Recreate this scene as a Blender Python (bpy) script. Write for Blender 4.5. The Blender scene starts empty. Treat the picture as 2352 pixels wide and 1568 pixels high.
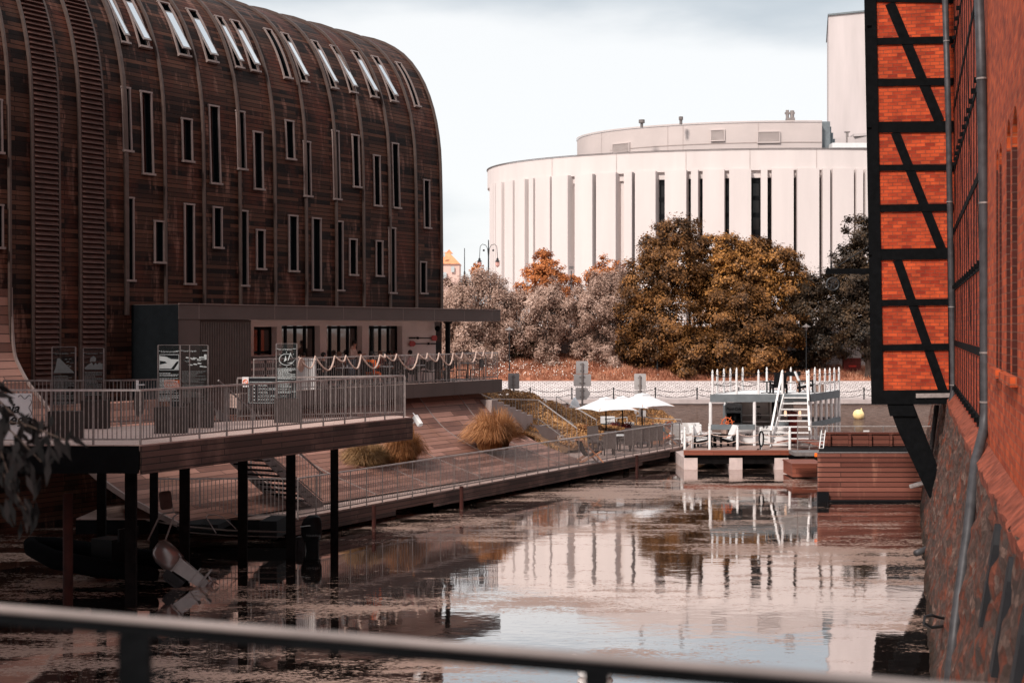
import bpy, math, random
import numpy as np
from mathutils import Matrix, Vector
random.seed(11); rng = np.random.default_rng(11)
R = math.radians
scene = bpy.context.scene
COL = scene.collection

# ------------------------------------------------------------------ camera, sky, sun, exposure
FP, HZ, CX, EYE = 3267.0, 752.0, 1176.0, 6.35     # focal length / horizon / centre of a 2352 px wide frame, eye height (m)
cam = bpy.data.cameras.new('camera'); camo = bpy.data.objects.new('camera', cam); COL.objects.link(camo)
camo.location = (0, 0, EYE); camo.rotation_euler = (R(90), 0, 0)
cam.lens = 50; cam.sensor_width = 36; cam.shift_y = -0.0136
cam.clip_start = 0.1; cam.clip_end = 5000
cam.dof.use_dof = True; cam.dof.focus_distance = 55; cam.dof.aperture_fstop = 2.8
scene.camera = camo
scene.view_settings.view_transform = 'Standard'; scene.view_settings.look = 'None'
scene.view_settings.exposure = 0.36; scene.view_settings.gamma = 1.0
scene.render.film_transparent = False

SUN_EL, SUN_AZ = R(42), R(213)          # azimuth clockwise from +Y: behind the camera, to the left
world = bpy.data.worlds.new('World'); scene.world = world; world.use_nodes = True
wt = world.node_tree; wt.nodes.clear()
def wn(t, **k):
    n = wt.nodes.new(t)
    for a, b in k.items(): setattr(n, a, b)
    return n
wout = wn('ShaderNodeOutputWorld')
sky = wn('ShaderNodeTexSky', sky_type='NISHITA'); sky.sun_disc = False
sky.sun_elevation = SUN_EL; sky.sun_rotation = SUN_AZ; sky.air_density = 1.0; sky.dust_density = 1.5
bg1 = wn('ShaderNodeBackground'); bg1.inputs['Strength'].default_value = 0.08
wt.links.new(sky.outputs[0], bg1.inputs[0])
tc = wn('ShaderNodeTexCoord'); mp = wn('ShaderNodeMapping'); mp.inputs['Scale'].default_value = (1.0, 1.0, 3.4)
mp.inputs['Location'].default_value = (0.9, 0.3, 0.55)
wt.links.new(tc.outputs['Generated'], mp.inputs[0])
nz = wn('ShaderNodeTexNoise'); nz.inputs['Scale'].default_value = 2.3; nz.inputs['Detail'].default_value = 7; nz.inputs['Roughness'].default_value = 0.5
wt.links.new(mp.outputs[0], nz.inputs['Vector'])
rp = wn('ShaderNodeValToRGB'); rp.color_ramp.interpolation = 'EASE'
rp.color_ramp.elements[0].position = 0.44; rp.color_ramp.elements[0].color = (0.955, 0.965, 0.97, 1)
rp.color_ramp.elements[1].position = 0.66; rp.color_ramp.elements[1].color = (0.57, 0.63, 0.68, 1)
szz = wn('ShaderNodeSeparateXYZ'); wt.links.new(tc.outputs['Generated'], szz.inputs[0])
el = wn('ShaderNodeMapRange'); wt.links.new(szz.outputs['Z'], el.inputs[0])
for i_, v_ in enumerate((0.165, 0.235, -0.05, 0.085)): el.inputs[i_ + 1].default_value = v_      # the grey cloud layer thickens overhead
ad = wn('ShaderNodeMath', operation='ADD'); wt.links.new(nz.outputs[0], ad.inputs[0]); wt.links.new(el.outputs[0], ad.inputs[1]); wt.links.new(ad.outputs[0], rp.inputs[0])
bg2 = wn('ShaderNodeBackground'); bg2.inputs['Strength'].default_value = 0.80
wt.links.new(rp.outputs[0], bg2.inputs[0])
up = wn('ShaderNodeMapRange'); wt.links.new(szz.outputs['Z'], up.inputs[0])
for i_, v_ in enumerate((0.26, 0.50, 0.84, 1.12)): up.inputs[i_ + 1].default_value = v_       # an overcast sky is brighter overhead than at the horizon
wt.links.new(up.outputs[0], bg2.inputs['Strength'])
mx = wn('ShaderNodeMixShader'); mx.inputs[0].default_value = 0.9
wt.links.new(bg1.outputs[0], mx.inputs[1]); wt.links.new(bg2.outputs[0], mx.inputs[2]); wt.links.new(mx.outputs[0], wout.inputs[0])

sl = bpy.data.lights.new('sun', 'SUN'); sl.energy = 3.7; sl.angle = R(9); sl.color = (1.0, 0.93, 0.86)
so = bpy.data.objects.new('sun', sl); COL.objects.link(so)
sdir = Vector((math.sin(SUN_AZ) * math.cos(SUN_EL), math.cos(SUN_AZ) * math.cos(SUN_EL), math.sin(SUN_EL)))
so.rotation_euler = sdir.to_track_quat('Z', 'Y').to_euler(); so.location = (0, 0, 60)

# ------------------------------------------------------------------ helpers
def V(*a): return Vector(a if len(a) == 3 else (a[0], a[1], 0.0))
def P(px, py, d): return V((px - CX) * d / FP, d, EYE - (py - HZ) * d / FP)
def zat(py, d): return EYE - (py - HZ) * d / FP
def G(px, py, z): return P(px, py, (EYE - z) * FP / (py - HZ))
def XY(px, d): return ((px - CX) * d / FP, d)
UX, UY = 0.5430, 0.8397                            # direction of the riverside buildings and piers
F0 = (-13.14, 48.46)
def U(s, w, z=0.0): return V(F0[0] + UX * s + UY * w, F0[1] + UY * s - UX * w, z)
def S(px, w):
    r = (px - CX) / FP
    return (-F0[0] - UY * w + r * (F0[1] - UX * w)) / (UX - UY * r)
def Yof(px, w): return U(S(px, w), w).y

WM = {}
def tag(o, label=None, cat=None, group=None, kind=None):
    if label: o['label'] = label
    if cat: o['category'] = cat
    if group: o['group'] = group
    if kind: o['kind'] = kind
    return o
def thing(name, label, cat, loc=(0, 0, 0), rz=0.0, group=None):
    o = bpy.data.objects.new(name, None); o.empty_display_size = 0.2; COL.objects.link(o)
    o.location = loc; o.rotation_euler = (0, 0, rz)
    WM[o] = Matrix.Translation(Vector(loc)) @ Matrix.Rotation(rz, 4, 'Z')
    return tag(o, label, cat, group)
def copy_thing(root, loc, rz=None, label=None, group=None):
    r = root.copy(); COL.objects.link(r); r.location = loc
    if rz is not None: r.rotation_euler = (0, 0, rz)
    if label: r['label'] = label
    if group: r['group'] = group
    for ch in list(root.children):
        c = ch.copy(); COL.objects.link(c); c.parent = r
        for g in list(ch.children):
            d = g.copy(); COL.objects.link(d); d.parent = c
    return r

def link_mesh(name, me, mat, parent):
    if mat: me.materials.append(mat)
    o = bpy.data.objects.new(name, me); COL.objects.link(o)
    if parent: o.parent = parent; WM[o] = WM.get(parent, Matrix()).copy()
    else: WM[o] = Matrix()
    return o

class MB:
    def __init__(s, frame=None, pd=(1, 0)): s.v = []; s.f = []; s.uv = []; s.fr = frame; s.pd = Vector((pd[0], pd[1], 0)).normalized()
    def addv(s, p):
        p = Vector(p)
        if s.fr is not None: p = s.fr @ p
        s.v.append(p); return len(s.v) - 1
    def face(s, pts, uv=None):
        s.f.append([s.addv(p) for p in pts]); s.uv.append(uv); return s
    def hexa(s, b, t):                              # b, t: four bottom and four top points, same order (ccw from above)
        i = [s.addv(p) for p in list(b) + list(t)]
        for f in ((3, 2, 1, 0), (4, 5, 6, 7), (0, 1, 5, 4), (1, 2, 6, 5), (2, 3, 7, 6), (3, 0, 4, 7)):
            s.f.append([i[k] for k in f]); s.uv.append(None)
        return s
    def box(s, x0, x1, y0, y1, z0, z1):
        return s.hexa([(x0, y0, z0), (x1, y0, z0), (x1, y1, z0), (x0, y1, z0)], [(x0, y0, z1), (x1, y0, z1), (x1, y1, z1), (x0, y1, z1)])
    def cbox(s, c, sx, sy, sz, rz=0.0):
        m = Matrix.Translation(Vector(c)) @ Matrix.Rotation(rz, 4, 'Z')
        q = [(-sx / 2, -sy / 2), (sx / 2, -sy / 2), (sx / 2, sy / 2), (-sx / 2, sy / 2)]
        return s.hexa([m @ Vector((a, b, -sz / 2)) for a, b in q], [m @ Vector((a, b, sz / 2)) for a, b in q])
    def prism(s, poly, z0, z1):                     # poly ccw
        n = len(poly); a = [s.addv((p[0], p[1], z0)) for p in poly]; b = [s.addv((p[0], p[1], z1)) for p in poly]
        s.f.append(a[::-1]); s.uv.append(None); s.f.append(b); s.uv.append(None)
        for i in range(n):
            j = (i + 1) % n; s.f.append([a[i], a[j], b[j], b[i]]); s.uv.append(None)
        return s
    def slab(s, pts, nrm):                          # planar polygon extruded by vector nrm
        nrm = Vector(nrm); n = len(pts)
        a = [s.addv(Vector(p)) for p in pts]; b = [s.addv(Vector(p) + nrm) for p in pts]
        s.f.append(a[::-1]); s.uv.append(None); s.f.append(b); s.uv.append(None)
        for i in range(n):
            j = (i + 1) % n; s.f.append([a[i], a[j], b[j], b[i]]); s.uv.append(None)
        return s
    def bar(s, p, q, w, h=None, up=(0, 0, 1)):      # rectangular bar; w sideways, h along up
        h = h or w; p = Vector(p); q = Vector(q); d = (q - p).normalized(); up = Vector(up)
        if abs(d.dot(up)) > 0.98: up = Vector((1, 0, 0)) if abs(d.x) < 0.9 else Vector((0, 1, 0))
        sd = d.cross(up).normalized(); u2 = sd.cross(d).normalized()
        k = [(-1, -1), (1, -1), (1, 1), (-1, 1)]
        return s.hexa([p + sd * (a * w / 2) + u2 * (b * h / 2) for a, b in k], [q + sd * (a * w / 2) + u2 * (b * h / 2) for a, b in k])
    def tube(s, pts, r, n=6, cap=True, close=False):
        pts = [Vector(p) for p in pts]; m = len(pts)
        rr = r if hasattr(r, '__len__') else [r] * m
        prev = None; rings = []
        for i, p in enumerate(pts):
            if close: d = pts[(i + 1) % m] - pts[i - 1]
            else: d = pts[min(i + 1, m - 1)] - pts[max(i - 1, 0)]
            d.normalize()
            if prev is None:
                a = Vector((0, 0, 1)) if abs(d.z) < 0.9 else Vector((1, 0, 0)); x = d.cross(a).normalized()
            else:
                x = (prev - d * prev.dot(d)).normalized()
            prev = x; y = d.cross(x)
            rings.append([s.addv(p + (x * math.cos(2 * math.pi * k / n) + y * math.sin(2 * math.pi * k / n)) * rr[i]) for k in range(n)])
        for i in range(m if close else m - 1):
            a, b = rings[i], rings[(i + 1) % m]
            for k in range(n):
                l = (k + 1) % n; s.f.append([a[k], a[l], b[l], b[k]]); s.uv.append(None)
        if cap and not close:
            s.f.append(rings[0][::-1]); s.uv.append(None); s.f.append(rings[-1]); s.uv.append(None)
        return s
    def lathe(s, c, prof, n=12):                    # prof: (r, z) list
        c = Vector(c); rings = []
        for r, z in prof:
            rings.append([s.addv(c + Vector((r * math.cos(2 * math.pi * k / n), r * math.sin(2 * math.pi * k / n), z))) for k in range(n)])
        for a, b in zip(rings, rings[1:]):
            for k in range(n):
                l = (k + 1) % n; s.f.append([a[k], a[l], b[l], b[k]]); s.uv.append(None)
        s.f.append(rings[0][::-1]); s.uv.append(None); s.f.append(rings[-1]); s.uv.append(None)
        return s
    def ball(s, c, r, sc=(1, 1, 1), n=10, m=7):
        c = Vector(c); prof = []
        for i in range(m + 1):
            a = -math.pi / 2 + math.pi * i / m; prof.append((max(0.001, r * math.cos(a)), r * math.sin(a)))
        rings = []
        for rad, z in prof:
            rings.append([s.addv(c + Vector((rad * math.cos(2 * math.pi * k / n) * sc[0], rad * math.sin(2 * math.pi * k / n) * sc[1], z * sc[2]))) for k in range(n)])
        for a, b in zip(rings, rings[1:]):
            for k in range(n):
                l = (k + 1) % n; s.f.append([a[k], a[l], b[l], b[k]]); s.uv.append(None)
        return s
    def build(s, name, mat, parent=None, smooth=False, local=False):
        me = bpy.data.meshes.new(name)
        me.from_pydata([tuple(p) for p in s.v], [], s.f)
        uvl = me.uv_layers.new(name='UVMap'); k = 0; data = np.zeros((sum(len(f) for f in s.f), 2), dtype=np.float32)
        for f, uv in zip(s.f, s.uv):
            if uv is not None:
                for q in uv: data[k] = q; k += 1
                continue
            p0, p1, p2 = s.v[f[0]], s.v[f[1]], s.v[f[2]]
            n = (p1 - p0).cross(p2 - p0)
            if n.length < 1e-9 and len(f) > 3: n = (p2 - p0).cross(s.v[f[3]] - p0)
            n = n.normalized() if n.length > 1e-9 else Vector((0, 0, 1))
            if abs(n.z) > 0.85: t = s.pd; b = Vector((-t.y, t.x, 0))
            else:
                t = Vector((-n.y, n.x, 0)).normalized(); b = n.cross(t).normalized()
                if b.z < 0: b = -b
            for i in f: data[k] = (s.v[i].dot(t), s.v[i].dot(b)); k += 1
        uvl.data.foreach_set('uv', data.ravel())
        if parent is not None and not local: me.transform(WM.get(parent, Matrix()).inverted())
        if smooth: me.polygons.foreach_set('use_smooth', [True] * len(me.polygons))
        me.update()
        return link_mesh(name, me, mat, parent)

def soup(name, V4, mat, parent=None, local=False, nv=4):     # numpy (n, nv, 3): n separate small faces
    n = len(V4); me = bpy.data.meshes.new(name)
    me.vertices.add(n * nv); me.vertices.foreach_set('co', V4.astype(np.float32).ravel())
    me.loops.add(n * nv); me.loops.foreach_set('vertex_index', np.arange(n * nv, dtype=np.int32))
    me.polygons.add(n); me.polygons.foreach_set('loop_start', np.arange(0, n * nv, nv, dtype=np.int32))
    me.polygons.foreach_set('loop_total', np.full(n, nv, dtype=np.int32)); me.update(calc_edges=True)
    if parent is not None and not local: me.transform(WM.get(parent, Matrix()).inverted())
    return link_mesh(name, me, mat, parent)

def leaf_quads(pts, nrm, size, elong=1.6, jit=0.9, fold=0.25):
    n = len(pts); size = np.broadcast_to(size, (n,)) if np.ndim(size) < 2 else size
    d = nrm + rng.normal(0, jit, (n, 3)); d /= np.linalg.norm(d, axis=1)[:, None] + 1e-9
    a = rng.normal(0, 1, (n, 3)); a -= d * (a * d).sum(1)[:, None]; a /= np.linalg.norm(a, axis=1)[:, None] + 1e-9
    b = np.cross(d, a); sz = (size * rng.uniform(0.6, 1.35, n))[:, None]
    l = sz * elong / 2; w = sz / 2
    return np.stack([pts - a * l, pts + b * w + d * sz * fold, pts + a * l, pts - b * w + d * sz * fold * 0.2], 1)

# ------------------------------------------------------------------ materials
MAT = {}
def newmat(name):
    m = bpy.data.materials.new(name); m.use_nodes = True; nt = m.node_tree; b = nt.nodes['Principled BSDF']
    return m, nt, b
def nd(nt, t, **k):
    n = nt.nodes.new(t)
    for a, b in k.items():
        if a in n.inputs: n.inputs[a].default_value = b
        else: setattr(n, a, b)
    return n
def mixc(nt, fac, a, b, mode='MIX'):
    n = nt.nodes.new('ShaderNodeMix'); n.data_type = 'RGBA'; n.blend_type = mode
    for sock, v in ((n.inputs[0], fac), (n.inputs[6], a), (n.inputs[7], b)):
        if isinstance(v, (int, float)): sock.default_value = v
        elif isinstance(v, tuple): sock.default_value = (*v[:3], 1)
        else: nt.links.new(v, sock)
    return n.outputs[2]
def mrange(nt, v, a, b, c=0.0, d=1.0):
    n = nd(nt, 'ShaderNodeMapRange'); nt.links.new(v, n.inputs[0])
    for i, x in enumerate((a, b, c, d)): n.inputs[i + 1].default_value = x
    return n.outputs[0]
def noise(nt, scale, detail=4, rough=0.55, coord='Object', sc=None):
    t = nd(nt, 'ShaderNodeTexCoord'); o = t.outputs[coord]
    if sc:
        m = nd(nt, 'ShaderNodeMapping'); m.inputs['Scale'].default_value = sc; nt.links.new(o, m.inputs[0]); o = m.outputs[0]
    n = nd(nt, 'ShaderNodeTexNoise', Scale=scale, Detail=detail, Roughness=rough); nt.links.new(o, n.inputs['Vector'])
    return n.outputs[0]
def bump(nt, b, h, strength=0.3, dist=0.02):
    n = nd(nt, 'ShaderNodeBump', Strength=strength, Distance=dist); nt.links.new(h, n.inputs['Height']); nt.links.new(n.outputs[0], b.inputs['Normal'])
def sh(c, k): return tuple(min(1, x * k) for x in c)
def pm(name, col, rough=0.6, metal=0.0, var=0.2, scale=4, bmp=0.0, bs=30, sc=None, spec=0.2):
    if name in MAT: return MAT[name]
    m, nt, b = newmat(name)
    f = mrange(nt, noise(nt, scale, sc=sc), 0.3, 0.7)
    nt.links.new(mixc(nt, f, sh(col, 1 - var), sh(col, 1 + var)), b.inputs['Base Color'])
    b.inputs['Roughness'].default_value = rough; b.inputs['Metallic'].default_value = metal
    if spec is not None: b.inputs['Specular IOR Level'].default_value = spec
    if bmp: bump(nt, b, noise(nt, bs), bmp, 0.02)
    MAT[name] = m; return m
def planks(name, c1, c2, row=0.15, width=1.6, gap=0.012, rough=0.7, streak=None, tint=None, bstr=0.6, grooves=0, var=0.35, spec=0.3):
    m, nt, b = newmat(name)
    uv = nd(nt, 'ShaderNodeUVMap')
    br = nd(nt, 'ShaderNodeTexBrick', Scale=1.0); br.offset = 0.37; br.offset_frequency = 2; br.squash = 1.0
    br.inputs['Color1'].default_value = (0, 0, 0, 1); br.inputs['Color2'].default_value = (1, 1, 1, 1); br.inputs['Mortar'].default_value = (0.5, 0.5, 0.5, 1)
    br.inputs['Mortar Size'].default_value = gap; br.inputs['Mortar Smooth'].default_value = 0.1; br.inputs['Bias'].default_value = -0.15
    br.inputs['Brick Width'].default_value = width; br.inputs['Row Height'].default_value = row
    nt.links.new(uv.outputs[0], br.inputs['Vector'])
    c = mixc(nt, br.outputs['Color'], c1, c2)
    g = noise(nt, 7, 5, 0.6, 'UV', sc=(0.6, 9, 1))
    c = mixc(nt, mrange(nt, g, 0.3, 0.75, 0, var), c, sh(c1, 0.45))
    if tint:
        p = noise(nt, 0.55, 5, 0.65, 'UV', sc=(1.0, 0.6, 1)); c = mixc(nt, mrange(nt, p, 0.5, 0.68, 0, 0.85), c, tint)
    if streak:
        q = noise(nt, 1.5, 4, 0.6, 'UV', sc=(1.6, 0.35, 1)); c = mixc(nt, mrange(nt, q, 0.56, 0.74, 0, 0.7), c, streak)
    c = mixc(nt, mrange(nt, br.outputs['Fac'], 0, 1, 0, 0.9), c, sh(c1, 0.12))
    nt.links.new(c, b.inputs['Base Color'])
    b.inputs['Roughness'].default_value = rough; b.inputs['Specular IOR Level'].default_value = spec
    h = mixc(nt, 1.0, (1, 1, 1), br.outputs['Fac'], 'SUBTRACT')
    if grooves:
        w = nd(nt, 'ShaderNodeTexWave', Scale=grooves, Distortion=0.0); w.bands_direction = 'Y'; nt.links.new(uv.outputs[0], w.inputs['Vector'])
        h = mixc(nt, 0.3, h, w.outputs[0])
    bump(nt, b, h, bstr, 0.03)
    MAT[name] = m; return m
def bricks(name, c1, c2, c3, mortar, bw=0.27, rh=0.105, ms=0.010):
    m, nt, b = newmat(name)
    uv = nd(nt, 'ShaderNodeUVMap')
    br = nd(nt, 'ShaderNodeTexBrick', Scale=1.0); br.offset = 0.5
    br.inputs['Color1'].default_value = (*c1, 1); br.inputs['Color2'].default_value = (*c2, 1); br.inputs['Mortar'].default_value = (*mortar, 1)
    br.inputs['Mortar Size'].default_value = ms; br.inputs['Mortar Smooth'].default_value = 0.3; br.inputs['Bias'].default_value = 0.0
    br.inputs['Brick Width'].default_value = bw; br.inputs['Row Height'].default_value = rh
    # wobble the courses a little
    nn = nd(nt, 'ShaderNodeTexNoise', Scale=2.2, Detail=2); nt.links.new(uv.outputs[0], nn.inputs['Vector'])
    vm = nd(nt, 'ShaderNodeVectorMath', operation='MULTIPLY_ADD'); nt.links.new(nn.outputs['Color'], vm.inputs[0]); vm.inputs[1].default_value = (0.03, 0.02, 0); nt.links.new(uv.outputs[0], vm.inputs[2])
    nt.links.new(vm.outputs[0], br.inputs['Vector'])
    c = br.outputs['Color']
    # a second, coarser pick gives some bricks a burnt colour
    b2 = nd(nt, 'ShaderNodeTexBrick', Scale=1.0); b2.offset = 0.5
    b2.inputs['Color1'].default_value = (0, 0, 0, 1); b2.inputs['Color2'].default_value = (1, 1, 1, 1); b2.inputs['Mortar'].default_value = (0, 0, 0, 1)
    b2.inputs['Mortar Size'].default_value = ms; b2.inputs['Brick Width'].default_value = bw; b2.inputs['Row Height'].default_value = rh; b2.inputs['Bias'].default_value = -0.65
    nt.links.new(vm.outputs[0], b2.inputs['Vector'])
    c = mixc(nt, mrange(nt, b2.outputs['Color'], 0.25, 0.8, 0, 0.85), c, c3)
    g = noise(nt, 2.0, 6, 0.65, 'UV'); c = mixc(nt, mrange(nt, g, 0.35, 0.75, 0, 0.55), c, sh(c3, 0.8))
    nt.links.new(c, b.inputs['Base Color']); b.inputs['Roughness'].default_value = 0.85; b.inputs['Specular IOR Level'].default_value = 0.2
    h = mixc(nt, 0.25, mixc(nt, 1.0, (1, 1, 1), br.outputs['Fac'], 'SUBTRACT'), noise(nt, 25, 4, 0.6, 'UV'))
    bump(nt, b, h, 0.7, 0.02)
    MAT[name] = m; return m
def leafmat(name, dark, mid, light, trans=0.25, rough=0.55):
    m, nt, b = newmat(name)
    g = nd(nt, 'ShaderNodeNewGeometry'); r = nd(nt, 'ShaderNodeValToRGB')
    e = r.color_ramp.elements; e[0].color = (*dark, 1); e[1].color = (*light, 1); e.new(0.5).color = (*mid, 1)
    n = noise(nt, 0.35, 3); a = nd(nt, 'ShaderNodeMath', operation='ADD'); nt.links.new(mrange(nt, g.outputs['Random Per Island'], 0, 1, .22, .78), a.inputs[0])
    nt.links.new(mrange(nt, n, 0.3, 0.7, -0.35, 0.35), a.inputs[1]); nt.links.new(a.outputs[0], r.inputs[0])
    nt.links.new(r.outputs[0], b.inputs['Base Color']); b.inputs['Roughness'].default_value = rough; b.inputs['Specular IOR Level'].default_value = 0.25
    tr = nd(nt, 'ShaderNodeBsdfTranslucent'); nt.links.new(r.outputs[0], tr.inputs[0])
    ms = nd(nt, 'ShaderNodeMixShader'); ms.inputs[0].default_value = trans
    nt.links.new(b.outputs[0], ms.inputs[1]); nt.links.new(tr.outputs[0], ms.inputs[2])
    nt.links.new(ms.outputs[0], nt.nodes['Material Output'].inputs[0])
    MAT[name] = m; return m

M_clad = planks('timber_cladding', (0.009, 0.0038, 0.0028), (0.105, 0.043, 0.026), 0.155, 1.9, 0.012, 0.6, streak=(0.24, 0.115, 0.085), tint=(0.085, 0.022, 0.012), spec=0.12)
M_louv = pm('louvre_timber', (0.06, 0.026, 0.02), 0.7, var=0.45, scale=3, sc=(1, 1, 6))
M_slope = planks('slope_planks', (0.11, 0.045, 0.032), (0.37, 0.185, 0.14), 0.29, 2.3, 0.014, 0.65, tint=(0.20, 0.09, 0.06))
M_deck = planks('deck_planks', (0.44, 0.30, 0.26), (0.56, 0.40, 0.35), 0.14, 2.6, 0.006, 0.7, bstr=0.3, var=0.2)
M_pier = planks('pier_planks', (0.28, 0.19, 0.165), (0.42, 0.30, 0.265), 0.145, 2.4, 0.007, 0.7, bstr=0.3, var=0.25)
M_fascia = planks('fascia_boards', (0.04, 0.02, 0.016), (0.12, 0.062, 0.05), 0.145, 2.2, 0.012, 0.8, tint=(0.16, 0.09, 0.075), grooves=11)
M_hull = planks('barge_planks', (0.11, 0.034, 0.024), (0.23, 0.082, 0.058), 0.18, 6.0, 0.012, 0.5, streak=(0.30, 0.13, 0.09))
M_redwood = planks('red_boards', (0.17, 0.045, 0.025), (0.26, 0.08, 0.05), 0.2, 3.0, 0.006, 0.5)
M_grdeck = planks('float_deck_planks', (0.30, 0.20, 0.17), (0.42, 0.29, 0.25), 0.12, 2.0, 0.006, 0.7, bstr=0.3)
M_rib = pm('rib_metal', (0.085, 0.058, 0.05), 0.5, 0.3, 0.15)
M_frame = pm('window_frame_metal', (0.22, 0.165, 0.15), 0.5, 0.2, 0.12)
M_railtop = pm('worn_rail_steel', (0.42, 0.37, 0.355), 0.45, 0.4, 0.2, 9)
M_steel = pm('galvanised_steel', (0.24, 0.205, 0.195), 0.5, 0.4, 0.25, 9)
M_steelp = pm('grey_painted_steel', (0.17, 0.145, 0.14), 0.5, 0.3, 0.25, 9)
M_panel = pm('brown_grey_panel', (0.085, 0.06, 0.054), 0.6, 0.0, 0.1, 0.8)
M_corr = pm('corrugated_panel', (0.10, 0.072, 0.063), 0.6, 0.0, 0.12)
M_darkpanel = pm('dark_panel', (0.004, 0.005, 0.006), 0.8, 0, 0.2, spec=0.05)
M_plaster = pm('white_plaster', (0.80, 0.67, 0.63), 0.85, var=0.08, scale=1.2, bmp=0.15)
M_opera = pm('opera_render', (0.56, 0.49, 0.47), 0.85, var=0.05, scale=0.5, sc=(1, 1, .12), bmp=0.1, bs=3)
M_operatop = pm('opera_drum_render', (0.48, 0.405, 0.385), 0.85, var=0.05, scale=0.3)
M_tower = pm('tower_render', (0.46, 0.40, 0.39), 0.85, var=0.10, scale=0.5, sc=(1, 1, 0.15))
M_concrete = pm('concrete', (0.34, 0.27, 0.25), 0.85, var=0.2, scale=0.8, bmp=0.3)
M_darkconc = pm('retaining_concrete', (0.24, 0.19, 0.175), 0.85, var=0.3, scale=0.4)
M_pile = pm('dark_pile', (0.005, 0.004, 0.004), 0.85, var=0.5, scale=5, spec=0.05)
M_redpile = pm('rust_red_pile', (0.028, 0.007, 0.005), 0.8, var=0.5, scale=3)
M_timber = pm('tarred_timber', (0.0028, 0.003, 0.0035), 0.8, var=0.4, scale=6, bmp=0.3, spec=0.06)
M_black = pm('black_paint', (0.004, 0.004, 0.005), 0.5, var=0.2, spec=0.1)
M_iron = pm('dark_iron', (0.03, 0.03, 0.032), 0.5, 0.4, 0.3)
M_pipe = pm('grey_downpipe', (0.05, 0.047, 0.05), 0.5, 0.25, 0.3, 5)
M_white = pm('white_paint', (0.66, 0.64, 0.635), 0.5, var=0.06, scale=3)
M_slate = pm('slate_paint', (0.14, 0.155, 0.165), 0.55, var=0.15, scale=3)
M_fabric = pm('white_canvas', (0.60, 0.59, 0.60), 0.9, var=0.03)
M_dkfab = pm('black_fabric', (0.007, 0.007, 0.008), 0.9, var=0.2)
M_wicker = pm('grey_wicker', (0.085, 0.065, 0.06), 0.8, var=0.3, scale=40)
M_wood = pm('light_wood', (0.42, 0.20, 0.12), 0.6, var=0.2)
M_sign = pm('sign_back_grey', (0.42, 0.39, 0.385), 0.55, 0.2, 0.06)
M_orange = pm('orange_cloth', (1.0, 0.15, 0.015), 0.8, var=0.15)
M_osign = pm('orange_sign', (0.85, 0.16, 0.03), 0.5, var=0.05)
M_ink = pm('dark_ink', (0.01, 0.01, 0.012), 0.6)
M_print = pm('white_print', (0.42, 0.45, 0.45), 0.6)
M_gprint = pm('grey_print', (0.13, 0.14, 0.14), 0.6)
M_skin = pm('skin', (0.50, 0.25, 0.18), 0.5, var=0.08)
M_hair = pm('dark_hair', (0.018, 0.012, 0.010), 0.5)
M_rope = pm('pale_rope', (0.46, 0.33, 0.28), 0.85, var=0.25, scale=25)
M_buoy = pm('yellow_buoy', (0.9, 0.62, 0.30), 0.4)
M_silver = pm('silver_cowling', (0.22, 0.185, 0.18), 0.3, 0.6, 0.1)
M_red = pm('red_paint', (0.45, 0.03, 0.02), 0.5)
M_redbox = pm('dull_red_metal', (0.12, 0.018, 0.014), 0.6)
M_teal = pm('teal_label', (0.02, 0.10, 0.13), 0.5)
M_blue = pm('blue_cloth', (0.05, 0.35, 0.5), 0.8)
M_trunk = pm('bark', (0.05, 0.032, 0.025), 0.9, var=0.4, scale=6)
M_brick = bricks('orange_brick', (0.25, 0.023, 0.008), (0.56, 0.080, 0.022), (0.035, 0.008, 0.007), (0.22, 0.055, 0.03))
M_brickfar = bricks('red_brick', (0.28, 0.033, 0.009), (0.62, 0.100, 0.024), (0.035, 0.008, 0.006), (0.34, 0.10, 0.05))

def glassmat(name, col, rough=0.05, alpha=None, spec=0.5):
    m, nt, b = newmat(name); b.inputs['Base Color'].default_value = (*col, 1); b.inputs['Roughness'].default_value = rough
    b.inputs['Specular IOR Level'].default_value = spec
    n = noise(nt, 1.3, 2); bump(nt, b, n, 0.08, 0.02)
    if alpha is not None: b.inputs['Alpha'].default_value = alpha
    MAT[name] = m; return m
M_glass = glassmat('dark_window_glass', (0.003, 0.004, 0.005), 0.06, spec=0.35)
M_cglass = glassmat('cafe_window_glass', (0.10, 0.085, 0.08), 0.05, spec=1.0); M_cglass.node_tree.nodes['Principled BSDF'].inputs['Metallic'].default_value = 0.5; M_cglass.node_tree.nodes['Principled BSDF'].inputs['IOR'].default_value = 2.0
M_skyglass = glassmat('open_sash_glass', (0.62, 0.65, 0.68), 0.12, spec=1.0); M_skyglass.node_tree.nodes['Principled BSDF'].inputs['Metallic'].default_value = 0.85
M_clear = glassmat('clear_panel_glass', (0.02, 0.024, 0.024), 0.05, alpha=0.3, spec=.25)
M_opglass = glassmat('opera_window_glass', (0.012, 0.010, 0.010), 0.12, spec=0.3)

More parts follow.
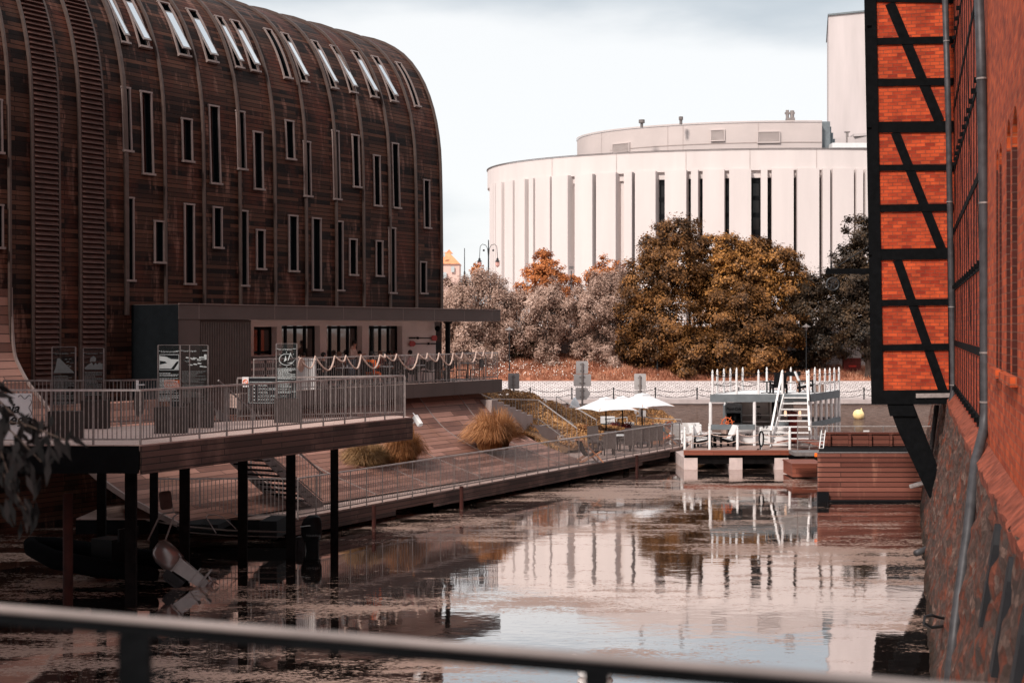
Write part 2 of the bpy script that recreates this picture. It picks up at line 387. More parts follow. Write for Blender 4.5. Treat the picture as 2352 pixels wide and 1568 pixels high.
def text(name, s, size, origin, xdir, mat, parent, align='LEFT', up=(0, 0, 1), shear=0.0, bold=0.0, xs=1.0):
    cu = bpy.data.curves.new(name, 'FONT'); cu.body = s; cu.size = size; cu.align_x = align; cu.shear = shear; cu.extrude = 0.002; cu.offset = bold
    cu.resolution_u = 3
    o = bpy.data.objects.new('tmp', cu); COL.objects.link(o)
    dg = bpy.context.evaluated_depsgraph_get(); me = bpy.data.meshes.new_from_object(o.evaluated_get(dg))
    bpy.data.objects.remove(o); me.materials.clear()
    x = Vector(xdir).normalized(); y = Vector(up); z = x.cross(y)
    m = Matrix(((x.x * xs, y.x, z.x, origin[0]), (x.y * xs, y.y, z.y, origin[1]), (x.z * xs, y.z, z.z, origin[2]), (0, 0, 0, 1)))
    me.transform(m)
    if parent is not None: me.transform(WM.get(parent, Matrix()).inverted())
    return link_mesh(name, me, mat, parent)
# ------------------------------------------------------------------ water, river bed, far land
def water_material():
    m, nt, b = newmat('canal_water')
    b.inputs['Base Color'].default_value = (0.010, 0.007, 0.006, 1); b.inputs['Roughness'].default_value = 0.03
    b.inputs['IOR'].default_value = 2.5; b.inputs['Specular Tint'].default_value = (1.0, 0.93, 0.91, 1)
    t = nd(nt, 'ShaderNodeTexCoord')
    def nz(scale, sc, det=3, ro=0.5):
        mp = nd(nt, 'ShaderNodeMapping'); mp.inputs['Scale'].default_value = sc; nt.links.new(t.outputs['Object'], mp.inputs[0])
        n = nd(nt, 'ShaderNodeTexNoise', Scale=scale, Detail=det, Roughness=ro); nt.links.new(mp.outputs[0], n.inputs['Vector']); return n.outputs[0]
    # canal is still, the river beyond it rippled: the mask is a function of where the water lies (y > 76 m)
    sx = nd(nt, 'ShaderNodeSeparateXYZ'); nt.links.new(t.outputs['Object'], sx.inputs[0])
    riv = mrange(nt, sx.outputs['Y'], 62, 84)
    nt.links.new(mrange(nt, riv, 0, 1, 3.8, 1.28), b.inputs['IOR']); nt.links.new(mixc(nt, riv, (0.010, 0.007, 0.006), (0.075, 0.045, 0.034)), b.inputs['Base Color'])
    w1 = nz(0.9, (1, 1, 1), 3); w2 = nz(3.0, (0.6, 1.6, 1), 4); w0 = nz(0.16, (1, 1, 1), 2)
    hm = nd(nt, 'ShaderNodeMath', operation='MULTIPLY'); nt.links.new(w2, hm.inputs[0]); nt.links.new(mrange(nt, riv, 0, 1, 0.05, 0.55), hm.inputs[1])
    ha = nd(nt, 'ShaderNodeMath', operation='ADD'); nt.links.new(hm.outputs[0], ha.inputs[0])
    h2 = nd(nt, 'ShaderNodeMath', operation='MULTIPLY'); nt.links.new(w1, h2.inputs[0]); h2.inputs[1].default_value = 0.22; nt.links.new(h2.outputs[0], ha.inputs[1])
    bp = nd(nt, 'ShaderNodeBump', Strength=0.32, Distance=0.06); nt.links.new(ha.outputs[0], bp.inputs['Height']); nt.links.new(bp.outputs[0], b.inputs['Normal'])
    # floating duckweed and scum in drifting rafts
    big = nz(0.13, (0.55, 1.1, 1), 3, 0.6); med = nz(0.9, (0.45, 1.3, 1), 6, 0.7); fine = nz(13.0, (0.55, 1.0, 1), 6, 0.8)
    s1 = nd(nt, 'ShaderNodeMath', operation='MULTIPLY_ADD'); nt.links.new(med, s1.inputs[0]); s1.inputs[1].default_value = 0.75; nt.links.new(big, s1.inputs[2])
    s2 = nd(nt, 'ShaderNodeMath', operation='MULTIPLY_ADD'); nt.links.new(fine, s2.inputs[0]); s2.inputs[1].default_value = 0.85; nt.links.new(s1.outputs[0], s2.inputs[2])
    cov = mrange(nt, s2.outputs[0], 1.35, 1.40)
    k = nd(nt, 'ShaderNodeMath', operation='MULTIPLY'); nt.links.new(cov, k.inputs[0]); nt.links.new(mrange(nt, riv, 0, 1, 0.9, 0.0), k.inputs[1])
    al = nd(nt, 'ShaderNodeBsdfPrincipled', Roughness=0.55); al.inputs['Specular IOR Level'].default_value = 0.3
    nt.links.new(mixc(nt, fine, (0.12, 0.062, 0.042), (0.40, 0.27, 0.215)), al.inputs['Base Color'])
    b2 = nd(nt, 'ShaderNodeBump', Strength=0.5, Distance=0.03); nt.links.new(fine, b2.inputs['Height']); nt.links.new(b2.outputs[0], al.inputs['Normal'])
    gl = nd(nt, 'ShaderNodeBsdfGlossy', Roughness=0.03, Color=(0.96, 0.915, 0.895, 1)); nt.links.new(bp.outputs[0], gl.inputs['Normal'])
    mg = nd(nt, 'ShaderNodeMixShader'); nt.links.new(mrange(nt, riv, 0, 1, .6, 0), mg.inputs[0]); nt.links.new(b.outputs[0], mg.inputs[1]); nt.links.new(gl.outputs[0], mg.inputs[2])
    ms = nd(nt, 'ShaderNodeMixShader'); nt.links.new(k.outputs[0], ms.inputs[0]); nt.links.new(mg.outputs[0], ms.inputs[1]); nt.links.new(al.outputs[0], ms.inputs[2])
    tb = nd(nt, 'ShaderNodeBsdfDiffuse'); nt.links.new(mixc(nt, mrange(nt, w2, .35, .65), (0.035, 0.020, 0.016), (0.16, 0.10, 0.08)), tb.inputs[0])
    m3 = nd(nt, 'ShaderNodeMixShader'); nt.links.new(mrange(nt, riv, 0, 1, 0, .8), m3.inputs[0]); nt.links.new(ms.outputs[0], m3.inputs[1]); nt.links.new(tb.outputs[0], m3.inputs[2])
    nt.links.new(m3.outputs[0], nt.nodes['Material Output'].inputs[0])
    return m
M_water = water_material()
tag(MB().face([(-900, -60, 0), (900, -60, 0), (900, 117.2, 0), (-900, 117.2, 0)]).build('water', M_water), kind='structure')
M_ground = pm('ground_soil', (0.22, 0.12, 0.085), 0.95, var=0.3, scale=0.3)
tag(MB().face([(-3000, -60, -2.5), (3000, -60, -2.5), (3000, 3500, -2.5), (-3000, 3500, -2.5)]).build('ground', M_ground), kind='structure')

# far quay: promenade, cobbled bank, grass slope
M_prom = pm('promenade_stone', (0.40, 0.33, 0.315), 0.8, var=0.12, scale=2)
m, nt, b = newmat('white_cobbles')
tcn = nd(nt, 'ShaderNodeUVMap'); vo = nd(nt, 'ShaderNodeTexBrick', Scale=1.0); vo.offset = 0.5
for kk, vv in (('Color1', (0.46, 0.40, 0.385, 1)), ('Color2', (0.62, 0.54, 0.52, 1)), ('Mortar', (0.10, 0.07, 0.065, 1)), ('Mortar Size', 0.034), ('Brick Width', 0.34), ('Row Height', 0.2), ('Mortar Smooth', 0.5)): vo.inputs[kk].default_value = vv
nn = nd(nt, 'ShaderNodeTexNoise', Scale=2.5, Detail=3); nt.links.new(tcn.outputs[0], nn.inputs['Vector'])
vm = nd(nt, 'ShaderNodeVectorMath', operation='MULTIPLY_ADD'); nt.links.new(nn.outputs['Color'], vm.inputs[0]); vm.inputs[1].default_value = (0.16, 0.12, 0); nt.links.new(tcn.outputs[0], vm.inputs[2]); nt.links.new(vm.outputs[0], vo.inputs['Vector'])
nt.links.new(vo.outputs['Color'], b.inputs['Base Color']); b.inputs['Roughness'].default_value = 0.9; M_cobble = m
q = MB(); q.face([(-200, 117, -1), (200, 117, -1), (200, 117, 0.38), (-200, 117, 0.38)]); q.face([(-200, 117, 0.38), (200, 117, 0.38), (200, 122.2, 0.40), (-200, 122.2, 0.40)])
tag(q.build('promenade', M_prom), kind='structure')
tag(MB().box(-200, 200, 116.85, 117.35, 0.10, 0.44).build('quay_coping', M_prom), kind='structure')
tag(MB().face([(-200, 122.1, 0.38), (200, 122.1, 0.38), (200, 124.0, 1.62), (-200, 124.0, 1.62)], uv=[(-200, 0), (200, 0), (200, 2.3), (-200, 2.3)]).build('cobbled_bank', M_cobble), kind='structure')
tag(MB().box(-200, 200, 123.98, 124.4, 1.4, 1.70).build('bank_coping', M_prom), kind='structure')
# slope grid
M_grass = pm('dry_red_grass', (0.30, 0.115, 0.065), 0.95, var=0.45, scale=0.8, bmp=0.8, bs=6)
def grid(name, mat, xs, ys, fz, kind='structure', smooth=True):
    me = bpy.data.meshes.new(name); v = [(x, y, fz(x, y)) for y in ys for x in xs]; nx = len(xs)
    f = [(j * nx + i, j * nx + i + 1, (j + 1) * nx + i + 1, (j + 1) * nx + i) for j in range(len(ys) - 1) for i in range(nx - 1)]
    me.from_pydata(v, [], f); me.polygons.foreach_set('use_smooth', [smooth] * len(f)); o = link_mesh(name, me, mat, None)
    if kind: tag(o, kind=kind)
    return o
def slope_z(x, y):
    t = min(1, max(0, (y - 124.2) / 10.8)); base = 1.66 + 2.2 * t ** 0.85
    if x > 12: base -= 0.9 * min(1, (x - 12) / 8) * t
    return base + 0.12 * math.sin(x * 0.7 + y) * t
grid('grass_slope', M_grass, list(np.arange(-60, 90, 1.5)), list(np.linspace(124.2, 135.2, 12)) + [140, 150], slope_z)
# grass tufts and daisies
n = 26000; x = rng.uniform(-14, 42, n); y = rng.uniform(124.4, 134.8, n); z = np.array([slope_z(a, c) for a, c in zip(x, y)])
h = rng.uniform(0.12, 0.42, n); a = rng.uniform(0, 6.28, n); wd = 0.05
p0 = np.stack([x - wd * np.cos(a), y - wd * np.sin(a), z], 1); p1 = np.stack([x + wd * np.cos(a), y + wd * np.sin(a), z], 1)
tp = np.stack([x + rng.normal(0, .12, n), y + rng.normal(0, .12, n), z + h], 1)
M_tuft = leafmat('dry_grass_blades', (0.13, 0.045, 0.025), (0.36, 0.14, 0.08), (0.62, 0.34, 0.22))
tag(soup('grass', np.stack([p0, p1, tp], 1), M_tuft, nv=3), 'dry reddish grass covering the bank below the trees', 'grass', kind='stuff')
n = 300; x = -3.5 + np.abs(rng.normal(0, 6.0, n)); y = rng.uniform(124.5, 130, n); z = np.array([slope_z(a, c) for a, c in zip(x, y)]) + rng.uniform(.25, .45, n)
pts = np.stack([x, y, z], 1)
M_daisy = pm('daisy_white', (0.8, 0.76, 0.7), 0.8)
tag(soup('daisies', leaf_quads(pts, np.tile([0, -.5, .8], (n, 1)), 0.085, 1.0, 0.3), M_daisy), 'small white daisies dotted over the dry grass bank', 'flowers', kind='stuff')
# upper promenade with retaining wall
tag(MB().box(-200, 200, 135.6, 600, 0, 6.2).build('upper_ground', M_prom), kind='structure')
rw = thing('retaining_wall', 'long grey concrete retaining wall behind the silvery bushes', 'wall', (5, 135, 3))
q = MB()
for i in range(-16, 22): q.box(i * 4.6 + 0.02, i * 4.6 + 4.58, 135.0, 135.58, 1.0, 6.25)
q.build('wall_panel', M_darkconc, rw); MB().box(-74, 97, 134.9, 135.7, 6.252, 6.42).build('coping', M_darkconc, rw)
q = MB()
for i in range(-14, 28): q.bar((i * 2.3, 135.2, 6.42), (i * 2.3, 135.2, 7.35), 0.07)
for z in (6.75, 7.05, 7.4): q.bar((-32, 135.2, z), (62, 135.2, z), 0.06)
tag(q.build('promenade_railing', M_steel), 'steel railing along the top of the retaining wall behind trees', 'railing')
# chain posts on the promenade
cp = None; gx = [XY((1900 + c / 2.767) / 1.7415, 117.9)[0] for c in (610, 884, 1435, 1709, 1985, 2264)]
step = 3.45; x0 = gx[0]
for i in range(-2, 12):
    x = x0 + i * 3.46
    if cp is None:
        cp = thing('chain_post', 'dark iron post holding two sagging chains on the far promenade', 'bollard', (x, 117.9, 0.4), group='chain posts along the far promenade')
        MB().lathe((x, 117.9, 0.4), [(0.09, 0), (0.09, 0.08), (0.055, 0.1), (0.055, 0.92), (0.075, 0.95), (0.05, 1.0)], 8).build('post', M_iron, cp)
        q = MB()
        for zz in (0.86, 0.42):
            q.tube([(x + 3.46 * t, 117.9, 0.4 + zz - 0.26 * 4 * t * (1 - t)) for t in np.linspace(0, 1, 9)], 0.022, 4)
        q.build('chain', M_iron, cp)
    else: copy_thing(cp, (x, 117.9, 0.4))

# ------------------------------------------------------------------ timber-clad vaulted building
def catmull(pts, k=6):
    out = []; n = len(pts)
    for i in range(n - 1):
        p0, p1, p2, p3 = [np.array(pts[min(max(j, 0), n - 1)], float) for j in (i - 1, i, i + 1, i + 2)]
        for t in np.arange(0, 1, 1.0 / k):
            out.append(0.5 * ((2 * p1) + (-p0 + p2) * t + (2 * p0 - 5 * p1 + 4 * p2 - p3) * t ** 2 + (-p0 + 3 * p1 - 3 * p2 + p3) * t ** 3))
    out.append(np.array(pts[-1], float)); return np.array(out)
prof = catmull([(0, -0.5), (0, 4), (0, 8), (-0.02, 11), (-0.07, 13.4), (-0.18, 14.8), (-0.5, 16.2), (-1.1, 17.55), (-1.95, 18.6), (-3.0, 19.3), (-4.2, 19.75), (-5.6, 20.0), (-7.2, 20.0), (-8.7, 19.6), (-10.1, 18.5), (-11, 17), (-11.4, 15), (-11.5, 8), (-11.5, -0.5)], 5)
arc = np.concatenate([[0], np.cumsum(np.linalg.norm(np.diff(prof, axis=0), axis=1))])
def PR(t): return float(np.interp(t, arc, prof[:, 0])), float(np.interp(t, arc, prof[:, 1]))
def Tz(z):                                          # arc length at height z on the river side
    k = int(np.argmax(prof[:, 1])); return float(np.interp(z, prof[:k, 1], arc[:k]))
def Q(s, t, off=0.0):
    w, z = PR(t)
    if off:
        a = np.array(PR(t - 0.15)); c = np.array(PR(t + 0.15)); d = c - a; d /= np.linalg.norm(d); w += off * d[1]; z -= off * d[0]
    return U(s, w, z)
S_END = S(1014.6, 0); S_BEG = -13.0
mill = thing('timber_clad_building', 'tall dark building with vaulted roof, clad all over in weathered brown boards', 'building', tuple(U(8, -5, 0)), 0)
wins = []      # s0, s1, t0, t1, kind
for (x0, x1, y0, y1) in [(284, 304, 200, 348), (327, 353.5, 210, 401), (419, 444, 272, 372), (483, 508, 242, 423), (546, 567, 254.5, 390), (583, 606, 302, 436),
    (287, 307, 453, 645), (353, 377, 507, 604), (422, 446, 468, 653), (488, 510, 475, 570), (549, 569, 483, 657), (587, 608, 527, 619),
    (658, 679.5, 276, 367), (661, 684, 494, 624), (698, 716, 324, 452), (715, 737.6, 500, 667), (765.5, 783, 299, 459), (769.6, 788, 507, 668),
    (811, 829, 309, 431), (800, 820, 548, 632.6), (858, 876, 355.7, 474), (861, 879.5, 552, 635), (901.5, 920, 328, 479), (891, 909, 522, 674),
    (972, 989, 412, 525), (962, 979.7, 600, 675), (-8, 6, 228, 352), (-8, 6, 470, 570)]:
    s0, s1 = S(x0 + 3, 0), S(x1 - 3, 0); Y = U((s0 + s1) / 2, 0).y
    wins.append((s0, s1, Tz(zat(y1 - 3, Y)), Tz(zat(y0 + 3, Y)), 'w'))
TB, TT = Tz(16.15), Tz(18.15)
for (x0, x1, y, op) in [(275, 295, 58, 1), (318, 343.5, 71, 1), (408, 435, 96, 1), (473, 498, 111, 1), (538, 557, 127, 1), (574, 595, 137, 1), (650, 669, 156, 0), (688.6, 707, 166, 1),
    (757, 774, 184.5, 1), (801, 819, 194.5, 1), (849, 867, 207, 1), (894.6, 912, 220, 1), (949.5, 964.6, 234, 0)]:
    w = PR(TB)[0]; wins.append((S(x0 + 3, w), S(x1 - 3, w), TB, TT, 'o' if op else 'c'))
wins.append((S(575, 0), S_END - .55, Tz(3.6), Tz(6.9), 'x'))
ss = sorted(set([S_BEG, S_END] + [a for w in wins for a in w[:2]])); ts = sorted(set([float(a) for a in arc] + [a for w in wins for a in w[2:4]]))
ts = [t for i, t in enumerate(ts) if i == 0 or t - ts[i - 1] > 1e-5]
q = MB()
for a, c in zip(ss, ss[1:]):
    for t0, t1 in zip(ts, ts[1:]):
        sm, tm = (a + c) / 2, (t0 + t1) / 2
        if any(w[0] < sm < w[1] and w[2] < tm < w[3] for w in wins): continue
        q.face([Q(a, t0), Q(c, t0), Q(c, t1), Q(a, t1)], uv=[(a, t0), (c, t0), (c, t1), (a, t1)])
q.build('cladding', M_clad, mill)
q = MB()
pe = [U(S_END - 0.002, w, z) for w, z in prof]
for i in range(len(pe) // 2):
    j = len(pe) - 1 - i
    q.face([pe[i], pe[j], pe[j - 1], pe[i + 1]])
q.build('end_wall', M_clad, mill)
# roof windows and slit windows
for (s0, s1, t0, t1, k) in wins:
    if k == 'x': continue
    f = MB(); fr = 0.06; n = 1 if k == 'w' else 7; tt = list(np.linspace(t0, t1, n + 1))
    for sa, sb in ((s0 - fr, s0), (s1, s1 + fr)):
        for ta, tb in zip(tt, tt[1:]):
            f.hexa([Q(sa, ta, -0.03), Q(sb, ta, -0.03), Q(sb, tb, -0.03), Q(sa, tb, -0.03)], [Q(sa, ta, 0.06), Q(sb, ta, 0.06), Q(sb, tb, 0.06), Q(sa, tb, 0.06)])
    for ta, tb, o in ((t0 - fr * 1.2, t0, 0.13), (t1, t1 + fr, 0.062)):
        f.hexa([Q(s0 - fr - .02, ta, -0.03), Q(s1 + fr + .02, ta, -0.03), Q(s1 + fr + .02, tb, -0.03), Q(s0 - fr - .02, tb, -0.03)], [Q(s0 - fr - .02, ta, o), Q(s1 + fr + .02, ta, o), Q(s1 + fr + .02, tb, o), Q(s0 - fr - .02, tb, o)])
    w = f.build('window', M_frame, mill)
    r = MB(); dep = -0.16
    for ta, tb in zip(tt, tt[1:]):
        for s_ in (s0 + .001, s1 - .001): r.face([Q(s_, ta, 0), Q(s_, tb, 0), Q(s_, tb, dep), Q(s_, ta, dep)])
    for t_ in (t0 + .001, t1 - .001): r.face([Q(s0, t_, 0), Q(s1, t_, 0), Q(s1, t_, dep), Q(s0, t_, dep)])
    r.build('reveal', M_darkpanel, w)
    g = MB()
    for ta, tb in zip(tt, tt[1:]): g.face([Q(s0, ta, -0.12), Q(s1, ta, -0.12), Q(s1, tb, -0.12), Q(s0, tb, -0.12)])
    g.build('pane', M_glass, w)
    if k != 'w':
        # sash: pivots half way up; when open its lower half swings out and the upper half in
        tm = t0 + (t1 - t0) * .55
        b0, b1 = Q(s0 + .02, t0 + .05, 0.05), Q(s1 - .02, t0 + .05, 0.05)
        if k == 'o':
            o = V(UY, -UX, 0) * 0.12 + V(0, 0, 0.15); b0, b1 = b0 + o, b1 + o
            m0, m1 = Q(s0 + .02, tm, 0.0), Q(s1 - .02, tm, 0.0); h0, h1 = m0 + (m0 - b0) * .55, m1 + (m1 - b1) * .55
        else: h0, h1 = Q(s0 + .02, t1 - .05, -.25), Q(s1 - .02, t1 - .05, -.25); b0, b1 = Q(s0 + .02, t0 + .05, -.25), Q(s1 - .02, t0 + .05, -.25)
        d = (h1 - h0).normalized(); nrm = (b0 - h0).cross(d).normalized() * 0.05
        if nrm.z < 0: nrm = -nrm
        sa = MB(); sa.slab([h0, h1, b1, b0], nrm); sash = sa.build('sash', M_steel if k == 'o' else M_darkpanel, mill)
        if k == 'o':
            e = (b0 - h0) * 0.04; MB().face([h0 + d * .05 + nrm * 1.12 + e, h1 - d * .05 + nrm * 1.12 + e, b1 - d * .05 + nrm * 1.12 - e, b0 + d * .05 + nrm * 1.12 - e]).build('pane', M_skyglass, sash)
# ribs
tk = [t for t in np.linspace(Tz(3.0), arc[-1] - 16, 46)]
rib_s = [S(px, 0) for px in (20, 73, 133.5, 182, 237.3, 288.5, 378, 467, 550, 630.5, 702, 771, 834, 894.6, 955)] + [S_END - 0.06]
for i, s_ in enumerate(rib_s):
    f = MB(); hw = 0.038 if i not in (5,) else 0.07
    for ta, tb in zip(tk, tk[1:]):
        if i >= 5 and ta < Tz(6.7): continue
        f.hexa([Q(s_ - hw, ta, 0.003), Q(s_ + hw, ta, 0.003), Q(s_ + hw, tb, 0.003), Q(s_ - hw, tb, 0.003)], [Q(s_ - hw, ta, 0.11), Q(s_ + hw, ta, 0.11), Q(s_ + hw, tb, 0.11), Q(s_ - hw, tb, 0.11)])
    f.build('rib', M_rib, mill)
for i0, i1 in ((1, 2), (3, 4)):
    f = MB(); a, c = rib_s[i0] + .06, rib_s[i1] - .06
    for t in np.arange(Tz(3.2), arc[-1] - 22, 0.165):
        f.hexa([Q(a, t, 0.01), Q(c, t, 0.01), Q(c, t + .14, 0.01), Q(a, t + .14, 0.01)], [Q(a, t + .0, 0.14), Q(c, t + .0, 0.14), Q(c, t + .14, 0.045), Q(a, t + .14, 0.045)])
    f.build('louvre_panel', M_louv, mill)
# skirt: the shell sweeps out and becomes the planked slope under the terraces
sk = catmull([(0, 7.6), (0.03, 6.7), (0.17, 5.56), (0.445, 5.08), (0.82, 4.64), (1.15, 4.35), (1.87, 3.75), (3.25, 2.35), (4.8, 1.55), (6.3, 1.05), (7.5, 0.72)], 4)
ska = np.concatenate([[0], np.cumsum(np.linalg.norm(np.diff(sk, axis=0), axis=1))]); s_edge = S(23, 0)
q = MB()
for i in range(len(sk) - 1):
    (w0, z0), (w1, z1) = sk[i], sk[i + 1]
    if z0 > 3.6: q.face([U(S_BEG, w0, z0), U(S_BEG, w1, z1), U(s_edge, w1, z1), U(s_edge, w0, z0)], uv=[(S_BEG, ska[i]), (S_BEG, ska[i + 1]), (s_edge, ska[i + 1]), (s_edge, ska[i])])
    if z0 < 4.0:
        for a, c in ((s_edge, 6.0), (6.0, 12.0), (12.0, S_END - .05)):
            q.face([U(a, w0, z0), U(a, w1, z1), U(c, w1, z1), U(c, w0, z0)], uv=[(a, ska[i]), (a, ska[i + 1]), (c, ska[i + 1]), (c, ska[i])])
q.build('planked_slope', M_slope, mill)
f = MB()
for i in range(len(sk) - 1):
    f.bar(U(s_edge, sk[i][0], sk[i][1]), U(s_edge, sk[i + 1][0], sk[i + 1][1]), 0.07, 0.16, up=(UY, -UX, 0.5))
f.build('edge_strip', M_frame, mill)
for s_ in (1.0, 4.2, 7.4, 10.6, 13.8, 16.6):
    f = MB()
    for i in range(16, len(sk) - 1):
        if sk[i][1] < 3.9: f.bar(U(s_, sk[i][0], sk[i][1] + .01), U(s_, sk[i + 1][0], sk[i + 1][1] + .01), 0.05, 0.03)
    f.build('joint_strip', M_frame, mill)

# ------------------------------------------------------------------ cafe pavilion under the vault
WC = 2.25; S0, S1 = S(410, WC), S(1149.5, WC)
cafe = thing('cafe_pavilion', 'low brown-grey cafe pavilion with flat canopy and open white terrace wall', 'cafe', tuple(U(9, 1, 3.5)), 0)
q = MB(); q.slab([U(S0, -0.25, 6.63), U(S1, -0.25, 6.63), U(S1, WC, 6.63), U(S0, WC, 6.63)][::-1], (0, 0, 0.50)); can = q.build('canopy', M_panel, cafe); MB().slab([U(S0 + 3.5, .12, 6.612), U(S1 - .1, .12, 6.612), U(S1 - .1, WC - .1, 6.612), U(S0 + 3.5, WC - .1, 6.612)][::-1], (0, 0, .012)).build('bounce_soffit', M_plaster, can)  # white sheet added under the canopy to bounce light onto the rear wall
q = MB()
for px in (457, 631, 705, 789, 853, 926, 998, 1067, 1130):
    s_ = S(px, WC); q.slab([U(s_ - .008, WC - .004, 6.64), U(s_ + .008, WC - .004, 6.64), U(s_ + .008, WC - .004, 7.125), U(s_ - .008, WC - .004, 7.125)], V(UY, -UX, 0) * 0.008)
q.slab([U(S0, WC - .01, 7.132), U(S1, WC - .01, 7.132), U(S1, WC + .03, 7.132), U(S0, WC + .03, 7.132)][::-1], (0, 0, 0.025))
q.build('panel_joints', M_frame, can)
S_w = S(580, WC - 0.05); S_p = S(457, WC - 0.05)
q = MB(); q.slab([U(S0 + .01, WC - .02, 3.45), U(S0 + .01, 0.02, 3.45), U(S_w, 0.02, 3.45), U(S_w, WC - .12, 3.45), U(S_p, WC - .12, 3.45), U(S_p, WC - .02, 3.45)], (0, 0, 3.17)); q.build('side_block', M_panel, cafe)
q = MB(); q.slab([U(S0 + .004, -0.1, 3.44), U(S0 + .004, WC - .01, 3.44), U(S0 + .004, WC - .01, 7.12), U(S0 + .004, -0.1, 7.12)], V(-UX, -UY, 0) * 0.012); q.build('dark_cladding', M_darkpanel, cafe)
q = MB(); k = 0; s_ = S_p + .03
while s_ < S_w - .05:
    q.slab([U(s_, WC - .12, 4.15), U(s_ + .04, WC - .12, 4.15), U(s_ + .04, WC - .12, 6.55), U(s_, WC - .12, 6.55)], V(UY, -UX, 0) * 0.05); s_ += .082
q.build('corrugated_cladding', M_corr, cafe)
# rear wall of the terrace with three glazed door openings
def wall_holes(q, s0, s1, z0, z1, holes, w, dep, F=U):
    sx = sorted(set([s0, s1] + [h[0] for h in holes] + [h[1] for h in holes])); zx = sorted(set([z0, z1] + [h[2] for h in holes] + [h[3] for h in holes]))
    for a, c in zip(sx, sx[1:]):
        for e, g in zip(zx, zx[1:]):
            if any(h[0] < (a + c) / 2 < h[1] and h[2] < (e + g) / 2 < h[3] for h in holes): continue
            q.face([F(a, w, e), F(c, w, e), F(c, w, g), F(a, w, g)])
    for h in holes:
        for (a, e), (c, g) in (((h[0], h[2]), (h[0], h[3])), ((h[1], h[2]), (h[1], h[3])), ((h[0], h[3]), (h[1], h[3])), ((h[0], h[2]), (h[1], h[2]))):
            q.face([F(a, w, e), F(c, w, g), F(c, w - dep, g), F(a, w - dep, e)])
w0 = 0.10; SE = S(1001, w0)
holes = [(S(583, w0), S(636, w0), 5.3, 6.38)] + [(S(a, w0), S(b_, w0), 4.06, 6.42) for a, b_ in ((647, 735), (751, 832), (847, 924))]
q = MB(); wall_holes(q, S_w, SE, 3.6, 6.63, holes, w0, 0.4)
q.face([U(SE, w0, 3.6), U(SE, -2.0, 3.6), U(SE, -2.0, 6.63), U(SE, w0, 6.63)]); q.build('rear_wall', M_plaster, cafe)
for i, h in enumerate(holes):
    d = MB(); a, c, z0, z1 = h
    nb = 4 if i else 2
    for kx in range(nb + 1):
        xx = a + (c - a) * kx / nb; d.slab([U(xx - .05, w0 - .36, z0), U(xx + .05, w0 - .36, z0), U(xx + .05, w0 - .36, z1), U(xx - .05, w0 - .36, z1)], V(UY, -UX, 0) * 0.08)
    for zz in (z0 + .05, z1 - .12): d.slab([U(a, w0 - .355, zz), U(c, w0 - .355, zz), U(c, w0 - .355, zz + .1), U(a, w0 - .355, zz + .1)], V(UY, -UX, 0) * 0.065)
    g = d.build('glazed_door' if i else 'window', M_black, cafe)
    MB().face([U(a, w0 - .33, z0), U(c, w0 - .33, z0), U(c, w0 - .33, z1), U(a, w0 - .33, z1)]).build('pane', M_cglass, g)
# louvred grey bench-back at the left of the terrace
q = MB()
for zz in (4.1, 4.36, 4.62, 4.88, 5.14): q.slab([U(S_w + .03, 1.5, zz), U(S(640, 1.5), 1.5, zz), U(S(640, 1.5), 1.5, zz + .17), U(S_w + .03, 1.5, zz + .17)], V(UY, -UX, 0) * 0.05)
for s_ in (S_w + .1, S(612, 1.5), S(636, 1.5)): q.bar(U(s_, 1.46, 4.0), U(s_, 1.46, 5.3), .08)
tag(q.build('slatted_screen', M_panel), 'brown-grey screen of wide horizontal slats at left end of cafe terrace', 'screen')
q = MB(); pc = U(S(1035, 2.0), 1.85); q.tube([(pc.x, pc.y, 4.05), (pc.x, pc.y, 6.5), ], 0.11, 12); q.lathe((pc.x, pc.y, 6.5), [(.11, 0), (.2, .06), (.2, .13)], 12); q.build('column', M_black, cafe)
# terrace slab
WT = 2.6; ST0, ST1 = S(548, WT), S(1150, WT + .1)
tt_ = thing('cafe_terrace', 'raised cafe terrace slab with smooth brown-grey edge panels', 'terrace', tuple(U(12, 1, 3.55)), 0)
q = MB(pd=(UX, UY)); q.slab([U(ST0, -1.8, 3.56), U(ST0, WT, 3.56), U(ST1, WT, 3.56), U(ST1, -1.8, 3.56)], (0, 0, 0.478)); q.build('deck', M_deck, tt_)
q = MB()
js = [ST0] + [S(px, WT) for px in (600, 697, 760, 830, 890, 945, 1040, 1128)] + [ST1 + .12]
for a, c in zip(js, js[1:]): q.slab([U(a + .006, WT + .003, 3.5), U(c - .006, WT + .003, 3.5), U(c - .006, WT + .003, 4.055), U(a + .006, WT + .003, 4.055)], V(UY, -UX, 0) * 0.1)
q.slab([U(ST1 + .003, -1.7, 3.5), U(ST1 + .1, -1.7, 3.5), U(ST1 + .1, WT, 3.5), U(ST1 + .003, WT, 3.5)][::-1], (0, 0, .552))
q.build('edge_panel', M_panel, tt_)
q = MB(); q.slab([U(S0 + .3, WC - .05, 3.0), U(ST0 + 8.0, WC - .05, 3.0), U(ST0 + 8.0, WC + .03, 3.0), U(S0 + .3, WC + .03, 3.0)][::-1], (0, 0, .5)); q.build('lower_panel', M_panel, tt_)

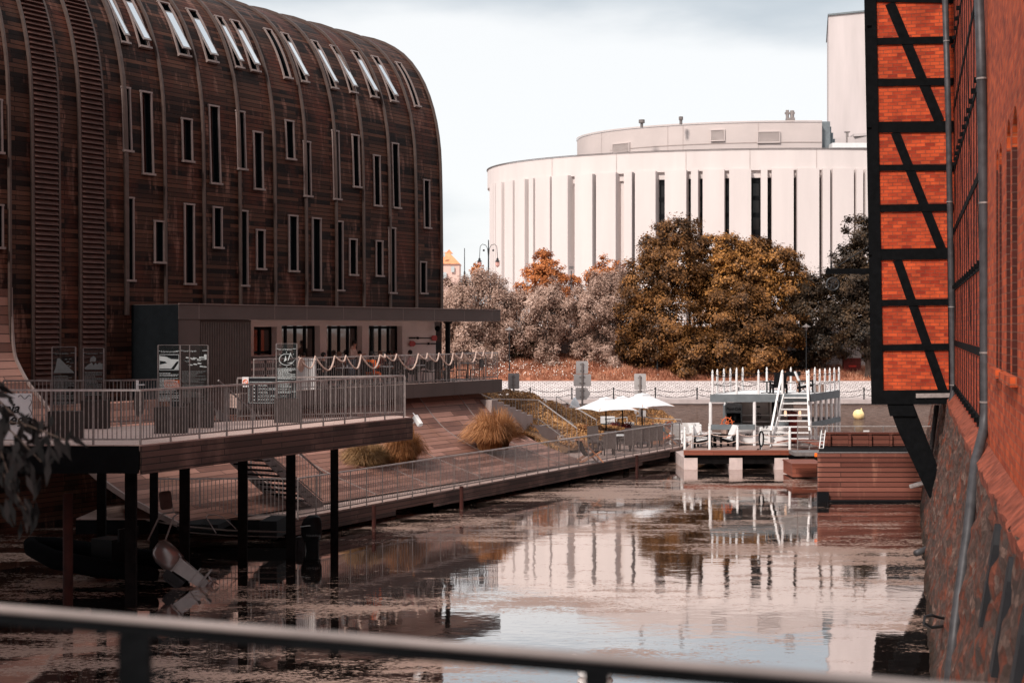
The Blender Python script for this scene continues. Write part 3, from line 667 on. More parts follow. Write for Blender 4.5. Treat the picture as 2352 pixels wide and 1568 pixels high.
# ------------------------------------------------------------------ railings
def railing(name, label, pts, h=1.2, step=1.0, base=0.12, mat=None, bar_r=0.009, nb=9, post=0.055, bars=True, drop=0.05, rail=0.05, group=None, cat='railing', loc=None):
    """pts: list of deck-level points; panels between equally spaced posts on each leg"""
    mat = mat or M_steel; pts = [Vector(p) for p in pts]
    t = thing(name, label, cat, tuple(loc or pts[0]), 0, group)
    q = MB()
    for a, c in zip(pts, pts[1:]): q.bar(a + V(0, 0, h), c + V(0, 0, h), rail, rail * 0.9)
    q.build('top_rail', M_railtop if mat is M_steel else mat, t)
    if base is not None:
        q = MB()
        for a, c in zip(pts, pts[1:]): q.bar(a + V(0, 0, base), c + V(0, 0, base), 0.03, 0.035)
        q.build('bottom_rail', mat, t)
    first = True
    for a, c in zip(pts, pts[1:]):
        L = (c - a).length; n = max(1, round(L / step))
        for i in range(0 if first else 1, n + 1):
            p = a.lerp(c, i / n); MB().bar(p + V(0, 0, -drop), p + V(0, 0, h - rail * .46), post, post * .7).build('post', mat, t)
        first = False
        if bars:
            for i in range(n):
                p0, p1 = a.lerp(c, i / n), a.lerp(c, (i + 1) / n); q = MB()
                for k in range(1, nb + 1):
                    p = p0.lerp(p1, k / (nb + 1)); q.bar(p + V(0, 0, base), p + V(0, 0, h - rail * .46), bar_r * 2, bar_r * 2)
                q.build('baluster_panel', mat, t)
    return t
zt = 4.03
railing('steel_railing', 'pale railing along the cafe terrace edge, hung with looped white rope', [U(S(583, WT - .08), WT - .08, zt), U(S(1143, WT - .08), WT - .08, zt), U(S(1143, WT - .08), 0.3, zt)], h=1.2, step=1.0, nb=8)
# rope looped over the rail
sx = [(950 + c / 2.045) / 1.7415 for c in (500, 635, 795, 885, 1010, 1165, 1205, 1300, 1480, 1552, 1648, 1765, 1840, 1952, 2012, 2085)]
dip = [.42, .52, .22, .5, .52, .12, .25, .62, .22, .33, .5, .25, .42, .18, .3]; pts = []
for a, c, dd in zip(sx, sx[1:], dip):
    for t in np.linspace(0, 1, 9)[:-1]: pts.append(U(S(a + (c - a) * t, WT + .02), WT + .02 + .10 * math.sin(math.pi * t), zt + 1.25 - dd * 4 * t * (1 - t) * (0.75 + 0.5 * t)))
pts.append(U(S(sx[-1], WT), WT, zt + 1.26))
q = MB().tube(pts, 0.033, 6)
for k in range(5): q.tube([U(S(sx[0] + 2, WT) + math.sin(a) * .1 + k * .03, WT + .03 + .05 * math.cos(a), zt + 1.0 + .22 * math.cos(a) - k * .02) for a in np.linspace(0, 6.28, 10)], 0.022, 5)
tag(q.build('rope', M_rope), 'thick pale rope looped in swags along the cafe railing', 'rope')
# ------------------------------------------------------------------ upper terrace over the water
ZU = 3.77
ua, ub = G(321, 1021.6, ZU), G(929, 959, ZU); uL = V(-14.5, ua.y, ZU); du = (ub - ua).normalized(); ue = ub + du * 0.35
bk = [V(-3.35, 41.75, ZU), V(*XY(631, 39.9), ZU), V(*XY(278, 37.2), ZU), V(-14.5, 36.6, ZU)]
ut = thing('viewing_terrace', 'large upper boardwalk terrace on dark piles above the canal', 'terrace', (-8, 36, 3.2))
MB(pd=(1, 0.1)).prism([(p.x, p.y) for p in [uL, ua, ue] + bk], ZU - 0.14, ZU).build('deck', M_deck, ut)
nn_ = V(du.y, -du.x, 0)
q = MB()
L = (ue - ua).length
q.slab([ua + nn_ * .003 + V(0, 0, -.64), ue + nn_ * .003 + V(0, 0, -.64), ue + nn_ * .003 + V(0, 0, -.03), ua + nn_ * .003 + V(0, 0, -.03)], nn_ * 0.06)
q.slab([ue + du * .003 + V(0, 0, -.64), V(-3.35, 41.75, ZU - .64) + du * .003, V(-3.35, 41.75, ZU - .03) + du * .003, ue + du * .003 + V(0, 0, -.03)], du * 0.05)
q.build('fascia', M_fascia, ut)
q = MB(); q.box(-14.5, ua.x - .01, ua.y - .06, ua.y - .003, ZU - .62, ZU - .02); q.build('fascia', M_timber, ut)
q = MB()
for i in range(9):
    p = ua.lerp(ue, i / 8.0) + V(0, 0.2, 0); q.bar(p + V(0, 0, -.32), V(p.x - 2.5, min(p.y + 3.2, 41.2), ZU - .32), 0.14, 0.32)
q.box(-14.4, ua.x, 33.0, 33.25, ZU - .5, ZU - .15)
q.build('joist', M_pile, ut)
for k, (px, d, wd) in enumerate([(768, 41.0, .25), (668, 39.3, .28), (557.5, 38.2, .27), (424, 35.2, .26), (301, 32.6, .27), (353.5, 40.5, .235), (233.5, 38.5, .245)]):
    x, y = XY(px, d); q = MB(); q.cbox((x, y, 0.9), wd * .92, wd * .92, 4.6, 0.12); q.cbox((x, y, 3.12), wd * 1.4, wd * 1.4, .08, 0.12); q.build('pile', M_pile, ut)
rr = railing('steel_railing', 'long galvanised railing along the water edge of the upper terrace', [V(-14.4, ua.y + .05, ZU), ua + V(0, .05, 0), ub + V(-.03, .05, 0)], h=1.2, step=0.98, nb=9, drop=.12)
railing('steel_railing', 'darker railing along the back of the upper terrace in front of the slats', [V(-13.2, 36.9, ZU), V(*XY(278, 37.1), ZU), V(*XY(372, 37.9), ZU)], h=1.2, step=1.6, nb=14, mat=M_steelp, base=.13)
railing('steel_railing', 'short back railing of the upper terrace below the cafe, carrying the notice board', [V(*XY(545, 39.4), ZU), V(*XY(930, 41.3), ZU)], h=1.18, step=1.55, nb=10, base=.13)
x, y = XY(156, 32.2); q = MB().tube([(x, y, -1), (x, y, 2.6)], 0.112, 14); tag(q.build('mooring_pile', M_redpile, smooth=True), 'round rusty red mooring pile at the near left corner of terrace', 'mooring pile')
# gate latch and oval board
x, y = XY(318, 37.25); g = MB(); g.box(x - .03, x + .03, y - .14, y - .08, zat(893, 37.2), zat(873, 37.2)); g.tube([(x, y - .17, zat(883, 37.2)), (x + .2, y - .17, zat(883, 37.2))], .014, 6)
tag(g.build('gate_latch', M_white), 'pale lever latch fixed on the dark back railing', 'latch')
g = MB(); c = P(319, 925, 38.0); g.slab([c + V(.15 * math.cos(a), 0, .37 * math.sin(a)) for a in np.linspace(0, 2 * math.pi, 21)[:-1]], (0, .03, 0))
tag(g.build('oval_board', M_panel), 'brown oval board standing behind the terrace back railing', 'board')

# glass information totems
M_dkbox = pm('dark_brown_box', (0.035, 0.026, 0.024), 0.6)
def dashes(name, x0, x1, z0, z1, y, rows, mat, parent, seed=1):
    r = random.Random(seed); q = MB(); dz = (z1 - z0) / rows
    for i in range(rows):
        z = z1 - (i + .5) * dz; x = x0; xe = x1 - (r.random() ** 3) * (x1 - x0) * .5
        if r.random() < .08: continue
        while x < xe:
            w = r.uniform(.02, .07); w = min(w, xe - x); q.box(x, x + w, y - .003, y - .001, z - dz * .22, z + dz * .22); x += w + .011
    q.build(name, mat, parent)
def picture(kind, x0, x1, z0, z1, y, parent, mat):
    q = MB(); r = random.Random(kind * 7 + 3); W, H = x1 - x0, z1 - z0
    def T(u, v): return (x0 + u * W, y - .003, z0 + v * H)
    def poly(pp): q.slab([T(u, v) for u, v in pp], (0, .002, 0))
    if kind == 0: poly([(0, 0), (1, 0), (.92, .12), (.28, .9), (.18, .88), (.1, .3)]); [poly([(a, b), (a + .12, b + .02), (a + .1, b + .05), (a, b + .04)]) for a, b in [(r.random() * .3 + .55, r.random() * .6 + .3) for _ in range(9)]]
    if kind == 1:
        poly([(0, .1), (.05, .0), (1, 0), (1, .42), (.8, .5), (.7, .36), (.6, .5), (.5, .3), (.4, .52), (.2, .36)]); poly([(.3, .55), (.42, .6), (.55, .58), (.62, .62), (.64, .85), (.5, 1), (.36, .9), (.3, .7)])
    if kind == 2:
        for a, b, c, d in ((0, 0, 1, .03), (0, .97, 1, 1), (0, 0, .02, 1), (.98, 0, 1, 1)): poly([(a, b), (c, b), (c, d), (a, d)])
        poly([(.02, .1), (.6, .1), (.85, .5), (.98, .6), (.98, .68), (.6, .7), (.35, .85), (.02, .9), (.02, .6), (.3, .55), (.4, .45), (.02, .35)]); poly([(.75, .05), (.97, .05), (.97, .45)])
    if kind == 3:
        for _ in range(16):
            a, b = r.random() * .85, r.random() * .7; poly([(a, b), (a + .15, b - .02), (a + .17, b + .05), (a + .02, b + .09)])
        poly([(.7, .6), (1, .6), (1, .95), (.9, .95), (.9, .8), (.7, .8)])
    if kind == 4:
        c = [(0.5 + .42 * math.cos(a), .45 + .42 * math.sin(a)) for a in np.linspace(.9, 5.9, 15)]
        for (a, b), (c2, d) in zip(c, c[1:]): poly([(a, b), (c2, d), (c2 * .92 + .04, d * .92 + .036), (a * .92 + .04, b * .92 + .036)])
        for k in range(8):
            an = k * math.pi / 4 + .8; poly([(.5 + .48 * math.cos(an) - .015, .45 + .48 * math.sin(an)), (.5 + .48 * math.cos(an) + .015, .45 + .48 * math.sin(an)), (.5 + .56 * math.cos(an) + .015, .45 + .56 * math.sin(an)), (.5 + .56 * math.cos(an) - .015, .45 + .56 * math.sin(an))])
        poly([(.35, .3), (.45, .75), (.5, .4)]); poly([(.55, .35), (.7, .95), (.85, .5), (.72, .8), (.6, .4)]); poly([(.5, .2), (.8, .25), (1, .5), (.8, .18)])
    q.build('picture', mat, parent)
def totem(label, gx, gy, bx, by, d, title, pic, mat, mat2, split=None, rows=22, tsz=.055):
    cx = (P(bx[0], 0, d).x + P(bx[1], 0, d).x) / 2
    t = thing('information_totem', label, 'information sign', (cx, d, ZU), 0, 'glass information totems on the terrace')
    x0, x1 = P(bx[0], 0, d).x, P(bx[1], 0, d).x; zb = zat(by, d)
    q = MB(); q.box(x0, x1, d - .02, d + .34, ZU + .004, zb); q.box(x0 - .006, x1 + .006, d - .026, d + .346, zb, zb + .012); q.build('base_box', M_dkbox, t)
    a, c = P(gx[0], 0, d).x, P(gx[1], 0, d).x; zt_ = zat(gy, d); y = d + .12
    q = MB().box(a, c, y, y + .015, zb + .012, zt_); g = q.build('glass_panel', M_clear, t)
    q = MB(); q.box(a, c, y - .002, y + .017, zt_ + .001, zt_ + .012)
    for xx in ([a, c] + ([P(split, 0, d).x] if split else [])): q.box(xx - .012, xx + .012, y - .008, y + .022, zb + .012, zt_)
    q.build('frame', M_steelp, t)
    W = c - a; H = zt_ - zb
    text('title', title, tsz, (a + W * .12, y - .006, zt_ - H * .11), (1, 0, 0), mat, t)
    q = MB(); q.box(a + .02, a + W * .1, y - .004, y - .002, zt_ - H * .095, zt_ - H * .087); q.box(c - W * .2, c - .02, y - .004, y - .002, zt_ - H * .095, zt_ - H * .087); q.build('title_rule', mat, t)
    picture(pic, a + W * .06, c - W * .05, zt_ - H * .40, zt_ - H * .145, y, t, mat)
    dashes('body_text', a + W * .07, c - W * .06, zb + H * .10, zt_ - H * .44, y, rows, mat2, t, pic)
    return t
totem('glass information totem with a canal photograph, leftmost on the terrace', (115.5, 169.7), 797, (110, 182.6), 946, 32.9, 'Sporty wodne', 0, M_gprint, M_gprint)
totem('glass information totem with the portrait of a person with field glasses', (188, 235), 800, (185.3, 245), 921, 36.2, 'Rzeka kultury', 1, M_gprint, M_gprint, rows=12)
totem('glass information totem with brightly framed old harbour picture beside the orange notice', (360, 411), 793, (354.5, 423.8), 936, 34.6, 'Bydgoskie paropływy', 2, M_print, M_print, tsz=.05)
totem('double glass information totem in front of the corrugated cladding', (411, 475.4), 793, (419, 485.6), 926, 36.5, 'Kanał Bydgoski', 3, M_print, M_gprint, split=433)
totem('glass information totem with ship wheel emblem in front of the cafe railing', (632.6, 680.3), 789.5, (629, 690), 916, 38.5, 'Ster na Bydgoszcz', 4, M_print, M_print, tsz=.05)
# notice board with list
bd = thing('notice_board', 'black notice board with white list of boats for hire on back railing', 'sign', P(626, 900, 39.6))
x0, x1, z0, z1, y = P(571, 0, 39.6).x, P(681.7, 0, 39.6).x, zat(927, 39.6), zat(867, 39.6), 39.45
MB().box(x0, x1, y, y + .03, z0, z1).build('board', M_ink, bd)
q = MB()
for a, c, e, g in ((x0 + .03, x1 - .03, z0 + .03, z0 + .042), (x0 + .03, x0 + .042, z0 + .03, z1 - .12), (x1 - .042, x1 - .03, z0 + .03, z1 - .12), (x0 + .03, x1 - .03, z1 - .12, z1 - .108), (x0, x1, z1 - .001, z1 + .012)): q.box(a, c, y - .004, y - .001, e, g)
q.build('border', M_print, bd)
for i, s_ in enumerate(['KAJAKI', 'SAMOCHODY WODNE', 'PIROGI', 'ŁODZIE WIOSŁOWE', 'MOCZE ŁOD']):
    text('line', s_, .085, (x0 + .3, y - .005, z1 - .24 - i * .098), (1, 0, 0), M_print, bd); MB().box(x0 + .17, x0 + .205, y - .005, y - .002, z1 - .235 - i * .098, z1 - .2 - i * .098).build('bullet', M_print, bd)
ns = thing('no_smoking_sign', 'small white no smoking sign on the terrace back railing', 'sign', P(563.5, 878, 39.6)); c = P(563.5, 877, 39.42)
MB().box(c.x - .09, c.x + .09, c.y, c.y + .02, c.z - .14, c.z + .14).build('plate', M_white, ns)
MB().tube([c + V(.065 * math.cos(a), -.008, .065 * math.sin(a)) for a in np.linspace(0, 6.283, 17)[:-1]], .009, 5, close=True).bar(c + V(-.045, -.008, .045), c + V(.045, -.008, -.045), .016).build('ring', M_orange, ns)
os_ = thing('slippery_notice', 'orange slippery surface notice hung on the back railing', 'sign', P(396, 880, 36.9)); x0, x1, z0, z1, y = P(377.3, 0, 36.6).x, P(415, 0, 36.6).x, zat(889, 36.6), zat(872.5, 36.6), 36.6
MB().box(x0, x1, y, y + .02, z0, z1).build('plate', M_osign, os_)
text('line', 'Uwaga', .085, (x0 + .02, y - .005, z0 + .115), (1, 0, 0), M_ink, os_); text('line', 'ślisko', .085, (x0 + .04, y - .005, z0 + .03), (1, 0, 0), M_ink, os_)
MB().ball((x0 + .29, y - .004, z0 + .14), .017, (1, .2, 1), 8, 5).bar((x0 + .3, y - .005, z0 + .12), (x0 + .36, y - .005, z0 + .07), .02, .008).bar((x0 + .36, y - .005, z0 + .07), (x0 + .41, y - .005, z0 + .11), .014, .006).bar((x0 + .35, y - .005, z0 + .07), (x0 + .4, y - .005, z0 + .03), .014, .006).build('falling_figure', M_ink, os_)
bn = thing('banner', 'white cloth banner with black script lettering tied to terrace railing', 'banner', (-11, ua.y, 4.4)); y = ua.y - .02
q = MB(); xa, xb = -14.2, P(72, 0, 31.2).x; zs = [zat(1009, 31.2), zat(901, 31.2)]; n = 16
for i in range(n):
    a, c = xa + (xb - xa) * i / n, xa + (xb - xa) * (i + 1) / n; f = lambda x: y - .02 - .02 * math.sin(x * 9)
    q.slab([(a, f(a), zs[0]), (c, f(c), zs[0]), (c, f(c), zs[1] - .02), (a, f(a), zs[1] - .02)], (0, .006, 0))
q.build('cloth', M_fabric, bn)
text('lettering', 'nia', .30, (P(4, 0, 31.1).x, y - .06, zat(948, 31.1)), (1, 0, 0), M_ink, bn, shear=.35, bold=.006); text('lettering', 'ego', .34, (P(16, 0, 31.1).x, y - .06, zat(975, 31.1)), (1, 0, 0), M_ink, bn, shear=.35, bold=.008)
q = MB().tube([(P(38, 0, 31.1).x + .28 * t, y - .05, zat(912, 31.1) + .04 * math.sin(t * 9)) for t in np.linspace(0, 1, 12)], .008, 4); q.tube([(P(66, 0, 31.1).x + .03 * math.sin(t * 12), y - .05, zat(918, 31.1) - .45 * t) for t in np.linspace(0, 1, 14)], .007, 4); q.build('scroll_ornament', M_ink, bn)
# cctv camera on the terrace end
c = P(957, 962, 41.2)
cc = thing('security_camera', 'white security camera on a bracket at the end of upper terrace', 'camera', c)
MB().bar(c + V(-.05, 0, .08), c + V(.12, -.2, -.16), .12, .13).bar(c + V(-.08, .01, .15), c + V(.16, -.23, -.14), .15, .025, up=(0.8, 0, .6)).build('housing', M_white, cc)
MB().tube([c + V(-.22, .1, -.1), c + V(-.1, .05, -.12), c + V(-.02, 0, -.02)], .022, 6).cbox(c + V(-.23, .1, -.1), .04, .1, .16).build('bracket', M_white, cc)

# ------------------------------------------------------------------ lower pier
ZP = 0.66
pA, pB = G(804, 1166.5, ZP), G(1565, 1027, ZP); dp = (pB - pA).normalized(); pC = pA - dp * ((pA.x + 6.5) / dp.x); npz = V(dp.y, -dp.x, 0)
pier = thing('lower_pier', 'low boardwalk pier with timber edge running along the canal', 'pier', (0, 55, 0))
poly = [(-13, pC.y), (pC.x, pC.y), (pB.x, pB.y), (8.7, 70.6), (7.6, 77), (1.2, 76), (-1.0, 69), (-1.2, 61), (-8.8, 47.5), (-13, 45.5)]
MB(pd=(dp.x, dp.y)).prism(poly, ZP - .12, ZP).build('deck', M_pier, pier)
for k, (t0, t1, zb, zt_) in enumerate([(0, 9.2, .34, .62), (0, 5.2, .17, .335), (9.2, 17.6, .36, .62), (7.5, 17.6, .19, .355), (17.6, 27.6, .34, .62), (17.6, 24.5, .20, .335)]):
    a, c = pC + dp * t0, pC + dp * min(t1, (pB - pC).length); z = V(0, 0, -ZP); o = npz * (.01 + .02 * (k % 2))
    MB().slab([a + o + z + V(0, 0, zb), c + o + z + V(0, 0, zb), c + o + z + V(0, 0, zt_), a + o + z + V(0, 0, zt_)], npz * .05).build('fascia', M_fascia, pier)
MB().box(-13, pC.x - .01, pC.y - .06, pC.y - .003, .2, .62).build('fascia', M_timber, pier)
for t in np.arange(0.6, 26, 2.6): p = pC + dp * t - npz * .5; MB().cbox((p.x, p.y, -.2), .2, .2, 1.4, .5).build('pile', M_pile, pier)
q = MB(); a, c = pC + dp * .5 - npz * 2.4, pB - npz * 2.4; q.slab([(a.x, a.y, -1), (c.x, c.y, -1), (c.x, c.y, .5), (a.x, a.y, .5)], npz * -.1); q.build('back_boarding', M_pile, pier)
for px, y0, y1 in ((859, 1160, 1213), (1060, 1116, 1170), (1463, 1045, 1087)):
    d = EYE * FP / (y1 - HZ); x, yy = XY(px, d); MB().tube([(x, yy, -1), (x, yy, zat(y0, d))], .07, 8).build('edge_post', M_redpile, pier)
railing('steel_railing', 'long galvanised railing along the front edge of the lower pier', [pC + V(.1, .08, 0), pB - npz * .08], h=1.18, step=0.87, nb=8, base=.1)
railing('steel_railing', 'railing of the lower pier in the shade behind the terrace piles', [V(*XY(350, 42.45), ZP), pC + V(0, .08, 0)], h=1.18, step=1.35, nb=11, base=.1, mat=M_steelp)
# steel stair from terrace to pier
st = thing('steel_stair', 'open steel stair with flat treads going from terrace down to pier', 'stair', (-6.9, 45.2, ZP))
u1 = V(.52, .85, 0).normalized(); n1 = V(u1.y, -u1.x, 0); b0 = V(-6.0, 45.2, ZP); Ls = 4.75; up = V(0, 0, .655)
for o in (0, -1.55):
    MB().slab([b0 + n1 * o, b0 + n1 * o - u1 * .42, b0 + n1 * o - u1 * Ls + up * (Ls - .1), b0 + n1 * o - u1 * Ls + up * (Ls + .3), b0 + n1 * o + V(0, 0, .12)], n1 * -.04).build('stringer', M_steelp, st)
for i in range(1, 17):
    p = b0 - u1 * (i * Ls / 17) + up * (i * Ls / 17); q = MB(); q.slab([p, p - n1 * 1.52, p - n1 * 1.52 - u1 * .25, p - u1 * .25][::-1], (0, 0, .04)); q.build('tread', M_pile, st)
for o in (-.02, -1.53):
    q = MB(); a = b0 + n1 * o; c = a - u1 * Ls + up * Ls; q.bar(a + V(0, 0, 1.05), c + V(0, 0, 1.05), .045)
    q.bar(a + V(0, 0, .2), c + V(0, 0, .2), .03)
    for i in range(1, 34): p = a.lerp(c, i / 34); q.bar(p + V(0, 0, .2), p + V(0, 0, 1.03), .05 if i % 11 == 1 else .016)
    q.build('handrail', M_steel, st)

# ornamental grasses on the slope
M_og = leafmat('feather_grass', (0.10, 0.040, 0.015), (0.32, 0.135, 0.05), (0.60, 0.31, 0.15), .3)
M_og2 = leafmat('dark_sedge', (0.07, 0.04, 0.02), (0.22, 0.12, 0.05), (0.48, 0.30, 0.16), .3)
def grass_clump(name, label, c, rad, h, n, mat, lean=.9, wd=.012, group=None, cat='ornamental grass', squash=1.0):
    c = np.array(c); seg = 5; a = rng.uniform(0, 6.283, n); r0 = np.sqrt(rng.uniform(0, 1, n)) * rad * .55; ln = h * rng.uniform(.55, 1.1, n); out = rng.uniform(.0, 1.0, n) ** .7 * lean * rad; ln = ln * (1 - .35 * (out / rad) ** 2)
    b0_ = np.stack([c[0] + r0 * np.cos(a), c[1] + r0 * np.sin(a), np.full(n, c[2])], 1); dr = np.stack([np.cos(a), np.sin(a), np.zeros(n)], 1); sd = np.stack([-np.sin(a + .7), np.cos(a + .7), np.zeros(n)], 1)
    F_ = []
    def at(t): return b0_ + dr * (out * t ** 1.6)[:, None] + np.array([0, 0, 1.]) * (ln * (1.35 * t - .35 * t ** 3 - .70 * (out / rad) * t ** 3) * squash)[:, None] + sd * (0.03 * np.sin(7 * t + a))[:, None]
    for i in range(seg):
        t0, t1 = i / seg, (i + 1) / seg; w0_, w1_ = wd * (1.1 - t0 * .8), wd * (1.1 - t1 * .8)
        F_.append(np.stack([at(t0) - sd * w0_, at(t0) + sd * w0_, at(t1) + sd * w1_, at(t1) - sd * w1_], 1))
    # interleave so that each blade stays together
    o = soup(name, np.concatenate(F_), mat)
    return tag(o, label, cat, group)
for (px, py, d, rad, h, n, mt, lb, sq) in [
    (1133, 1032, 57.5, 1.1, 1.75, 4200, M_og, 'large golden feather grass clump beside the planked slope, lit from above', 1),
    (926, 1072, 52.5, .8, 1.6, 2600, M_og, 'feather grass clump just below the terrace security camera', 1),
    (838, 1080, 51.5, .95, 1.35, 2800, M_og2, 'dark shaggy grass clump in the planked slope left of its neighbour', .9),
    (478, 1115, 47.5, 1.1, .9, 1400, M_og2, 'sedge clump seen low under the terrace between the piles', .8),
    (545, 1150, 47, .8, .6, 900, M_og2, 'small sedge clump behind the shaded pier railing', .8)]:
    p = P(px, py, d); grass_clump('grass_clump', lb, (p.x, p.y, p.z), rad, h, n, mt, squash=sq, group='grass clumps set in the planked slope')

# ------------------------------------------------------------------ boats in the shade
def hull(n, L, W, H, sheer=.25, bowp=2.2):
    q = MB(); rings = []
    for i in range(n + 1):
        t = i / n; wd = W / 2 * (1 - max(0, (t - .35) / .65) ** bowp) + .02; z1 = H + sheer * t * t; k = -.25 + .3 * max(0, (t - .6)) * 2
        rings.append([q.addv((t * L, -wd, z1)), q.addv((t * L, -wd * .88, k * .2)), q.addv((t * L, 0, k)), q.addv((t * L, wd * .88, k * .2)), q.addv((t * L, wd, z1))])
    for a, c in zip(rings, rings[1:]):
        for j in range(4): q.f.append([a[j], c[j], c[j + 1], a[j + 1]]); q.uv.append(None)
        q.f.append([a[4], c[4], c[0], a[0]]); q.uv.append(None)
    q.f.append(rings[0][::-1]); q.uv.append(None); q.f.append(rings[-1]); q.uv.append(None)
    return q
def outboard(parent, base, tilt, mat, tip_mat, rz, sc=1.0, txt=None):
    m = Matrix.Translation(base) @ Matrix.Rotation(rz, 4, 'Z') @ Matrix.Rotation(tilt, 4, 'Y')
    def fr(q): q.fr = m @ Matrix.Scale(sc, 4); return q
    # local: x aft, z up the leg; cowl on top
    q = fr(MB()); S_ = [(0.0, .30, .20, .0), (.16, .36, .24, .0), (.42, .36, .25, .02), (.60, .29, .21, .05), (.68, .16, .13, .07)]
    rings = []
    for z, a, c, o in S_:
        rings.append([q.addv((o + a * (abs(math.cos(t)) ** .7) * (1 if math.cos(t) > 0 else -1) * .8, c * (abs(math.sin(t)) ** .7) * (1 if math.sin(t) > 0 else -1), z)) for t in np.linspace(0, 2 * math.pi, 17)[:-1]])
    for a, c in zip(rings, rings[1:]):
        for j in range(16): q.f.append([a[j], a[(j + 1) % 16], c[(j + 1) % 16], c[j]]); q.uv.append(None)
    q.f.append(rings[0][::-1]); q.uv.append(None); q.f.append(rings[-1]); q.uv.append(None)
    cw = q.build('cowl', mat, parent, smooth=True)
    q = fr(MB()); q.hexa([(-.12, -.08, -.75), (.16, -.06, -.75), (.16, .06, -.75), (-.12, .08, -.75)], [(-.17, -.11, 0), (.20, -.09, 0), (.20, .09, 0), (-.17, .11, 0)]); q.box(-.16, .40, -.14, .14, -.80, -.76); q.box(-.16, .26, -.12, .12, -.56, -.53); q.box(-.19, .23, -.17, .17, -.04, .02)
    q.hexa([(-.06, -.02, -1.18), (.1, -.02, -1.18), (.1, .02, -1.18), (-.06, .02, -1.18)], [(-.1, -.05, -.79), (.14, -.04, -.79), (.14, .04, -.79), (-.1, .05, -.79)]); q.build('leg', tip_mat, parent)
    q = fr(MB()); q.tube([(-.2, 0, -.98), (-.12, 0, -.98), (.1, 0, -.98), (.2, 0, -.98)], [.02, .07, .075, .05], 10); q.build('gearcase', tip_mat, parent)
    q = fr(MB())
    for k in range(3):
        a = k * 2.094; c_, s_ = math.cos(a), math.sin(a); q.slab([(.2, c_ * .03 - s_ * .03, -.98 + s_ * .03 + c_ * .03), (.22, c_ * .16 - s_ * .09, -.98 + s_ * .16 + c_ * .09), (.26, c_ * .18 + s_ * .05, -.98 + s_ * .18 - c_ * .05), (.24, c_ * .03 + s_ * .03, -.98 + s_ * .03 - c_ * .03)], (.012, 0, 0))
    q.build('propeller', tip_mat, parent)
    q = fr(MB()); q.box(-.42, -.2, -.16, .16, -.45, .1); q.box(-.46, -.40, -.2, .2, -.5, .02); q.build('clamp_bracket', M_iron, parent)
    return cw
pA_ = P(388, 1330, 35.3)
ba = thing('inflatable_boat', 'black inflatable boat in deep shade with tilted silver outboard motor', 'motor boat', (pA_.x, pA_.y, 0), R(152))
M = WM[ba]
M_boat = pm('matt_black_rubber', (.003, .003, .0035), .9, spec=.03); hq = hull(10, 4.6, 1.7, .35); hq.fr = M; hq.build('hull', M_boat, ba)
q = MB(frame=M)
for s_ in (-1, 1): q.tube([(0 - .25, s_ * .78, .36), (1.5, s_ * .82, .38), (3.2, s_ * .7, .46), (4.3, s_ * .35, .6), (4.75, 0, .66)], [.16, .24, .24, .22, .18], 10)
q.build('tube', M_boat, ba, smooth=True)
MB(frame=M).box(1.6, 2.3, -.3, .3, .3, 1.0).box(1.3, 1.36, -.35, .35, 1.0, 1.3).build('console', M_black, ba)
q = MB(); A_ = [P(339.5, 1240, 36.2), P(364, 1190, 36.2), P(375, 1179, 36.2), P(400, 1175.5, 36.2), P(418, 1176, 35.8)]; B_ = [P(379, 1243, 35.3), P(398.7, 1186, 35.3), P(408, 1179, 35.3), P(430, 1176.5, 35.3), P(431.5, 1181, 35.3)]
q.tube(A_, .022, 8); q.tube(B_, .022, 8); q.tube([A_[3], B_[2]], .02, 6); q.build('steel_arch', M_steel, ba)
c0, c1 = P(378, 1128, 36), P(383, 1168, 36); q = MB().tube([c0, c0.lerp(c1, .08), c0.lerp(c1, .92), c1], [.12, .16, .16, .12], 12); q.build('fender_float', pm('brown_pad', (.07, .035, .03), .8), ba, smooth=True)
MB().tube([P(390, 1128, 36), P(399, 1175, 36)], .015, 6).tube([c0, P(390, 1128, 36)], .012, 5).build('float_post', M_steel, ba)
outboard(ba, P(405, 1294, 34.9), R(-52), M_silver, M_silver, 0.05, .98)
pB_ = P(716, 1262, 40.6)
bb = thing('speed_boat', 'dark open motor boat with curved windscreen moored under the pier edge', 'motor boat', (pB_.x - .35, pB_.y, 0), R(174)); M = WM[bb]
hq = hull(12, 4.9, 1.8, .62, .2); hq.fr = M; hq.build('hull', pm('boat_maroon', (.035, .012, .010), .35), bb)
MB(frame=M).tube([(0, .9, .64), (1.8, .93, .67), (3.2, .72, .74), (4.4, .3, .84)], .025, 6).tube([(0.2, .86, .5), (1.8, .9, .52), (3.0, .75, .57)], .015, 6).build('rubbing_strake', M_rib, bb)
ws = [P(513, 1211, 39.4), P(481, 1178 + 7, 39.4), P(470 + 1, 1187 - 3, 39.4)]
q = MB(); q.tube([P(496.5, 1224, 39.4), P(479, 1196, 39.4), P(473, 1187, 39.4), P(477, 1182, 39.5), P(492, 1181, 39.6), P(512, 1187, 39.7), P(527, 1199, 39.8), P(542, 1214, 39.9)], .014, 6); q.build('screen_frame', M_steel, bb)
MB().face([P(496.5, 1226, 39.45), P(474, 1188, 39.45), P(445, 1218, 40.2), P(452, 1228, 40.2)]).build('windscreen', M_clear, bb)
MB(frame=M).box(2.2, 3.4, -.6, .6, .6, .78).build('foredeck_cushion', M_dkfab, bb); MB(frame=M).box(.5, 1.0, -.6, .6, .4, .9).build('seat', M_dkfab, bb)
cw = outboard(bb, P(716, 1238, 40.6), R(-4), M_black, M_black, R(-6), 1.0)
text('lettering', 'TOHATSU', .085, P(703, 1232, 40.28), (1, 0.02, 0), M_gprint, bb)
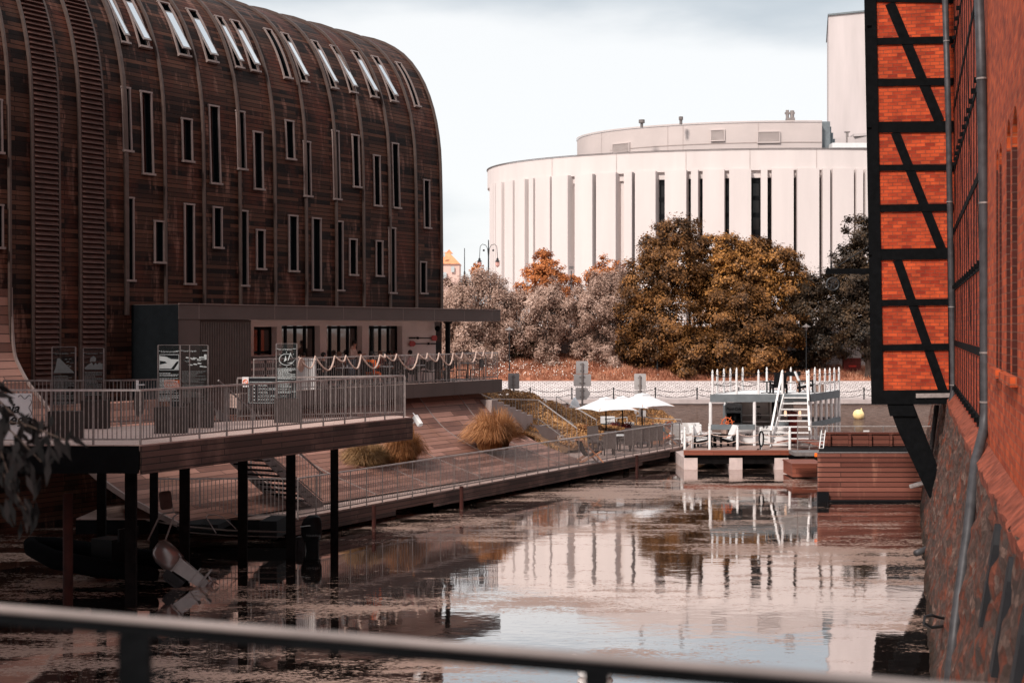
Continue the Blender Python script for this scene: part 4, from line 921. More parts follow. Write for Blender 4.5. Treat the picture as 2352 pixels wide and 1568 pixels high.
MB().tube([P(690, 1209, 40.4), P(708, 1206.5, 40.35), P(729, 1207, 40.4)], .012, 5).build('cowl_strip', M_print, bb)

# swan-like goose low in the frame, orange bill
gx, gy = XY(1352, 25.9)
gs = thing('white_goose', 'white goose with orange bill floating close to the bridge', 'goose', (gx, gy, 0))
q = MB().ball((gx + .12, gy, .07), .22, (1.5, .8, .6), 12, 8).tube([(gx - .12, gy, .12), (gx - .2, gy, .24), (gx - .22, gy, .33), (gx - .26, gy, .37)], [.09, .055, .045, .055], 8).ball((gx - .26, gy, .37), .058, (1.25, 1, .95), 8, 6); q.build('body', M_white, gs, smooth=True)
MB().tube([(gx - .31, gy, .36), (gx - .36, gy, .345), (gx - .41, gy, .335)], [.03, .024, .012], 6).build('bill', M_orange, gs)
# ------------------------------------------------------------------ opera house across the river
OC, OA, OB = (34.0, 188.0), 36.7, 22.9
def E(th, k=0.0, z=0.0): return V(OC[0] - (OA + k) * math.cos(th), OC[1] - (OB + k) * math.sin(th), z)
def th_of(px, k=0.0, lo=-.02, hi=2.2):
    r = (px - CX) / FP
    for _ in range(50):
        m_ = (lo + hi) / 2; p = E(m_, k)
        if p.x / p.y < r: lo = m_
        else: hi = m_
    return (lo + hi) / 2
op = thing('round_concert_hall', 'large round pale pink concert hall with tall vertical fins across the river', 'building', (34, 165, 6.2))
ztop, zfin, zwin = zat(343.5, 165), zat(391, 165), zat(408, 165)
def ering(q, k, z0, z1, t0=-1.0, t1=4.2, n=90, k2=None):
    k2 = k if k2 is None else k2; ths = np.linspace(t0, t1, n)
    for a, c in zip(ths, ths[1:]): q.face([E(a, k, z0), E(c, k, z0), E(c, k2, z1), E(a, k2, z1)])
q = MB(); ering(q, 0.55, zfin - .02, ztop); ering(q, 0.55, ztop, ztop + .002, k2=-3); ering(q, -.5, zfin - .02, zfin - .018, k2=.55)
ering(q, 0.2, zwin, zfin); ering(q, -.15, zwin, zwin + .001, k2=.2); q.build('parapet_band', M_opera, op, smooth=True)
q = MB(); ering(q, 0.66, ztop + .01, ztop + .12, n=120); ering(q, .66, ztop + .12, ztop + .13, k2=.0, n=120); q.build('coping', M_steelp, op)
q = MB(); ering(q, -0.15, 5, zwin); q.build('glazing', M_opglass, op)
for px in (1268, 1416, 1575.6, 1722.6, 1875.7):
    t = th_of(px, .55); jn = MB(); jn.slab([E(t - .0006, .56, zfin), E(t + .0006, .56, zfin), E(t + .0006, .56, ztop), E(t - .0006, .56, ztop)], (0, -.02, 0)); jn.build('joint', M_concrete, op)
fins = [(85, 105), (107, 117), (120, 153), (170, 217), (228, 285), (308, 333), (345, 428), (440, 530), (570, 670), (692, 803), (850, 895), (913, 1030), (1083, 1205), (1232, 1272), (1299, 1422), (1450, 1575), (1630, 1668), (1693, 1817), (1838, 1963), (1984, 2025), (2040, 2160), (2175, 2213), (2228, 2345)]
fe = []
for a, c in fins:
    t0, t1 = th_of(a / 2.4827 + 1091, 1.1), th_of(c / 2.4827 + 1091, 1.1); fe.append((t0, t1)); q = MB()
    n = max(1, int((t1 - t0) / .03)); ths = np.linspace(t0, t1, n + 1)
    for x, y in zip(ths, ths[1:]): q.hexa([E(x, 1.15, 5), E(y, 1.15, 5), E(y, -.8, 5), E(x, -.8, 5)], [E(x, 1.15, zfin + .1), E(y, 1.15, zfin + .1), E(y, -.8, zfin + .1), E(x, -.8, zfin + .1)])
    q.build('fin', M_opera, op)
q = MB()
for i, ((a0, a1), (b0_, b1)) in enumerate(zip(fe, fe[1:])):
    if i in (8, 10, 11, 12, 13, 14, 15, 16, 17, 18, 19, 20, 21):
        n = 9
        for k in range(n): z = 6 + (zwin - 6) * (k + 1) / n - .1; q.hexa([E(a1, -.04, z - .5), E(b0_, -.04, z - .5), E(b0_, -.14, z - .5), E(a1, -.14, z - .5)], [E(a1, -.04, z), E(b0_, -.04, z), E(b0_, -.14, z), E(a1, -.14, z)])
        for t in (a1 + .002, b0_ - .004): q.hexa([E(t, -.03, 6), E(t + .004, -.03, 6), E(t + .004, -.14, 6), E(t, -.14, 6)], [E(t, -.03, zwin), E(t + .004, -.03, zwin), E(t + .004, -.14, zwin), E(t, -.14, zwin)])
q.build('window_bars', M_black, op)
q = MB()
for i, ((a0, a1), (b0_, b1)) in enumerate(zip(fe, fe[1:])):
    if i < 8 or i == 9: q.hexa([E(a1, -.1, 5), E(b0_, -.1, 5), E(b0_, -.3, 5), E(a1, -.3, 5)], [E(a1, -.1, zwin), E(b0_, -.1, zwin), E(b0_, -.3, zwin), E(a1, -.3, zwin)])
q.build('recess_wall', M_opera, op)
# upper drum
def E2(t, z, k=0): return V(36 - (27.2 + k) * math.cos(t), 192 - (17 + k) * math.sin(t), z)
def th2(px):
    lo, hi = 0, 1.9; r = (px - CX) / FP
    for _ in range(40):
        m_ = (lo + hi) / 2; p = E2(m_, 0)
        if p.x / p.y < r: lo = m_
        else: hi = m_
    return lo
zd = zat(281, 175.3); te = th2(1888)
q = MB(); ths = np.linspace(-1.2, te, 60)
for a, c in zip(ths, ths[1:]):
    q.face([E2(a, 25), E2(c, 25), E2(c, zd), E2(a, zd)]); q.face([E2(a, zd), E2(c, zd), V(36, 192, zd + .02)]); q.face([E2(a, zd, .1), E2(c, zd, .1), E2(c, zd + .18, .1), E2(a, zd + .18, .1)])
pe_ = E2(te, 0); q.face([(pe_.x, pe_.y, 25), (pe_.x + 1.2, 200, 25), (pe_.x + 1.2, 200, zd), (pe_.x, pe_.y, zd)])
dr = q.build('upper_drum', M_operatop, op)
q = MB()
for px in (1382, 1534, 1569, 1742): t = th2(px); q.slab([E2(t - .0007, 25, .03), E2(t + .0007, 25, .03), E2(t + .0007, zd, .03), E2(t - .0007, zd, .03)], (0, -.02, 0))
for i in range(len(ths) - 1):
    if ths[i] > .5: q.face([E2(ths[i], zat(330, 176), .05), E2(ths[i + 1], zat(330, 176), .05), E2(ths[i + 1], zat(330, 176) + .09, .05), E2(ths[i], zat(330, 176) + .09, .05)])
q.build('joint', M_concrete, dr)
for x0, x1, y0, y1 in ((1635, 1664, 300, 323), (1742, 1790, 304, 327), (1410, 1447, 331, 352)):
    q = MB(); t0, t1 = th2(x0), th2(x1); Y = E2((t0 + t1) / 2, 0).y
    z0, z1 = zat(y1, Y), zat(y0, Y); n = 9
    for k in range(n): za = z0 + (z1 - z0) * k / n; q.hexa([E2(t0, za, .22), E2(t1, za, .22), E2(t1, za, .0), E2(t0, za, .0)], [E2(t0, za + .1, .12), E2(t1, za + .1, .12), E2(t1, za + .1, .0), E2(t0, za + .1, .0)])
    for a, c, e, g in ((t0 - .004, t0, z0 - .1, z1 + .1), (t1, t1 + .004, z0 - .1, z1 + .1), (t0, t1, z1, z1 + .1), (t0, t1, z0 - .1, z0)): q.hexa([E2(a, e, .25), E2(c, e, .25), E2(c, e, 0), E2(a, e, 0)], [E2(a, g, .25), E2(c, g, .25), E2(c, g, 0), E2(a, g, 0)])
    q.build('vent_grille', M_operatop, dr)
p0 = P(1888, 281, 175.6)
q = MB(); q.box(p0.x, p0.x + 1.1, 176, 180, 24, p0.z + .15)
for k in range(3): q.box(p0.x + 1.15 + k * .35, p0.x + 1.35 + k * .35, 176.5 + k * .5, 181, 24, p0.z - .4 - k * .7)
q.build('dark_flue_block', M_slate, op)
# roof plant
for px, y0, y1, wd, d in ((1474, 283, 291, 14, 176), (1564, 279, 284, 10, 176)):
    c = P(px, y0, d); q = MB(); q.lathe((c.x, c.y, zat(y1 + 2, d)), [(.18, 0), (.18, .5), (wd * .5 * d / FP, .55), (wd * .5 * d / FP, .95), (.05, 1.0)], 10)
    tag(q.build('roof_vent', M_steelp), 'small grey roof vent on the concert hall, %s' % ('nearer its left edge' if px < 1500 else 'just right of the drum joint'), 'vent')
c = P(1815, 281, 177); q = MB(); q.box(c.x - .5, c.x + .5, 176.5, 177.5, c.z, c.z + .5); q.tube([(c.x - .35, 177, c.z + .5), (c.x - .35, 177, c.z + 1.5)], .2, 8); q.tube([(c.x + .25, 177, c.z + .4), (c.x + .25, 177, c.z + 1.45)], .25, 8); q.box(c.x - .65, c.x + .55, 176.8, 177.2, c.z + 1.0, c.z + 1.25)
tag(q.build('antenna_mast', M_steel), 'shiny metal flue and antenna cluster on the concert hall roof', 'flue')
# stage tower and lower roof on the right
tw = thing('stage_tower', 'tall plain grey-pink tower block rising behind the concert hall', 'tower', (50, 205, 6))
x0 = XY(1903, 205)[0]; x1 = XY(1990, 198)[0] + 14
MB().prism([(x0, 205), (x1, 196), (x1 + 4, 215), (x0 + 4, 224)], 6, zat(37, 205)).build('wall', M_tower, tw)
MB().prism([(x0 - .15, 204.8), (x1, 195.7), (x1 + 4.2, 215.2), (x0 + 3.9, 224.3)], zat(37, 205) + .01, zat(37, 205) + .25).build('coping', M_slate, tw)
q = MB(); a = P(1910, 321, 188); q.prism([(a.x, 188), (a.x + 4, 185.5), (a.x + 12, 184), (a.x + 20, 200), (a.x, 200)], 20, zat(318, 188)); q.prism([(a.x + 2.5, 186), (a.x + 4, 185.4), (a.x + 14, 184), (a.x + 14, 190), (a.x + 2.5, 190)], zat(318, 188) + .01, zat(312, 188)); q.build('low_roof', M_tower, tw)
c = P(1950, 312, 186); q = MB(); q.tube([(c.x, 187, c.z - 1), (c.x, 187, c.z + .55)], .18, 8); q.box(c.x - .35, c.x + .35, 186.8, 187.2, c.z + .55, c.z + .7); tag(q.build('roof_vent', M_steel), 'thin capped pipe on the low roof in front of the tower', 'vent')
a = P(1908, 343, 175); q = MB(); q.box(a.x, a.x + 4.8, 174, 178, zat(344, 176), zat(333, 176)); tag(q.build('rooflight_box', M_white), 'white framed rooflight box on the parapet below the tower', 'rooflight')

# far house, lamps
hs = thing('far_house', 'distant house with orange tiled roof and dormer at the edge of the dark building', 'house', (-9, 300, 6)); d = 300
M_htile = pm('orange_roof_tiles', (.62, .26, .13), .8, var=.2, scale=1); M_hw = pm('house_wall', (.62, .42, .36), .9, var=.1)
def hx(px, py): p = P(px, py, d); return (p.x, p.z)
MB().slab([(hx(975, 620)[0], d, 5), (hx(1055, 620)[0], d, 5), (hx(1055, 606)[0], d, hx(0, 606)[1]), (hx(975, 606)[0], d, hx(0, 606)[1])], (0, 9, 0)).build('wall', M_hw, hs)
q = MB(); a, c = hx(970, 606), hx(1057, 606); e, g = hx(1005, 577), hx(1036, 577)
q.hexa([(a[0], d - .4, a[1]), (c[0], d - .4, a[1]), (c[0], d + 9.4, a[1]), (a[0], d + 9.4, a[1])], [(e[0], d + 3.5, e[1]), (g[0] - .6, d + 3.5, e[1]), (g[0] - .6, d + 5.5, e[1]), (e[0], d + 5.5, e[1])]); rf = q.build('roof', M_htile, hs)
q = MB(); c = hx(1030, 577); q.slab([(c[0] - .8, d + 3.3, c[1] - .3), (c[0] + .8, d + 3.3, c[1] - .3), (c[0], d + 3.3, c[1] + .6)], (0, 1.5, 0)); q.build('dormer', M_htile, rf)
for px, y0, y1, w_ in ((1019, 580, 590, 5), (1022, 640, 625, 7), (1040, 625, 612, 7)):
    a = hx(px, y0); q = MB(); z0, z1 = sorted((hx(0, y0)[1], hx(0, y1)[1])); q.box(a[0] - .35, a[0] + .35, d - .5, d - .3, z0, z1); q.build('window', M_print, hs)
lp = thing('street_lamp', 'tall old-fashioned lamp post with curved arms and hanging lantern beside the concert hall', 'street lamp', P(1119, 700, 150)); c = P(1122, 0, 150)
zt_ = zat(551, 150); MB().tube([(c.x, 150, 6.2), (c.x, 150, zt_ - 4), (c.x, 150, zt_)], [.13, .09, .05], 8).build('pole', M_iron, lp)
q = MB()
for s_ in (-1, 1): q.tube([(c.x, 150, zt_ - 2.2), (c.x + s_ * .1, 150, zt_ - .9), (c.x + s_ * .3, 150, zt_ - .55), (c.x + s_ * .65, 150, zt_ - .45), (c.x + s_ * .88, 150, zt_ - .7), (c.x + s_ * .95, 150, zt_ - 1.9)], .035, 6); q.cbox((c.x + s_ * .5, 150, zt_ - 1.1), .2, .1, .2)
q.build('arm', M_iron, lp)
M_lant = pm('lantern_glass', (.55, .30, .26), .3)
for s_ in (-1, 1):
    MB().lathe((c.x + s_ * .95, 150, zt_ - 2.9), [(.04, 0), (.22, .2), (.24, .5), (.15, .62)], 8).build('lantern', M_lant, lp); MB().lathe((c.x + s_ * .95, 150, zt_ - 2.28), [(.32, 0), (.14, .12), (.12, .3), (.04, .4)], 8).build('lantern_cap', M_iron, lp)
c = P(1067, 570, 140); tag(MB().tube([(c.x, 140, 6.2), (c.x, 140, zat(625, 140)), (c.x, 140, zat(622, 140)), (c.x, 140, c.z)], [.1, .09, .045, .035], 8).build('flag_pole', M_iron), 'slim bare dark pole above the silvery bushes, right of the far house', 'pole')
def lamp(px, ytop, ybase, d, label, kind=0):
    x, y = XY(px, d); z1 = zat(ytop, d); z0 = slope_z(x, y) if d < 135 else 6.2
    t = thing('park_lamp', label, 'street lamp', (x, y, z0))
    MB().tube([(x, y, z0), (x, y, z0 + .6), (x, y, z0 + .62), (x, y, z1 - .5)], [.075, .075, .05, .04], 8).build('pole', M_iron, t)
    if kind == 0: MB().lathe((x, y, z1 - .55), [(.05, 0), (.2, .3), (.42, .32), (.42, .36), (.12, .52), (.03, .62)], 12).build('lamp_head', M_steel, t)
    else: MB().cbox((x, y, z1 - .2), .45, .25, .3).build('lamp_head', M_steelp, t)
lamp(1170, 752, 900, 127, 'park lamp with conical glass head standing right of the cafe terrace')
lamp(1510, 745, 870, 127.5, 'thin dark park lamp under the big tree, left of the floating cafe')
lamp(1852, 745, 870, 127, 'thin dark park lamp behind the floating cafe stairs')
lamp(1312, 610, 760, 138, 'grey boxy lamp rising behind the silvery bushes before the hall', 1)
# red utility box and stair wall at far right
x, y = XY(1958, 129); rb = thing('utility_box', 'dull red utility cabinet on the bank by the concrete stair wall', 'cabinet', (x, y, 2.2)); zb = zat(869, 129)
MB().box(x - .78, x + .78, y, y + .6, zb, zb + 1.75).build('cabinet', M_redbox, rb); MB().box(x - .85, x + .85, y - .06, y + .66, zb + 1.752, zb + 1.86).build('lid', M_redbox, rb); MB().box(x - .35, x + .35, y - .03, y - .001, zb + 1.05, zb + 1.2).build('label_strip', M_red, rb)
sw = thing('ramp_wall', 'pale concrete ramp wall on the bank behind the red cabinet', 'wall', (30, 131, 1.5)); q = MB(); a, c = XY(1840, 132)[0], XY(2030, 132)[0]
q.slab([(a, 132, 1), (c, 132, 1), (c, 132, zat(790, 132)), (XY(1930, 132)[0], 132, zat(800, 132)), (a, 132, zat(862, 132))], (0, .4, 0)); q.build('wall', M_concrete, sw)
q = MB(); q.tube([P(1900, 822, 131.5), P(1938, 796, 131.5), P(1990, 794, 131.5)], .05, 6); [q.tube([P(px, yy, 131.5), P(px, yy + 22, 131.5)], .04, 6) for px, yy in ((1903, 820), (1936, 797), (1965, 795))]; q.build('handrail', M_steelp, sw)
# strollers glimpsed on the upper promenade: built with the people below

# ------------------------------------------------------------------ trees
M_maple = leafmat('maple_leaves', (0.028, 0.014, 0.006), (0.12, 0.050, 0.015), (0.36, 0.155, 0.045), .15)
M_gold = leafmat('golden_leaves', (0.035, 0.016, 0.006), (0.19, 0.078, 0.020), (0.62, 0.275, 0.07), .18)
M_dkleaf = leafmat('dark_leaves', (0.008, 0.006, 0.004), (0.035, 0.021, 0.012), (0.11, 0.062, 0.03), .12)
M_silv = leafmat('silvery_leaves', (0.10, 0.05, 0.034), (0.36, 0.225, 0.17), (0.66, 0.47, 0.385), .22)
M_orl = leafmat('orange_leaves', (0.16, 0.045, 0.012), (0.42, 0.135, 0.04), (0.66, 0.25, 0.08), .25)
def crown(lobes, dens, size, elong, jit=.8, droop=0.0, shell=.55, d0=128.0):
    P_, N_ = [], []
    for (px, py, r, dz) in lobes:
        d = d0 + dz; c = np.array(P(px, py, d)); rm = r * d / FP; n = int(dens * rm * rm)
        v = rng.normal(0, 1, (n, 3)); v /= np.linalg.norm(v, axis=1)[:, None]; v[:, 1] -= .25; v /= np.linalg.norm(v, axis=1)[:, None]
        # sub-clumps: leaves gather around random directions on the lobe, so that the outline breaks up
        m_ = max(7, int(15 * rm)); cd = rng.normal(0, 1, (m_, 3)); cd /= np.linalg.norm(cd, axis=1)[:, None]; idx = rng.integers(0, m_, n); cr = rng.uniform(.45, 1.15, m_)
        loc = cd[idx] * cr[idx][:, None] * rm + rng.normal(0, .12 + .075 * rm, (n, 3)) * np.array([1, 1, .75])
        k = rng.uniform(0, 1, n) < .10; rad = rm * rng.uniform(shell, 1.0, n); loc[k] = (v * rad[:, None])[k]
        loc[:, 2] -= droop * np.abs(rng.normal(0, 1, n)) * rm * .2
        P_.append(c + loc); nn2 = loc / (np.linalg.norm(loc, axis=1)[:, None] + 1e-6); nn2[:, 2] += .35; N_.append(nn2)
    P_ = np.concatenate(P_); N_ = np.concatenate(N_)
    return leaf_quads(P_, N_ * 2.2, size, elong, jit)
def tree(name, label, lobes, mat, d0, trunk, dens=1400, size=.145, elong=1.5, group=None, cat='tree', droop=0, shell=.5, tr=.2):
    bx, by = XY(trunk, d0); zb = slope_z(bx, by) if by < 135 else 6.0
    t = thing(name, label, cat, (bx, by, zb), 0, group)
    q = MB(); cz = [P(px, py, d0 + dz) for px, py, r, dz in lobes]; top = max(c.z for c in cz); mid = V(bx, by, zb + (top - zb) * .42)
    q.tube([(bx, by, zb - .3), (bx + .05, by, zb + .8), mid, V(bx, by, zb + (top - zb) * .8)], [tr * 1.3, tr, tr * .7, tr * .25], 8)
    for c in cz:
        s_ = V(bx, by, zb + (c.z - zb) * .45) if c.z > mid.z else V(bx, by, zb + max(.3, (c.z - zb) * .5)); q.tube([s_, s_.lerp(c, .5) + V(0, 0, .3), c], [tr * .45, tr * .28, tr * .08], 5)
    q.build('trunk', M_trunk, t)
    o = soup('crown', crown(lobes, dens, size, elong, .62, droop, shell, d0), mat, t); return t
GB = 'large trees in front of the concert hall'
tree('maple_tree', 'tallest brown-leaved maple, left of the golden trees before the hall', [(1560, 532, 50, 0), (1508, 580, 52, 0), (1478, 655, 62, 0), (1550, 625, 80, 1), (1455, 735, 50, 0), (1530, 745, 80, -1), (1500, 810, 55, -1), (1440, 800, 30, 0), (1595, 570, 40, 1)], M_maple, 130, 1512, group=GB, tr=.32)
tree('ash_tree', 'broad golden-topped tree in the middle before the hall', [(1655, 575, 45, 0), (1700, 600, 52, 0), (1745, 585, 45, 0), (1795, 600, 45, 0), (1655, 665, 72, 1), (1740, 680, 80, 1), (1820, 665, 55, 1), (1615, 640, 45, 2), (1855, 700, 45, 1)], M_gold, 131, 1720, group=GB, tr=.3, elong=1.8)
tree('ash_tree', 'lower golden-brown tree drooping toward the promenade behind the floating cafe', [(1650, 735, 62, 0), (1725, 745, 70, 0), (1600, 815, 50, -1), (1670, 815, 62, -1), (1755, 815, 60, -1), (1570, 850, 30, -2), (1800, 760, 50, 0), (1700, 700, 55, 0)], M_maple, 127.5, 1690, group=GB, tr=.22, elong=1.8)
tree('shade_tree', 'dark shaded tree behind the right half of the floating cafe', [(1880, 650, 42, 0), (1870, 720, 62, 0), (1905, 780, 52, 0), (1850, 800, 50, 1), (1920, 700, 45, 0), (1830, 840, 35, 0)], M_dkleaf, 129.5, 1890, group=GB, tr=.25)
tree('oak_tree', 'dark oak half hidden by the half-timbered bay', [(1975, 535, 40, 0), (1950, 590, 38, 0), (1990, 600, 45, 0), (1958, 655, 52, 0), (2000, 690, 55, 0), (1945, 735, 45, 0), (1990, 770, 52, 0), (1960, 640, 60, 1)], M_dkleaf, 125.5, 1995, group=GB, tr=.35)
GS = 'silvery willow bushes along the retaining wall'
for lb, lobes, tk_ in [
    ('silvery bush rising beside the dark timber building', [(1040, 665, 38, 0), (1065, 690, 55, 0), (1035, 740, 50, 0), (1085, 750, 60, 0), (1050, 810, 48, -1), (1100, 820, 42, -2), (1020, 790, 40, 0)], 1055),
    ('tallest silvery bush, just right of the old lamp post', [(1110, 640, 30, 0), (1128, 670, 45, 0), (1150, 700, 50, 0), (1120, 740, 55, 1), (1165, 760, 48, 0), (1140, 810, 40, 0), (1175, 690, 35, 1)], 1140),
    ('silvery bush below the orange conical tree', [(1225, 690, 40, 0), (1262, 680, 42, 0), (1295, 705, 35, 0), (1240, 745, 50, 0), (1285, 755, 30, 0), (1250, 800, 28, -1), (1268, 835, 24, -2), (1210, 770, 35, 1)], 1262),
    ('silvery bush leaning on the left flank of big maple', [(1352, 665, 38, 0), (1390, 650, 42, 0), (1415, 690, 40, 0), (1365, 710, 45, 0), (1400, 745, 42, 0), (1330, 710, 28, 1), (1385, 800, 30, -1), (1400, 835, 34, -2), (1420, 640, 28, 1)], 1390),
    ('slim silvery sapling standing alone before the grey wall', [(1338, 750, 22, 0), (1345, 780, 24, 0), (1325, 800, 20, 0), (1350, 815, 20, 0), (1335, 705, 24, 0)], 1343)]:
    tree('silver_bush', lb, lobes, M_silv, 131.5, tk_, dens=1700, size=.09, elong=2.6, group=GS, cat='bush', droop=1.0, tr=.1)
tree('conical_tree', 'orange conical tree in front of the hall fins', [(1248, 582, 16, 0), (1245, 605, 26, 0), (1250, 632, 42, 0), (1225, 655, 36, 0), (1278, 652, 36, 0), (1300, 680, 25, 0), (1208, 670, 25, 0)], M_orl, 141, 1250, dens=900, size=.16, group='orange trees behind the silvery bushes')
tree('conical_tree', 'orange tree showing between silvery bush and maple', [(1400, 612, 24, 0), (1378, 628, 26, 0), (1418, 632, 26, 0), (1360, 640, 18, 0), (1398, 650, 30, 0), (1320, 645, 14, 0)], M_orl, 141, 1395, dens=900, size=.16, group='orange trees behind the silvery bushes')
tree('conical_tree', 'small orange treetop beside the old lamp post', [(1098, 616, 12, 0), (1095, 628, 17, 0), (1100, 640, 18, 0)], M_orl, 141, 1098, dens=900, size=.16, group='orange trees behind the silvery bushes')
# low shade bushes filling the foot of the wall
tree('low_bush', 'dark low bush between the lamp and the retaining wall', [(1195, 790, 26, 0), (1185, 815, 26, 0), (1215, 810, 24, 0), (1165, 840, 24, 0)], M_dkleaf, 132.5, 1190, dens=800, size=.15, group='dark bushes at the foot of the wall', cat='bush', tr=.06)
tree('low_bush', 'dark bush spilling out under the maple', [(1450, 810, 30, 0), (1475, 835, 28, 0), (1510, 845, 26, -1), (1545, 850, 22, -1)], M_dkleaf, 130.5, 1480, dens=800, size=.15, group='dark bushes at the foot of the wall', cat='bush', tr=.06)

# ------------------------------------------------------------------ planted bank at the tip of the peninsula
cps = [(P(1070, 893, 64), 0), (P(1120, 893, 67), 0), (P(1190, 905, 72), 0), (P(1250, 930, 76), 0), (P(1300, 948, 78), 0), (P(1345, 985, 72), 0), (P(1100, 940, 62), 0), (P(1180, 950, 66), 0), (P(1190, 1010, 64), 0), (P(1110, 1000, 61), 0),
       (P(1250, 1020, 67), 0), (P(1188, 1024, 66.5), 0), (P(1286, 1040, 64), 0), (P(1330, 1032, 66.5), 0), (P(1360, 1000, 74), 0), (P(1400, 948, 82), 0), (P(1440, 945, 83), 0), (P(1478, 972, 81), 0), (P(1375, 985, 76), 0), (P(1420, 1005, 74.5), 0), (P(1480, 1000, 76), 0)]
CP = np.array([tuple(c[0]) for c in cps] + [(-6, 70, 3.6), (-12, 76, 3.8), (-5, 82, 3.0), (2, 88, .5), (10, 88, .5), (-1, 62.5, 1.7), (12, 80, .45), (11, 74, .45), (6, 92, -.5), (-14, 90, 2.)])
def bank_z(x, y):
    dd = (CP[:, 0] - x) ** 2 + (CP[:, 1] - y) ** 2 + .15; w_ = 1 / dd ** 1.6; return float((w_ * CP[:, 2]).sum() / w_.sum())
pts2 = [(-3.2, 62.2), (0.2, 60.5), (1.0, 63.2), (1.9, 63.4), (3.0, 64.6), (4.2, 68), (5.4, 71.5), (7.6, 74.6), (9.6, 77), (9.0, 84), (3, 87), (-12, 90), (-14, 70), (-9, 62)]
def inside(x, y, pl):
    c = False; n = len(pl)
    for i in range(n):
        x1, y1 = pl[i]; x2, y2 = pl[i - 1]
        if (y1 > y) != (y2 > y) and x < (x2 - x1) * (y - y1) / (y2 - y1) + x1: c = not c
    return c
xs, ys = np.arange(-15, 12, .5), np.arange(60, 91, .5); q = MB()
for x in xs:
    for y in ys:
        if inside(x + .25, y + .25, pts2): q.face([(x, y, bank_z(x, y)), (x + .5, y, bank_z(x + .5, y)), (x + .5, y + .5, bank_z(x + .5, y + .5)), (x, y + .5, bank_z(x, y + .5))])
M_soil = pm('bank_soil', (.16, .085, .045), .95, var=.4, scale=1); tag(q.build('planted_bank', M_soil), kind='structure')
q = MB(); q.prism([(-3, 60), (12.3, 77), (12.3, 79), (5, 90), (-16, 92), (-16, 62)], -1, .44); tag(q.build('peninsula_ground', M_concrete), kind='structure')
q = MB(); q.prism([(-1.1, 60.4), (1.3, 59), (5.0, 65.0), (9, 72), (12.2, 77), (7.5, 78.5), (3, 70)], .445, .60); tag(q.build('quay_paving', M_prom), kind='structure')
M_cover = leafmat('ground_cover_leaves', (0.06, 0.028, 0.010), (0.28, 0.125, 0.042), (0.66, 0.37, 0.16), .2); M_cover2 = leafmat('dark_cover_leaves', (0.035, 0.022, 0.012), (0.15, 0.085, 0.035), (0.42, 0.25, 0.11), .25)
n = 110000; X_ = rng.uniform(-6, 10.5, n); Y_ = rng.uniform(60.5, 87, n); dx = (EYE - .5) * 0
keep = [i for i in range(n) if inside(X_[i], Y_[i], pts2)]
X_, Y_ = X_[keep], Y_[keep]; Z_ = np.array([bank_z(a, c) for a, c in zip(X_, Y_)]); hgt = rng.uniform(.0, .16, len(X_)) + .12 * (np.sin(X_ * 2.1) * np.cos(Y_ * 1.7) > .1)
pts = np.stack([X_, Y_, Z_ + hgt], 1); nr = np.tile([-.1, -.45, .85], (len(pts), 1))
pxs = CX + FP * X_ / Y_; pys = HZ + (EYE - Z_) * FP / Y_
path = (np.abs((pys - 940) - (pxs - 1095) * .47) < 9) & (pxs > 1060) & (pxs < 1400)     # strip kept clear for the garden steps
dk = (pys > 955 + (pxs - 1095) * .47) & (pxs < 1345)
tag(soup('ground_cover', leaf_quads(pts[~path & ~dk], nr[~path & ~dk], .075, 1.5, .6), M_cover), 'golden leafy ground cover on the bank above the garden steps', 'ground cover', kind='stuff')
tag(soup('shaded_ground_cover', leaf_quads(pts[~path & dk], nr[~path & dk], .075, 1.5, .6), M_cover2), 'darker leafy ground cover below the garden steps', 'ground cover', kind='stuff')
# garden steps following the same line
A0, A1, A2, A3 = P(1068, 925, 62.5), P(1165, 965, 66.5), P(1255, 980, 69.5), P(1372, 1030, 68)
stp = thing('garden_steps', 'pale stone steps climbing the planted bank between metal handrails', 'steps', A1); q = MB()
def flight(a, c, n, wd=1.3):
    d = (c - a); side = V(d.y, -d.x, 0).normalized()
    for i in range(n):
        p, r = a.lerp(c, i / n), a.lerp(c, (i + 1) / n); q.slab([p, r.copy().to_3d() if False else V(r.x, r.y, p.z), V(r.x, r.y, p.z) + side * wd, p + side * wd][::-1], (0, 0, -.9))
flight(A0 + V(0, 0, .15), A1 + V(0, 0, .15), 7); q.slab([A1 + V(0, 0, .06), A2 + V(0, 0, -.05), A2 + V(.6, -1.6, -.05), A1 + V(.6, -1.6, .06)][::-1], (0, 0, -.6)); flight(A2 + V(0, 0, .12), A3 + V(0, 0, .12), 9)
q.build('step', M_concrete, stp)
q = MB(); side = V(-.75, .5, 0)
for a, c in ((A0, A1), (A2, A3)): q.bar(a + side + V(0, 0, .2), c + side + V(0, 0, .2), .16, .35)
q.build('kerb', M_prom, stp)
hr = lambda nm, lb, pp, **k: railing(nm, lb, pp, h=1.0, step=k.pop('step', 2.2), nb=k.pop('nb', 7), base=.12, drop=.3, rail=.045, post=.05, **k)
hr('stair_railing', 'near handrail of the garden steps, bending around a small landing', [P(1064, 940, 61.5), P(1130, 967, 63.5), P(1236, 967, 66.5), P(1325, 1033, 65.5)])
hr('stair_railing', 'far handrail of the garden steps below the traffic sign backs', [P(1075, 913, 66), P(1128, 940, 68.5)], step=3)
hr('stair_railing', 'far handrail on the lower flight of the garden steps', [P(1278, 955, 73), P(1370, 1010, 71)], step=3)
x, y = XY(1160, 64.5); z = bank_z(x, y); il = thing('info_post', 'small flat grey information post by the garden steps', 'sign', (x, y, z)); MB().box(x - .15, x + .15, y, y + .05, z, z + 1.15).build('plate', M_sign, il); dashes('body_text', x - .1, x + .1, z + .6, z + 1.0, y, 9, M_steelp, il)
